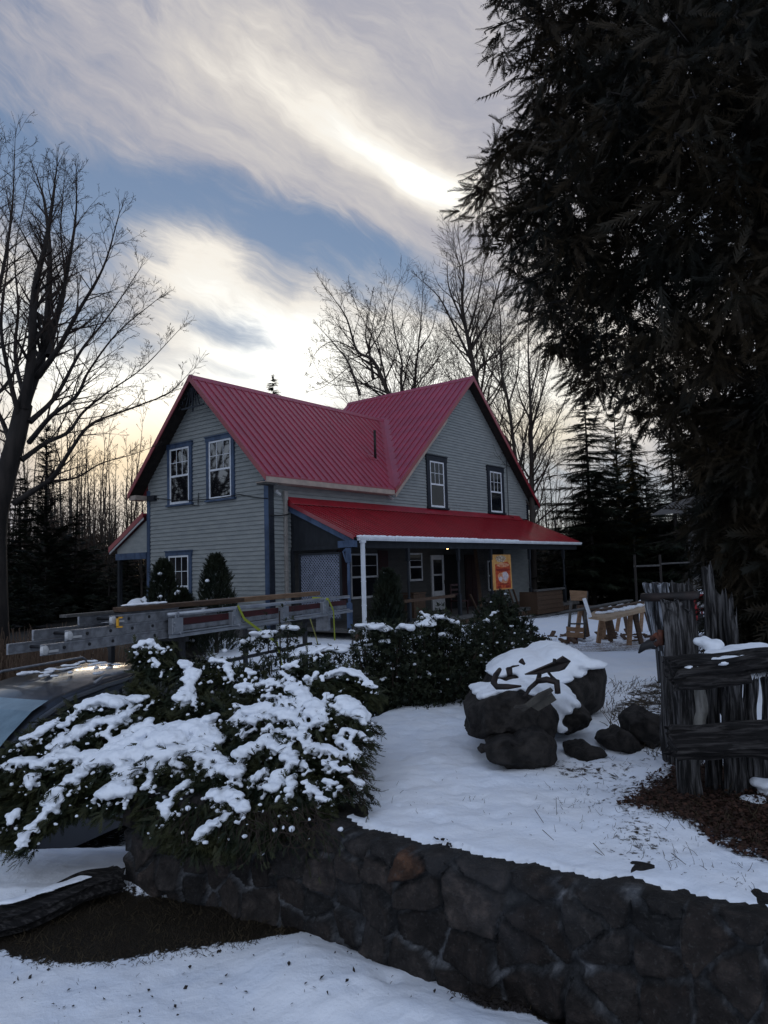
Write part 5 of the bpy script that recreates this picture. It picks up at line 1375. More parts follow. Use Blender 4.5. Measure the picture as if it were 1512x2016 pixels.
# brown stems of the thicket
def stems_patch():
    rs = np.random.RandomState(2); segs = []
    for i in range(5200):
        px = rs.uniform(-300, 330); Y = rs.uniform(10.0, 15); q = at(px, 1300, Y); z0 = zat(q.x, Y); H = rs.uniform(.9, 1.75) * (1 if px < 220 else .7)
        p = np.array([q.x, Y, z0]); d = np.array([rs.uniform(-.25, .25), rs.uniform(-.25, .25), 1]); segs.append((p, p + d * H, .010, .005))
        segs.append((p + d * H * .5, p + d * H * .5 + np.array([rs.uniform(-.3, .3), 0, .35]), .005, .002))
    o = link('dry_stems', segs_mesh('dry_stems', segs, .05), mat('thicket_stems', (.07, .042, .030), .9, (.11, .075, .05), 3)); setp(o, 'brown leafless stems standing thick behind the truck', 'undergrowth', kind='stuff')
stems_patch()
# clipped cedars against the house
def house_cedar(label, px, ytop, ybase, Y, wpx, seed, snow=8):
    b = at(px, ybase, Y); top = at(px, ytop, Y); z0 = zat(b.x, Y)
    root = thing('small_cedar', label, 'shrub', (b.x, Y, z0), 0, 'small upright cedars beside the farmhouse'); WM[root.name] = Matrix.Identity(4)
    H = top.z - z0; rs = np.random.RandomState(seed); Pp, Dd, Ss = [], [], []; Rw = wpx / 2 / 1436 * Y
    for i in range(3600):
        t = rs.uniform(0, 1) ** .8; r = Rw * (1 - t ** 2.2) ** .6 * (1 + .22 * fbm(t * 6, seed, i * .001, 2)) * rs.uniform(.4, 1.08) + .03; a = rs.uniform(0, 6.28)
        r *= 1 + .25 * fbm(math.cos(a) * 1.5 + seed, math.sin(a) * 1.5, t * 5, 2)
        Pp.append([math.cos(a) * r, math.sin(a) * r, H * t]); Dd.append([math.cos(a) * .5, math.sin(a) * .5, 1.0]); Ss.append(rs.uniform(.09, .2))
    Dd = np.array(Dd) + rs.normal(0, .25, (len(Dd), 3))
    link('foliage', scatter_mesh('foliage', SP_FLAT[0], SP_FLAT[1], frames(Pp, Dd, rs.normal(0, 1, (len(Pp), 3)), Ss)), M['spruce'], root)
    link('trunk', segs_mesh('trunk', [(np.array([0, 0, -.1]), np.array([0, 0, H * .8]), .06, .02)]), M['bark'], root)
    el_ = []
    for _ in range(snow):
        k = rs.randint(len(Pp)); r = rs.uniform(.035, .08); el_.append((np.array(Pp[k]) * [1.0, 1.0, 1] + [0, -.05, .03], (r, r, r * .7), 0))
    if el_: link('snow_load', snow_mesh('snow_load', el_, .025, .01, 8), M['snow'], root, smooth=True)
house_cedar('small rounded cedar standing between the low window and the house corner', 426, 1098, 1215, 18.6, 72, 1, 7)
house_cedar('small ragged cedar hiding the foot of the low window', 322, 1108, 1222, 19.6, 66, 2, 9)
house_cedar('lower bushy cedar touching the sill of the low window', 356, 1165, 1225, 19.2, 60, 5, 5)
house_cedar('narrow pointed cedar in front of the porch right of the white downspout', 766, 1128, 1250, 18.2, 62, 3, 4)
# ------------------------------------------------------------------ pickup truck with ladder rack
tdir = Vector((.41, .91, 0)).normalized()
TA = math.atan2(tdir.y, tdir.x)          # local +x runs from the nose back towards the tail
rear_corner = Vector((-2.57, 7.87, 0))
side = Vector((tdir.y, -tdir.x, 0))      # to the truck's near side (photo right)
TW = 1.84
GZ = -.88
torg = rear_corner - side * (TW / 2 - .13) - tdir * 2.65; torg.z = GZ
truck = thing('pickup_truck', 'dark pickup truck with a ladder rack half hidden behind the snowy juniper', 'pickup truck', torg, TA)
# local axes: x back, y to the left of x ... near side is -y
def loft(mb, rings):
    n = len(rings[0]); b = len(mb.v)
    for r in rings: mb.v.extend([tuple(p) for p in r])
    for i in range(len(rings) - 1):
        for k in range(n - 1): mb.f.append((b + i * n + k, b + i * n + k + 1, b + (i + 1) * n + k + 1, b + (i + 1) * n + k))
    mb.f.append(tuple(b + k for k in range(n))); mb.f.append(tuple(b + (len(rings) - 1) * n + k for k in range(n - 1, -1, -1)))
paint = mat('charcoal_truck_paint', (.020, .022, .028), .30, (.026, .028, .034), 3, coat=.6, spec=.5)
glassm = mat('truck_glass', (.006, .008, .010), .06, spec=.8)
def sect(x, zb, zs, zt, wb, ws, wt):
    h = []
    for y, z in ((-wb, zb), (-ws * 1.0, (zb + zs) / 2), (-ws, zs), (-wt, zt - .05), (-wt + .07, zt), (-wt * .4, zt + .025), (wt * .4, zt + .025), (wt - .07, zt), (wt, zt - .05), (ws, zs), (ws, (zb + zs) / 2), (wb, zb)):
        h.append((x, y, z))
    return h
hw = TW / 2
mb = MB(); loft(mb, [sect(0.0, .45, .75, .95, hw * .86, hw * .93, hw * .82), sect(.10, .35, .8, 1.02, hw * .92, hw * .98, hw * .88), sect(.6, .32, .85, 1.10, hw * .95, hw, hw * .93), sect(1.35, .32, .9, 1.16, hw * .96, hw, hw * .95)])
loft(mb, [sect(1.35, .32, .9, 1.155, hw * .96, hw, hw * .95), sect(3.35, .32, .9, 1.155, hw * .96, hw, hw * .95)])
loft(mb, [sect(3.37, .34, .9, 1.20, hw * .96, hw, hw * .96), sect(5.3, .36, .9, 1.20, hw * .96, hw, hw * .96)])
body_ = build('body', mb, paint, truck, smooth=False, bevel=0)
cab = MB()
def cs(x, z, w, zl=1.14): return [(x, -hw * .93, zl), (x, -w - .03, z - .14), (x, -w, z - .05), (x, -w + .09, z), (x, 0, z + .02), (x, w - .09, z), (x, w, z - .05), (x, w + .03, z - .14), (x, hw * .93, zl)]
loft(cab, [cs(.70, 1.17, hw * .90), cs(1.02, 1.38, hw * .86), cs(1.32, 1.55, hw * .82), cs(1.66, 1.655, hw * .79), cs(2.15, 1.72, hw * .78), cs(2.6, 1.76, hw * .775), cs(3.05, 1.76, hw * .775), cs(3.33, 1.70, hw * .78)])
cab_o = build('cab', cab, paint, truck, smooth=True)
mb = MB()
wsp = [(.72, .86, 1.215), (1.02, .80, 1.425), (1.30, .745, 1.585), (1.50, .715, 1.645)]
for (xa, wa, za), (xb, wb, zb) in zip(wsp[:-1], wsp[1:]): mb.add([(xa, -hw * wa, za), (xa, hw * wa, za), (xb, hw * wb, zb), (xb, -hw * wb, zb)], [(0, 1, 2, 3)])
build('windshield', mb, mat('frosted_sky_glass', (.17, .24, .28), .22, (.11, .16, .19), 3, coat=.5), truck)  # reflected sky is painted into the pale blue-grey, together with frost
def ysd(z, o=.014): return .856 - (z - 1.14) * .24 + o
for sg in (-1, 1):
    for nm, pts in (('side_window', [(1.40, 1.19), (2.24, 1.19), (2.24, 1.63), (1.86, 1.61), (1.52, 1.50), (1.36, 1.40)]), ('side_window', [(2.32, 1.19), (3.16, 1.19), (3.10, 1.61), (2.32, 1.635)]), ('quarter_window', [(.98, 1.20), (1.30, 1.19), (1.28, 1.375), (1.18, 1.335)])):
        mb = MB(); mb.prism([(x, sg * ysd(z), z) for x, z in pts], (0, sg * .006, 0)); build(nm, mb, glassm, truck)
mb = MB(); mb.tube([(.78, -ysd(1.20, .02), 1.20), (1.06, -ysd(1.37, .0), 1.37), (1.34, -ysd(1.50, -.01), 1.52), (1.66, -ysd(1.60, -.01), 1.625), (2.15, -ysd(1.66, -.01), 1.685), (2.7, -ysd(1.70, -.01), 1.72), (3.2, -ysd(1.68, -.01), 1.70)], .024, 8)
build('roof_edge_sheen', mb, mat('roof_sheen_grey', (.07, .075, .085), .35, (.05, .055, .06), 4, coat=.5), truck, smooth=True)  # added tube, its lighter grey paints the sky's sheen along the roof edge
for sg in (-1, 1):
    mb = MB(); mb.tube([(1.98, sg * hw * .80, 1.735), (2.1, sg * hw * .79, 1.785), (3.2, sg * hw * .79, 1.80), (3.3, sg * hw * .80, 1.74)], .016, 6); build('roof_rail', mb, M['alu_dull'], truck, smooth=True)
mb = MB(); mb.tube([(1.22, -hw * .99, 1.22), (1.18, -hw * 1.12, 1.24)], .02, 6)
mb.tube([(1.10, -hw * 1.16, 1.26), (1.14, -hw * 1.16, 1.26), (1.22, -hw * 1.16, 1.26), (1.26, -hw * 1.16, 1.26)], [.06, .11, .11, .07], 10); build('side_mirror', mb, M['black'], truck, smooth=True)
for xw in (.85, 4.45):
    for sg in (-1, 1):
        mb = MB(); mb.tube([(xw, sg * (hw - .22), .36), (xw, sg * (hw - .20), .36), (xw, sg * (hw + .0), .36), (xw, sg * (hw + .02), .36)], [.30, .36, .36, .30], 22)
        w_ = build('wheel', mb, M['black'], truck, smooth=True); mb = MB(); mb.tube([(xw, sg * (hw + .015), .36), (xw, sg * (hw + .03), .36)], [.21, .15], 14); build('rim', mb, M['alu_dull'], w_)
for sg in (-1, 1):
    mb = MB(); mb.box((-.02, sg * .50, .72), (.10, sg * .80, .88)); build('headlight', mb, M['pane_dim'], truck)
mb = MB(); mb.box((-.06, -hw * .85, .42), (.06, hw * .85, .62)); build('bumper', mb, M['black'], truck)
sn = []; rs = np.random.RandomState(9)
for _ in range(26): sn.append(((rs.uniform(2.0, 3.25), rs.uniform(-hw * .6, hw * .6), 1.775), (rs.uniform(.04, .12), rs.uniform(.03, .08), .014), rs.uniform(0, 3)))
for _ in range(9): 
    t = rs.uniform(.2, 1); sn.append(((.80 + .6 * t, rs.uniform(-hw * .3, hw * .6), 1.27 + .35 * t), (.05, .07, .014), rs.uniform(0, 3)))
link('frozen_snow', snow_mesh('frozen_snow', sn, .014, .01, 12), M['snow'], truck, smooth=True)

# the load: everything on the rack shares the truck's direction
def tl(p): return WM[truck.name] @ Vector(p)
L0 = onz(65, 1291, 1.19); L1 = onz(674, 1205, 1.19)
ld = (L1 - L0).normalized(); ls = Vector((ld.y, -ld.x, 0)); up_ = Vector((0, 0, 1))
KS = 1.18
def lp_(t, s, z): return L0 + ld * (t * KS) + ls * s + up_ * (z * KS if abs(z) < .6 else z)        # metres along, to the near side, above the rack
LLEN = (L1 - L0).length / 1.18
rack = MB()
for t in (1.62, 3.95):
    for s in (-.95, .12): rack.beam(lp_(t, s, -1.2), lp_(t, s, -.03), .05, .06, tuple(ld))
    rack.beam(lp_(t, -1.02, -.03), lp_(t, .2, -.03), .05, .05)
rack.beam(lp_(.9, .12, -.33), lp_(4.1, .12, -.33), .04, .04)
rk = build('ladder_rack', rack, M['black'], truck, world=True)
def ladder(label, t0, t1, s, z, hgt, grp):
    root = thing('extension_ladder', label, 'ladder', lp_(t0, s, z), math.atan2(ld.y, ld.x), grp)
    L = (t1 - t0) * KS; hgt *= KS
    for sy in (.44, 0):
        mb = MB(); mb.box((0, sy - .012, 0), (L, sy + .012, hgt)); mb.box((0, sy - .022, 0), (L, sy - .012, .012)); mb.box((0, sy - .022, hgt - .012), (L, sy - .012, hgt)); 
        for k in range(3): mb.box((0, sy - .0135, hgt * (.25 + .25 * k)), (L, sy - .012, hgt * (.27 + .25 * k)))
        build('side_rail', mb, M['alu_dull'], root)
    mb = MB(); x = .25
    while x < L - .1:
        mb.tube([(x, .44, hgt / 2), (x, -.020, hgt / 2)], .017, 8); x += .305
    build('rung', mb, M['black'], root)
    for c in (0.02, L - .08):
        mb = MB(); mb.tube([(c, .0, hgt * .45), (c + .01, -.03, hgt * .5), (c + .01, -.04, hgt * .5)], [.045, .045, .02], 12); mb.box((c - .03, -.02, hgt * .2), (c + .16, -.012, hgt * .42)); build('end_shoe', mb, M['white_old'], root)
    return root
gl_ = 'aluminium ladders stacked on the truck rack'
ladder('lowest long aluminium ladder lying on the rack with a round white shoe', .0, LLEN * .50, .10, .0, .085, gl_)
ladder('second aluminium ladder lying on top of the lowest one', .25, LLEN * .52, .08, .088, .085, gl_)
ladder('short aluminium ladder on top of the stack next to the yellow clamp', .75, LLEN * .40, .05, .176, .08, gl_)
# scaffold planks with pump brackets: long bright rails on the near side
pk = thing('scaffold_plank', 'long bright aluminium scaffold plank with a maroon deck strapped to the near side', 'scaffold plank', lp_(1.35, .18, .0), math.atan2(ld.y, ld.x))
PL = (LLEN - 1.35) * KS
mb = MB(); mb.box((.05, -.02, .0), (PL, .02, .035)); mb.box((.1, -.02, .045), (PL - .1, .012, .062)); build('lower_rail', mb.flip_y(), M['alu'], pk)
mb = MB(); mb.tube([(.0, .01, .262), (PL - .12, .01, .262)], .024, 10); build('upper_rail', mb.flip_y(), M['alu'], pk, smooth=True)
mb = MB(); mb.box((.1, -.05, .13), (PL - .15, -.025, .205)); build('deck', mb.flip_y(), M['maroon'], pk)
mb = MB(); mb.box((.1, -.04, .070), (PL - .15, -.022, .125)); build('middle_rail', mb.flip_y(), M['alu_dull'], pk)
for k, t in enumerate((.05, 1.16, 2.3, 3.48)):
    mb = MB(); mb.box((t, -.03, .04), (t + .18, .035, .22)); mb.tube([(t + .06, .02, .19), (t + .06, .03, .275), (t + .10, .03, .285), (t + .11, .02, .21)], .014, 6)
    mb.box((t + .02, .035, .06), (t + .07, .05, .12)); mb.tube([(t + .12, .03, .05), (t + .12, .055, .05)], .022, 8); mb.tube([(t + .03, .03, .165), (t + .03, .055, .165)], .018, 8)
    build('pump_bracket', mb.flip_y(), M['alu'], pk, bevel=.004)
t_ = thing('aluminium_stage', 'second aluminium stage board sticking out past the tail of the rack', 'scaffold plank', lp_(2.9, -.15, -.05), math.atan2(ld.y, ld.x))
mb = MB(); mb.box((0, -.03, .0), (2.1, .03, .06)); build('rail', mb, M['alu_dull'], t_)
mb = MB(); mb.box((2.1, -.2, -.20), (2.16, .03, .07)); mb.box((1.0, -.02, -.10), (1.04, .02, .0)); build('end_bracket', mb, M['alu_dull'], t_)
def board(label, t0, t1, s, z, w, h, m_, name='plank', tilt=0.0, grp=None, cat='plank'):
    mb = MB(); L = (t1 - t0) * KS
    mb.box((0, -w / 2, 0), (L, w / 2, h))
    o = build(name, mb, m_, bevel=.003); o.location = lp_(t0, s, z); o.rotation_euler = (0, tilt, math.atan2(ld.y, ld.x)); setp(o, label, cat, grp); return o
gb = 'planks tied on top of the truck load'
board('pale brown plank with snow on it lying along the top of the load', .95, 2.75, -.05, .275, .20, .05, M['wood_mid'], grp=gb)
board('long reddish brown plank on top of the load pointing at the house', 2.1, LLEN - .55, -.12, .262, .14, .065, M['wood_new'], grp=gb)
board('darker plank lying behind the reddish one on top of the load', 2.6, LLEN - .25, -.32, .262, .14, .05, M['wood_mid'], grp=gb)
board('short grey board at the front of the load above the yellow clamp', .42, 1.6, -.18, .262, .10, .03, M['wood_grey'], grp=gb)
o = link('snow_on_plank', snow_mesh('snow_on_plank', [(lp_(1.02 + .05 * k, -.05, .33), (.05, .09, .012 + .004 * (k % 3)), 0) for k in range(11)], .014, .003, 10), M['snow'], smooth=True); setp(o, 'thin snow lying on the end of the pale brown plank', 'snow')
mb = MB(); a = lp_(.78, .12, .16); mb.box((a.x - .012, a.y - .012, a.z), (a.x + .012, a.y + .012, a.z + .10)); mb.box((a.x - .012, a.y - .012, a.z + .085), (a.x + .05, a.y + .012, a.z + .10)); mb.box((a.x - .012, a.y - .012, a.z - .01), (a.x + .05, a.y + .012, a.z + .005))
o = build('clamp', mb, M['yellow']); setp(o, 'yellow clamp gripping the front of the ladder stack', 'clamp')
def strap(label, pts, m_, w=.045, nm='ratchet_strap'):
    mb = MB()
    for a, b in zip(pts[:-1], pts[1:]): mb.beam(a, b, w * .8, .004, tuple(ls * 1.0 + up_ * .02))
    o = build(nm, mb, m_); setp(o, label, 'strap', 'yellow straps holding the ladders')
strap('yellow strap running slantwise down to the right from the second bracket', [lp_(2.42, .22, .25), lp_(2.50, .25, .1), lp_(3.10, .28, -.22), lp_(3.3, .2, -.5)], M['strap'])
strap('bright yellow strap hanging straight down from the last bracket', [lp_(4.30, .02, .24), lp_(4.38, .25, .22), lp_(4.50, .26, .06), lp_(4.52, .26, -.33)], M['strap'])
strap('faded twisted strap hanging in front of the dark shrub', [lp_(3.9, .25, .0), lp_(4.0, .28, -.25), lp_(4.1, .28, -.5)], M['strap_old'], .03)

# ------------------------------------------------------------------ boulders and scrap iron
M['rock'] = mat('granite_rock', (.007, .006, .0055), .9, (.034, .029, .026), 9, bump=.022, bscale=26)
def rock(name, label, outline_px, Y, thick, seed, z0=None, snow=None, cat='boulder', group=None, flat=1.0, rough=.05):
    """a boulder whose silhouette from the yard follows the given outline; real depth 'thick'"""
    import bmesh
    w = [at(x, y, Y) for x, y in outline_px]; cx = sum(p.x for p in w) / len(w); cz = (max(p.z for p in w) + min(p.z for p in w)) / 2
    ang = sorted([(math.atan2(p.z - cz, p.x - cx), math.hypot(p.x - cx, p.z - cz)) for p in w])
    A_ = np.array([a[0] for a in ang]); R_ = np.array([a[1] for a in ang]); A_ = np.concatenate([A_ - 2 * np.pi, A_, A_ + 2 * np.pi]); R_ = np.tile(R_, 3)
    bm = bmesh.new(); bmesh.ops.create_icosphere(bm, subdivisions=5, radius=1)
    rc_ = random.Random(seed * 7); cuts = [(Vector((rc_.gauss(0, 1), rc_.gauss(0, 1), rc_.gauss(0, 1))).normalized(), rc_.uniform(.66, .86)) for _ in range(17)]
    for v in bm.verts:
        for pn, po in cuts:
            dd_ = v.co.dot(pn)
            if dd_ > po: v.co -= pn * (dd_ - po)
        x, y, z = v.co * 1.17; r = math.hypot(x, z); a = math.atan2(z, x); Rr = float(np.interp(a, A_, R_))
        rr = r ** .78
        vd = noise.voronoi(Vector((x * 1.5 + seed, y * 1.5, z * 1.5)))[0]; n_ = fbm(x * 1.7 + seed, y * 1.7, z * 1.7, 5) + (vd[1] - vd[0] - .3) * .9
        sc = 1 + rough * n_ * 1.6
        v.co = (math.cos(a) * rr * Rr * sc, math.copysign(abs(y) ** .7, y) * thick / 2 * (1 + .15 * n_), math.sin(a) * rr * Rr * sc)
    me = bpy.data.meshes.new(name); bm.to_mesh(me); bm.free()
    root = thing(name, label, cat, (cx, Y + thick * .42, cz), 0, group)
    link('stone', me, M['rock'], root, smooth=True)
    if snow:
        n_s, r_s, h_s, cond_ = snow
        snow_on(me, root, n_s, r_s, h_s, lambda c, n: cond_(c, n), seed)
    return root

gR = 'dark boulders in the snow on the terrace'
rock('boulder', 'large rear boulder under a thick smooth snow cap with its dark right side bare', [(1212, 1404), (1216, 1350), (1200, 1318), (1160, 1308), (1080, 1304), (1000, 1310), (968, 1335), (966, 1395), (1090, 1408)], 6.1, 1.1, 1,
     snow=(1100, .05, .026, lambda c, n: n[2] > .25 and c[2] > .085 + .25 * max(0, c[0] - .2) + .05 * fbm(c[0] * 6, c[1] * 6, 0)), group=gR, rough=.02)
rock('boulder', 'big dark brown boulder in front carrying the rusty scrap iron', [(1092, 1462), (1098, 1400), (1088, 1372), (1030, 1366), (980, 1370), (952, 1384), (936, 1415), (930, 1450), (922, 1468), (1000, 1466)], 4.95, .8, 2,
     snow=(200, .05, .025, lambda c, n: n[2] > .35 and c[0] > -.20 and c[1] > -.16 + .12 * fbm(c[0] * 5, c[1] * 5, 0) and c[2] > .10), group=gR)
rock('boulder', 'dark block shaped boulder half sunk in the snow in front of the others', [(1096, 1500), (1094, 1470), (1080, 1456), (1020, 1456), (975, 1464), (962, 1480), (965, 1502), (990, 1516), (1060, 1518)], 4.72, .5, 3, group=gR)
rock('boulder', 'rounded boulder to the right with snow on its left shoulder', [(1170, 1432), (1166, 1398), (1148, 1384), (1120, 1374), (1096, 1378), (1084, 1402), (1082, 1436), (1110, 1452), (1150, 1450)], 5.45, .7, 4,
     snow=(320, .036, .025, lambda c, n: (n[2] > .4 and c[2] > .03 + .9 * max(0, c[0] + .02)) or (c[0] < -.06 and c[2] > -.11 and n[2] > -.1 and n[1] < .3)), group=gR)
rock('rock', 'flat dark rock lying low in the snow to the right', [(1200, 1492), (1180, 1482), (1150, 1475), (1126, 1480), (1122, 1492), (1140, 1502), (1175, 1506)], 4.95, .35, 5, cat='rock')
rock('rock', 'brown wedge shaped rock left of the upright one', [(1272, 1476), (1262, 1456), (1245, 1446), (1215, 1452), (1190, 1462), (1196, 1474), (1225, 1486), (1262, 1488)], 5.1, .4, 6, cat='rock')
rock('rock', 'upright dark brown rock beside the rustic fence', [(1318, 1452), (1308, 1416), (1290, 1408), (1262, 1402), (1246, 1420), (1244, 1448), (1262, 1470), (1298, 1470)], 5.15, .4, 7, cat='rock', rough=.09)
rock('rock', 'little reddish stone in the snow left of the block shaped boulder', [(962, 1472), (955, 1468), (945, 1472), (942, 1480), (955, 1482)], 4.9, .1, 8, cat='rock')
# scrap iron lying on the boulder
def plate(mb, pts, Y, t=.02, dY=None):
    w = [at(x, y, Y + (dY[i] if dY else 0)) for i, (x, y) in enumerate(pts)]; mb.prism(w, (0, t, .004))
sc = thing('scrap_iron', 'rusty black pieces of old farm iron lying on the snowy boulder', 'scrap iron', at(1050, 1370, 4.9))
mb = MB(); plate(mb, [(1034, 1329), (1060, 1318), (1093, 1304), (1110, 1293), (1124, 1302), (1112, 1318), (1100, 1322), (1082, 1322), (1066, 1328)], 4.95, .03, [.1, .05, 0, -.02, -.02, 0, 0, .05, .1])
mb.tube([at(1091, 1306, 4.95), at(1092, 1297, 4.95)], .012, 6); build('blade', mb, M['iron'], sc, world=True)
mb = MB(); mb.tube([at(1062, 1328, 5.0), at(1058, 1342, 4.95), at(1042, 1356, 4.9), at(1034, 1370, 4.86), at(1030, 1372, 4.86)], [.016, .016, .014, .012, .008], 7); mb.tube([at(1080, 1324, 5.0), at(1086, 1332, 4.95), at(1096, 1341, 4.9)], .010, 6)
mb.tube([at(1058, 1341, 4.93), at(1076, 1338, 4.9), at(1096, 1343, 4.88), at(1098, 1365, 4.85)], [.018, .022, .024, .02], 7); build('hook_arm', mb, M['iron'], sc, world=True, smooth=True)
mb = MB(); plate(mb, [(1024, 1398), (1030, 1402), (1066, 1378), (1090, 1360), (1086, 1356), (1060, 1368)], 4.68, .03); plate(mb, [(1015, 1390), (1042, 1388), (1040, 1393), (1012, 1395)], 4.67, .02); plate(mb, [(1040, 1388), (1088, 1366), (1096, 1378), (1060, 1400)], 4.72, .03); build('angle_bar', mb, mat('worn_iron', (.06, .055, .045), .6, (.02, .017, .015), 9), sc, world=True)
mb = MB(); mb.tube([at(984, 1318, 5.0), at(976, 1330, 4.9), at(972, 1344, 4.85), at(978, 1352, 4.8), at(1000, 1352, 4.78), at(1026, 1351, 4.8)], [.014, .02, .022, .02, .018, .006], 8)
mb.tube([at(1000, 1316, 5.0), at(1010, 1312, 5.0), at(1022, 1310, 5.0)], [.004, .008, .004], 6); mb.tube([at(1025, 1300, 5.0), at(1033, 1308, 4.98)], [.02, .008], 6)
mb.tube([at(1002, 1316, 4.85), at(1004, 1330, 4.82)], [.022, .018], 8); build('rim_piece', mb, M['iron'], sc, world=True, smooth=True)
sc.location = sc.location
# ------------------------------------------------------------------ rustic log fence and stumps
def oldlog(mb, a, b, w, h, seed, n=14, sd=14, flat=.0, jag=.03):
    """weathered split log: fluted, ragged tube with broken ends"""
    a, b = Vector(a), Vector(b); d = (b - a).normalized(); ref = Vector((0, 0, 1)) if abs(d.z) < .8 else Vector((0, -1, 0))
    s = d.cross(ref).normalized(); u2 = s.cross(d).normalized(); L = (b - a).length; vs = []
    for i in range(n + 1):
        t = i / n
        for k in range(sd):
            an = 2 * math.pi * k / sd; fl = 1 + .22 * fbm(math.cos(an) * 2.2 + seed, math.sin(an) * 2.2, t * .8, 2) * 2 + .13 * fbm(math.cos(an) * 9 + seed, math.sin(an) * 9, t * 2.2, 2) * 2
            e = 0
            if i == n: e = jag * fbm(k * 1.3, seed, 2, 2) * 2.2
            if i == 0: e = -jag * fbm(k * 1.3, seed, 5, 2) * 2.2
            c_, s_ = math.cos(an), math.sin(an); c_ = math.copysign(abs(c_) ** .75, c_); s_ = math.copysign(abs(s_) ** .75, s_)
            off = Vector((fbm(t * 2, seed, 0, 2), fbm(t * 2, seed, 3, 2), fbm(t * 2, seed, 6, 2))) * .02
            vs.append(a + d * (L * t + e) + s * (c_ * w / 2 * fl) + u2 * (s_ * h / 2 * fl) + off)
    fs = [(i * sd + k, i * sd + (k + 1) % sd, (i + 1) * sd + (k + 1) % sd, (i + 1) * sd + k) for i in range(n) for k in range(sd)]
    fs += [tuple(range(sd - 1, -1, -1)), tuple(n * sd + k for k in range(sd))]
    mb.add(vs, fs)
FB = onz(1400, 1572, .6)
fence = thing('rustic_fence', 'old rustic fence of weathered split logs and stumps at the right of the terrace', 'fence', FB)
def plog(nm, p0, p1, w, h, seed, m_, **k):
    mb = MB(); a = at(p0[0], p0[1], p0[2]); b = at(p1[0], p1[1], p1[2]); oldlog(mb, a, b, w, h, seed, **k); return build(nm, mb, m_, fence, world=True, smooth=False)
FY = 4.05
plog('rail', (1322, 1462, FY - .08), (1560, 1452, FY - .12), .15, .165, 1, M['old_wood_h'], n=40, sd=36)
plog('rail', (1322, 1318, FY - .05), (1570, 1292, FY - .10), .20, .11, 2, M['old_wood_h'], n=40, sd=36)
plog('rail', (1330, 1346, FY - .10), (1470, 1330, FY - .12), .10, .08, 3, M['old_wood_h'], n=14, sd=18)
for k, (xa, ya, xb, yb, w, dy) in enumerate(((1362, 1568, 1344, 1312, .115, .12), (1408, 1575, 1400, 1330, .075, .22), (1446, 1572, 1440, 1330, .10, .13), (1480, 1578, 1478, 1340, .07, .16), (1508, 1570, 1510, 1335, .06, .2))):
    plog('post', (xa, ya, FY + dy), (xb, yb, FY + dy), w, w * .8, 10 + k, M['old_wood'], n=34, sd=40)
plog('post', (1384, 1470, FY + .05), (1376, 1350, FY + .05), .06, .05, 31, mat('pale_split_wood', (.10, .095, .085), .9, (.25, .24, .22), 6, (4, 4, .5), .01, 12), n=10, sd=12)
fs_ = []
for (x, y, dx, dz, dY) in ((1395, 1270, 20, 13, .35), (1380, 1262, 14, 12, .4), (1405, 1284, 18, 10, .3), (1425, 1290, 34, 11, .02), (1450, 1285, 40, 14, .04), (1475, 1281, 42, 15, .04), (1505, 1280, 44, 14, .02), (1412, 1300, 24, 9, -.04), (1430, 1300, 16, 7, -.08), (1455, 1296, 20, 9, -.08), (1353, 1312, 15, 4, -.08), (1512, 1545, 22, 12, .05), (1490, 1576, 24, 8, -.02), (1540, 1560, 34, 18, .05)):
    c = at(x, y, FY + dY); r = dx / 1436 * FY
    for _ in range(4): fs_.append((np.array(c) + rs.normal(0, 1, 3) * [r * .4, r * .3, .006], (r * .7, r * .7 + .02, dz / 1436 * FY * .8), 0))
link('snow_load', snow_mesh('snow_load', fs_, .012, .008, 12), M['snow'], fence, world=True, smooth=True)
# tall hollow stump post
st = thing('stump_post', 'tall weathered grey stump wrapped with a dark wire band beside the fence', 'stump', onz(1345, 1500, .6))
mb = MB()
for k in range(9):
    x = 1272 + k * 6.5; oldlog(mb, at(x + 15 + k * .5, 1262 + k * 9, 4.75), at(x - 2, 1148 + (k % 3) * 2, 4.75 + .04 * math.sin(k)), .030, .06, 50 + k, n=12, sd=7, jag=.012)
build('split_staves', mb, mat('lit_grey_wood', (.03, .03, .033), .9, (.36, .38, .42), 7, (5, 5, .4), .012, 14, lo=.42, hi=.62), st, world=True)  # pale blue-grey paints in the light falling on these staves
mb = MB(); oldlog(mb, at(1345, 1500, 4.8), at(1326, 1150, 4.8), .185, .18, 60, n=40, sd=52, jag=.03); build('stump', mb, M['old_wood'], st, world=True)
mb = MB(); oldlog(mb, at(1330, 1440, 4.55), at(1315, 1185, 4.6), .10, .08, 61, n=18, sd=16); build('bark_strip', mb, M['old_wood'], st, world=True)
mb = MB()
cp = [at(1264, 1176, 4.73), at(1300, 1176, 4.64), at(1340, 1174, 4.6), at(1366, 1172, 4.68), at(1370, 1170, 4.9)]
mb.tube(cp, .028, 7); build('wire_band', mb, M['iron'], st, world=True, smooth=True)
mb = MB(); mb.tube([at(1284, 1258, 4.66), at(1292, 1250, 4.6), at(1300, 1262, 4.6), at(1290, 1270, 4.62)], .018, 6); mb.tube([at(1300, 1240, 4.6), at(1302, 1270, 4.6)], .018, 6)
build('rusty_fitting', mb, mat('rust', (.14, .045, .025), .8, (.06, .025, .018), 12), st, world=True, smooth=True)
mb = MB()
for a, b in (((1305, 1182), (1322, 1192)), ((1330, 1180), (1336, 1196)), ((1350, 1200), (1360, 1206)), ((1318, 1200), (1345, 1184))): oldlog(mb, at(*a, 4.55), at(*b, 4.6), .02, .02, 5 + a[0], n=4, sd=6)
build('splinters', mb, M['old_wood'], st, world=True)
s2 = thing('driftwood_stump', 'jagged grey driftwood trunk standing behind the fence with two broken stubs', 'stump', onz(1420, 1480, .6))
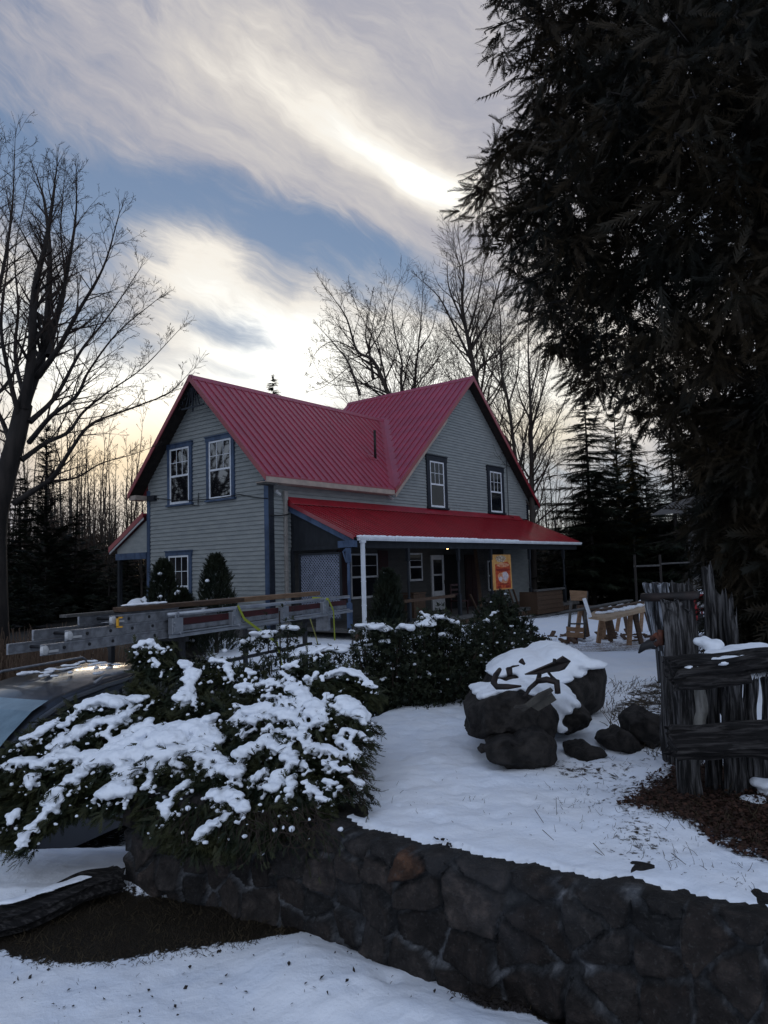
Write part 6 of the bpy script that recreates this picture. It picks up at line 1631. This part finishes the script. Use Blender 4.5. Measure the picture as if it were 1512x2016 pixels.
mb = MB(); oldlog(mb, at(1406, 1400, 5.0), at(1392, 1120, 5.0), .060, .07, 70, n=30, sd=26, jag=.05); oldlog(mb, at(1425, 1400, 5.0), at(1412, 1172, 5.0), .065, .07, 71, n=30, sd=26, jag=.05); build('tall_piece', mb, M['old_wood'], s2, world=True)
mb = MB(); oldlog(mb, at(1452, 1400, 4.9), at(1434, 1182, 4.9), .045, .06, 72, n=14, sd=12, jag=.06); oldlog(mb, at(1445, 1400, 4.9), at(1440, 1210, 4.9), .06, .08, 73, n=14, sd=12, jag=.04); build('broken_stub', mb, M['old_wood'], s2, world=True)
# black iron post with a beak shaped hook
hp = thing('iron_post', 'black iron post with a curved beak shaped bracket beside the stump', 'post', onz(1305, 1352, .6))
hy = hp.location.y
mb = MB(); mb.beam(onz(1305, 1352, .55), at(1298, 1262, hy), .075, .075, (0, 1, 0)); build('post', mb, M['black'], hp, world=True, bevel=.006)
mb = MB(); mb.tube([at(1312, 1272, hy), at(1296, 1268, hy), at(1278, 1268, hy), at(1266, 1274, hy), at(1257, 1286, hy)], [.07, .06, .05, .04, .008], 8); build('beak', mb, M['black'], hp, world=True, smooth=True)

# ------------------------------------------------------------------ work area beyond
WZ = zat(4.2, 14.0)
def gp(px, py): 
    z = .3
    for _ in range(12): q = onz(px, py, z); z = zat(q.x, q.y)
    return onz(px, py, z)
def sawhorse(label, px, py, hgt, rz, wpx):
    c = gp(px, py); root = thing('sawhorse', label, 'sawhorse', c, rz, 'brown wooden sawhorses under the workbench'); W_ = wpx / 1436 * c.y
    mb = MB(); mb.beam((-.02, -.45, hgt), (-.02, .45, hgt), .09, .09); build('top_beam', mb, M['wood_mid'], root)
    for sy in (-.36, .36):
        for sx2 in (-1, 1):
            mb = MB(); mb.beam((sx2 * W_ / 2, sy * 1.1, 0), (sx2 * .04, sy, hgt - .02), .10, .04, (0, 1, 0)); build('leg', mb, M['wood_mid'] if sx2 > 0 else M['wood_new'], root)
    return c
c1 = sawhorse('nearest brown sawhorse holding up the middle of the workbench', 1220, 1268, .68, .5, 34)
c2 = sawhorse('left brown sawhorse under the end of the workbench', 1172, 1257, .66, .5, 30)
c3 = sawhorse('farthest brown sawhorse at the back of the workbench', 1248, 1244, .66, .5, 30)
tb = thing('workbench_top', 'plywood workbench top with snow and boards lying on it', 'workbench', (c1.x, c1.y, c1.z + .73))
zt_ = c1.z + .74
p = [onz(1158, 1212, zt_), onz(1192, 1217, zt_), onz(1300, 1192, zt_), onz(1268, 1183, zt_), onz(1170, 1202, zt_)]
mb = MB(); mb.prism([Vector((q.x, q.y, zt_)) for q in p], (0, 0, -.05)); build('plywood_sheet', mb, M['ply'], tb, world=True)
el_ = []
for _ in range(70):
    u1, u2 = rs.rand(), rs.rand(); q = p[4].lerp(p[3], u1).lerp(p[1].lerp(p[2], u1), .15 + .55 * u2); el_.append(((q.x, q.y, zt_ + .02), (rs.uniform(.05, .14), rs.uniform(.03, .07), rs.uniform(.02, .05)), .6))
link('snow_cover', snow_mesh('snow_cover', el_, .022, .01, 8), M['snow'], tb, world=True, smooth=True)
def stick(nm, label, cat, a, b, w, h, m_, grp=None):
    mb = MB(); mb.beam((0, 0, 0), Vector(b) - Vector(a), w, h); o = build(nm, mb, m_, bevel=.004); o.location = a; setp(o, label, cat, grp); return o
a = onz(1110, 1206, zt_ + .05); b = onz(1240, 1182, zt_ + .08)
stick('board', 'long pale board sticking out left over the workbench', 'board', a, b, .14, .03, M['wood_grey'])
stick('board', 'board lying lengthwise on the snowy workbench', 'board', p[4].lerp(p[1], .5) + Vector((0, 0, .06)), p[3].lerp(p[2], .5) + Vector((0, 0, .06)), .10, .04, M['wood_mid'])
q = onz(1162, 1215, zt_); stick('snowy_stick', 'short snow crusted stick leaning up at the left end of the workbench', 'stick', (q.x, q.y, q.z), at(1150, 1178, q.y), .05, .05, M['snow'])
# small wooden frame chair holding a crate and a pot
k0 = gp(1134, 1262); ky = k0.y
ch = thing('plant_stand', 'wooden ladder back stand with a plank sign board on top', 'plant stand', k0)
for xa, xb in ((1118, 1126), (1150, 1155)):
    mb = MB(); mb.beam(at(xa, 1262, ky), at(xb, 1164, ky + .1), .05, .05, (0, 1, 0)); build('leg', mb, M['wood_grey'], ch, world=True)
mb = MB(); mb.prism([at(1122, 1162, ky + .04), at(1156, 1164, ky + .04), at(1154, 1183, ky + .04), at(1124, 1182, ky + .04)], (0, .03, 0)); build('top_board', mb, M['wood_new'], ch, world=True)
mb = MB(); mb.beam(at(1120, 1228, ky), at(1152, 1228, ky), .04, .03); build('cross_bar', mb, M['wood_grey'], ch, world=True)
cr = thing('wooden_crate', 'small wooden crate set on the terracotta pot', 'crate', at(1133, 1254, ky - .25))
mb = MB()
for z1, z2 in ((1234, 1243), (1244.2, 1254)):
    mb.prism([at(1115, z1, ky - .3), at(1150, z1 + 2, ky - .3), at(1149, z2 + 2, ky - .3), at(1116, z2, ky - .3)], (0, .03, 0))
build('front_slats', mb, M['wood_new'], cr, world=True)
mb = MB()
for xx in (1115, 1148): mb.prism([at(xx, 1235, ky - .27), at(xx, 1253, ky - .27), at(xx, 1251, ky + .02), at(xx, 1233, ky + .02)], (.025, 0, 0))
mb.prism([at(1117, 1253, ky - .26), at(1148, 1255, ky - .26), at(1148, 1252, ky + .02), at(1117, 1250, ky + .02)], (0, 0, -.02)); build('sides', mb, M['wood_mid'], cr, world=True)
pt0 = at(1128, 1268, ky - .12)
pot = MB(); pot.tube([(0, 0, 0), (0, 0, .02), (0, 0, .13), (0, 0, .135), (0, 0, .165)], [.075, .08, .105, .115, .115], 16); o = build('flower_pot', pot, M['terracotta'], smooth=True); o.location = pt0; setp(o, 'dark terracotta pot under the wooden crate', 'pot')
# scattered debris, snow lumps in front
el_ = [((k0.x + rs.uniform(-.9, 1.6), k0.y + rs.uniform(-.5, .6), k0.z + .0), (rs.uniform(.05, .16), rs.uniform(.05, .12), rs.uniform(.02, .06)), rs.uniform(0, 3)) for _ in range(30)]
o = link('snow_lumps', snow_mesh('snow_lumps', el_, .02, .02, 7), M['snow'], smooth=True); setp(o, 'lumps of trodden snow around the workbench', 'snow', kind='stuff')
mb = MB()
for k in range(46):
    c = Vector((k0.x + rs.uniform(-.9, 2.6), k0.y + rs.uniform(-.7, 2.2), 0)); c.z = zat(c.x, c.y) + .02; d = Vector((rs.uniform(-1, 1), rs.uniform(-.5, .5), rs.uniform(-.05, .15))).normalized()
    mb.beam(c, c + d * rs.uniform(.08, .3), rs.uniform(.03, .1), rs.uniform(.02, .05))
o = build('wood_scraps', mb, M['wood_mid']); setp(o, 'offcuts and dark debris scattered in the snow near the workbench', 'debris', kind='stuff')
# red machine with a snowy hood, behind the stumps
rm = gp(1400, 1225); ry = 14.5
mach = thing('red_trailer', 'low red trailer with snow on it behind the stumps', 'trailer', at(1400, 1230, ry))
mb = MB()
def pbox(mb, x0, y0, x1, y1, Y, dep): 
    a = at(x0, y1, Y); b = at(x1, y0, Y); mb.box((a.x, Y, a.z), (b.x, Y + dep, b.z))
pbox(mb, 1362, 1168, 1450, 1180, ry, .9); pbox(mb, 1362, 1181, 1372, 1222, ry, .08); pbox(mb, 1436, 1181, 1450, 1222, ry, .08); build('body', mb, M['red_paint'], mach, world=True, bevel=.01)
mb = MB(); pbox(mb, 1374, 1183, 1432, 1196, ry + .1, .05); build('side_panel', mb, M['white_old'], mach, world=True)
mb = MB()
for k in range(5): pbox(mb, 1373, 1200 + 4.5 * k, 1435, 1201.6 + 4.5 * k, ry + .12, .02)
for k in range(9): pbox(mb, 1375 + 7 * k, 1198, 1376.4 + 7 * k, 1222, ry + .10, .02)
build('grille', mb, M['red_paint'], mach, world=True)
mb = MB(); cw = at(1448, 1226, ry)
for xw in (1376, 1440):
    cw = at(xw, 1226, ry); mb = MB(); mb.tube([(cw.x, ry + .05, cw.z), (cw.x, ry + .08, cw.z), (cw.x, ry + .2, cw.z), (cw.x, ry + .23, cw.z)], [.14, .18, .18, .14], 16); build('wheel', mb, M['black'], mach, world=True)
a = at(1398, 1158, ry + .4); link('snow_load', snow_mesh('snow_load', [((a.x + rs.uniform(-.3, .4), ry + .4 + rs.uniform(-.3, .3), a.z - .08 + rs.uniform(-.02, .06)), (.14, .16, .08), 0) for _ in range(14)], .03, .02, 6), M['snow'], mach, world=True, smooth=True)
# grey shed behind the cedar and a thin rail
sh = thing('old_shed', 'grey weathered board shed half hidden behind the great cedar', 'shed', at(1420, 1150, 22))
mb = MB()
for k in range(9):
    pbox(mb, 1374, 1040 + k * 14, 1470, 1053.2 + k * 14, 22 + .02 * (k % 2), .12)
build('wall', mb, mat('shed_board', (.04, .043, .055), .85, (.022, .025, .032), 5, (1, 1, 5)), sh, world=True)
mb = MB(); pbox(mb, 1366, 1006, 1374, 1180, 21.85, .15); build('corner_post', mb, M['wood_grey'], sh, world=True)
mb = MB(); mb.beam(at(1338, 1012, 21.6), at(1385, 984, 21.6), .05, .10, (0, 1, 0)); mb.prism([at(1338, 1010, 21.6), at(1385, 982, 21.6), at(1500, 950, 21.6), at(1500, 975, 21.6), at(1385, 990, 21.6)], (0, 2.4, .1)); build('roof', mb, M['wood_grey'], sh, world=True)
rl = thing('pole_fence', 'thin pale pole rail standing in front of the dark wood', 'fence', gp(1300, 1228))
mb = MB(); mb.tube([at(1248, 1115, 18), at(1300, 1113, 18)], .025, 6); mb.tube([at(1300, 1110, 18), at(1362, 1107, 18)], .022, 6); build('rail', mb, M['wood_grey'], rl, world=True)
for xx in (1250, 1300, 1360):
    mb = MB(); q = at(xx, 1112, 18); mb.tube([(q.x, 18, zat(q.x, 18) - .1), (q.x, 18, q.z + .25)], .03, 6); build('post', mb, M['bark'], rl, world=True)

# ------------------------------------------------------------------ things on the porch
def hp_(px, py, y): 
    q = hplane(px, py, 1, y); return q
def hw_(v): return HM @ Vector(v)
sy_ = -1.75
c0, c1_, c2_, c3_ = [hp_(x, y, sy_) for x, y in ((967, 1092), (1004, 1091), (1010, 1163), (972, 1162))]
sg = thing('painted_sign', 'orange and yellow painted sign board standing between the porch posts', 'sign', hw_((c3_.x, sy_, c3_.z)), TH)
cx_, cz_ = c3_.x, c3_.z; Wd = c1_.x - c0.x; Hh = c0.z - c3_.z
shx = (c0.x - c3_.x) / Hh
def sp_(u, v, n=0.0): return (u * Wd + v * Hh * shx * .6, -n, v * Hh)
def spoly(mb, pts, n, t=.003): mb.prism([sp_(u, v, n) for u, v in pts], (0, -t, 0))
def ell(cx, cy, rx, ry, n=18, wob=0.0, s=0): return [(cx + rx * math.cos(a) * (1 + wob * math.sin(3 * a + s)), cy + ry * math.sin(a) * (1 + wob * math.cos(5 * a + s))) for a in np.linspace(0, 2 * math.pi, n, endpoint=False)]
mb = MB(); spoly(mb, [(0, 0), (1, 0), (1, 1), (0, 1)], -.03, .03); build('board', mb, mat('sign_yellow', (.62, .33, .10), .6, (.50, .24, .07), 5), sg)
oc = mat('sign_orange', (.50, .09, .025), .6, (.32, .035, .015), 9, lo=.4, hi=.6)
mb = MB(); spoly(mb, [(.14, .03), (.93, .03), (.93, .70), (.80, .80), (.14, .72)], .0); build('orange_field', mb, oc, sg)
mb = MB(); spoly(mb, ell(.46, .88, .27, .10, wob=.08), .0); build('cream_emblem', mb, mat('sign_cream', (.55, .47, .36), .6, (.22, .13, .07), 16, lo=.45, hi=.55), sg)
mb = MB(); spoly(mb, ell(.55, .70, .33, .06), .004); spoly(mb, ell(.56, .34, .30, .17, wob=.12), .004); build('pale_shapes', mb, mat('sign_peach', (.62, .34, .20), .6, (.45, .14, .06), 10), sg)
mb = MB(); spoly(mb, ell(.64, .38, .15, .13, wob=.15, s=1), .008); spoly(mb, ell(.38, .30, .10, .07, wob=.15), .008); build('white_shapes', mb, mat('sign_white', (.62, .56, .55), .6, (.45, .36, .40), 12), sg)
mb = MB(); spoly(mb, ell(.55, .56, .38, .045, wob=.1), .008); spoly(mb, ell(.55, .155, .28, .018), .008); spoly(mb, ell(.3, .08, .1, .03), .004); spoly(mb, ell(.75, .08, .12, .03), .004); build('dark_red_shapes', mb, mat('sign_darkred', (.22, .02, .012), .6), sg)
for u in (.12, .85):
    mb = MB(); mb.beam(sp_(u, 0, -.05), (u * Wd + .25, -.05, -(cz_ - .3) ), .07, .035, (0, 1, 0)); build('leg', mb, M['wood_mid'], sg)
def hstick(label, a, b, w, h, m_, nm='leaning_board', cat='board', grp='boards leaning on the porch'):
    A_, B_ = hw_(a), hw_(b); return stick(nm, label, cat, A_, B_, w, h, m_, grp)
for k, (xa, xb, lab) in enumerate(((940, 957, 'first grey board leaning beside the dark red door'), (946, 962, 'second grey board leaning close beside the first on the porch'), (934, 948, 'dark board leaning behind the grey pair on the porch'))):
    a = hp_(xb, 1195, -1.2); b = hp_(xa, 1086, -.6); hstick(lab, (a.x, -1.2, .32), (b.x, -.6, 2.9), .12, .03, M['wood_grey'] if k < 2 else M['wood_mid'])
for xa, ya, xb, yb, lab in ((925, 1170, 946, 1215, 'short board leaning low at the foot of the leaning boards'), (984, 1160, 1003, 1200, 'brown board slanting below the painted sign'), (1010, 1160, 1022, 1196, 'brown board slanting right of the painted sign')):
    a = hp_(xa, ya, -1.9); b = hp_(xb, yb, -2.0); hstick(lab, (a.x, -1.9, a.z), (b.x, -2.0, b.z), .09, .03, M['wood_mid'])
# brown planter box, red chair and tan bin
def hthing(nm, label, cat, c, rz=0, grp=None): 
    q = hw_(c); return thing(nm, label, cat, q, TH + rz, grp)
a = hp_(1058, 1186, -2.35); b = hp_(1108, 1186, -2.35)
pb = hthing('planter_box', 'large brown board box at the right end of the porch', 'planter box', (a.x, -2.35, .0)); Lb = b.x - a.x
mb = MB()
for k in range(5): mb.box((0, -.0 - .012 * (k % 2), .02 + k * .17), (Lb, .04, .18 + k * .17))
for xx in (.02, Lb - .06): mb.box((xx, .05, .02), (xx + .04, .75, .86))
build('side_boards', mb, M['wood_mid'], pb); mb = MB(); mb.box((-.06, -.06, .88), (Lb + .15, .10, .95)); build('top_rail', mb, M['wood_grey'], pb)
for k, (xa, ya, xb, yb) in enumerate(((1040, 1238, 1115, 1222), (1050, 1245, 1120, 1228), (1095, 1222, 1112, 1219))):
    a = hp_(xa, ya, -3.0); b = hp_(xb, yb, -2.9); hstick(['long grey board lying on the ground before the porch', 'second grey board on the ground nearer the camera', 'short snowy board beside the brown box'][k], (a.x, -3.0, max(a.z, .06)), (b.x, -2.9, max(b.z, .06)), .16, .05, M['wood_grey'], grp='boards lying before the porch')
a = hp_(905, 1200, -1.5)
rc = hthing('red_chair', 'dark red wooden chair on the porch beside the entry', 'chair', (a.x, -1.5, .3), -.3)
mb = MB(); mb.box((-.24, -.22, .42), (.24, .22, .46)); build('seat', mb, M['reddark'], rc)
mb = MB()
for xx in (-.22, .18): mb.box((xx, .18, .46), (xx + .04, .22, 1.0))
for zz in (.62, .78, .94): mb.box((-.18, .185, zz), (.18, .215, zz + .07))
build('backrest', mb, M['reddark'], rc)
for xx in (-.22, .18):
    for yy in (-.2, .18): mb = MB(); mb.box((xx, yy, 0), (xx + .04, yy + .04, .42)); build('leg', mb, M['reddark'], rc)
a = hp_(826, 1195, -1.2)
bn = hthing('wooden_bin', 'tan wooden bin standing under the small porch window', 'bin', (a.x - .3, -1.2, .3))
mb = MB()
for k in range(5): mb.box((.0 + .13 * k, 0, 0), (.12 + .13 * k, .03, .75))
build('front_boards', mb, M['wood_mid'], bn); mb = MB(); mb.box((0, .032, 0), (.03, .42, .74)); mb.box((.62, .032, 0), (.65, .42, .74)); mb.box((.03, .39, 0), (.62, .42, .74)); build('side_boards', mb, M['wood_mid'], bn); mb = MB(); mb.box((-.02, -.02, .76), (.67, .45, .80)); build('lid', mb, M['wood_mid'], bn)
# ------------------------------------------------------------------ log lying on the lower ground
a, b = onz(238, 1722, .05), onz(-30, 1812, .05)
mb = MB(); oldlog(mb, (a.x, a.y, .04), (b.x, b.y, .02), .21, .11, 90, n=26, sd=24, jag=.06)
o = build('fallen_log', mb, M['old_wood_h']); setp(o, 'dark flattened log lying on the lower snow left of the wall', 'log')
ls_ = []
for k in range(16):
    t = .35 + .6 * k / 16; q = a.lerp(b, t); ls_.append(((q.x + .02, q.y + .05, .10), (.06, .022, .010), 0))
o = link('snow_on_log', snow_mesh('snow_on_log', ls_, .014, .006, 12), M['snow'], smooth=True); setp(o, 'thin streak of snow lying along the dark log', 'snow')

# ------------------------------------------------------------------ stems, dead grass and leaf litter
def px_scatter(n, poly, z, seed):
    rs = np.random.RandomState(seed); poly = np.array(poly, float); out = []
    lo, hi = poly.min(0), poly.max(0); Q = np.stack([rs.uniform(lo[0], hi[0], n * 3), rs.uniform(lo[1], hi[1], n * 3)], 1); Q = Q[inside(Q, poly)][:n]
    P_ = np.array([(lambda q: (q.x, q.y))(onz(x, y, z)) for x, y in Q]); return P_, ground_z(P_)
segs = []; rs = np.random.RandomState(15)
for n, poly, z, h, th_ in ((260, [(1170, 1370), (1330, 1360), (1330, 1500), (1290, 1500), (1200, 1440)], .6, (.05, .16), .0035), (520, [(1060, 1500), (1320, 1470), (1480, 1700), (1500, 1760), (1250, 1700), (1100, 1620)], .6, (.012, .05), .0014),
                          (80, [(700, 1560), (1100, 1480), (1100, 1660), (800, 1600)], .6, (.01, .04), .0015), (900, [(1240, 1590), (1350, 1500), (1600, 1480), (1700, 1660), (1500, 1700)], .6, (.02, .08), .002),
                          (3200, [(0, 1780), (20, 1760), (262, 1740), (600, 1825), (560, 1866), (200, 1895), (60, 1885)], 0., (.012, .055), .0017), (130, [(0, 1880), (900, 1900), (1050, 2016), (0, 2016)], 0., (.008, .03), .0015),
                          (160, [(1170, 1345), (1330, 1335), (1330, 1365), (1200, 1370)], .6, (.03, .12), .003), (260, [(860, 1920), (1000, 1990), (1060, 2030), (900, 2000)], 0., (.01, .04), .002)):
    P_, Z_ = px_scatter(n, poly, z, int(n + z * 10))
    for (x, y), zz in zip(P_, Z_):
        H = rs.uniform(*h); d = np.array([rs.normal(0, .7), rs.normal(0, .7), 1]); p = np.array([x, y, zz - .01]); H *= rs.uniform(.3, 1) ** 1.5; q_ = p + d * H * .55; segs.append((p, q_, th_, th_ * .8)); segs.append((q_, q_ + (d + rs.normal(0, .5, 3)) * H * .45, th_ * .8, th_ * .5))
for x0, y0, x1, y1 in ((1053, 1594, 1070, 1620), (1068, 1634, 1090, 1654), (1168, 1660, 1190, 1684), (1172, 1676, 1186, 1684), (1322, 1680, 1350, 1702), (1095, 1572, 1096, 1604), (700, 1470, 760, 1480)):
    a, b = onz(x0, y0, .63), onz(x1, y1, .615); segs.append((np.array(a), np.array(b), .002, .0015))
o = link('dry_grass', segs_mesh('dry_grass', segs, .05), mat('dead_grass', (.022, .016, .010), .9, (.07, .052, .028), 9)); setp(o, 'dead stems and grass blades poking through the snow', 'grass', kind='stuff')
LQ = (np.array([[-.5, 0, 0], [0, -.3, .12], [.5, 0, 0], [0, .3, .1]]), np.array([[0, 1, 2, 3]]))
P_, Z_ = px_scatter(5200, [(1215, 1590), (1270, 1530), (1330, 1490), (1420, 1500), (1600, 1480), (1750, 1600), (1600, 1735), (1512, 1700), (1440, 1680), (1340, 1622)], .6, 5)
T = frames(np.concatenate([P_, Z_[:, None] + rs.uniform(.002, .02, (len(P_), 1))], 1), rs.normal(0, 1, (len(P_), 3)) * [1, 1, .25], rs.normal(0, .5, (len(P_), 3)) + [0, 0, 1], rs.uniform(.012, .04, len(P_)))
o = link('leaf_litter', scatter_mesh('leaf_litter', LQ[0], LQ[1], T), mat('dead_leaves', (.055, .024, .014), .85, (.022, .011, .008), 40)); setp(o, 'reddish brown dead leaves and bark round the foot of the fence', 'leaf litter', kind='stuff')
P_, Z_ = px_scatter(420, [(0, 1870), (560, 1860), (900, 1900), (1080, 2016), (0, 2016)], 0., 6); P2, Z2 = px_scatter(900, [(860, 1900), (1000, 1985), (1060, 2030), (940, 2016)], 0., 7)
sel = rs.rand(len(P_)) < .18; P_, Z_ = np.concatenate([P_[sel], P2]), np.concatenate([Z_[sel], Z2])
T = frames(np.concatenate([P_, Z_[:, None] + .008], 1), rs.normal(0, 1, (len(P_), 3)) * [1, 1, .4], rs.normal(0, .6, (len(P_), 3)) + [0, 0, 1], rs.uniform(.010, .032, len(P_)))
o = link('fallen_leaves', scatter_mesh('fallen_leaves', LQ[0], LQ[1], T), mat('dark_leaves', (.022, .017, .015), .85)); setp(o, 'dark fallen leaves scattered on the lower snow below the wall', 'leaf litter', kind='stuff')
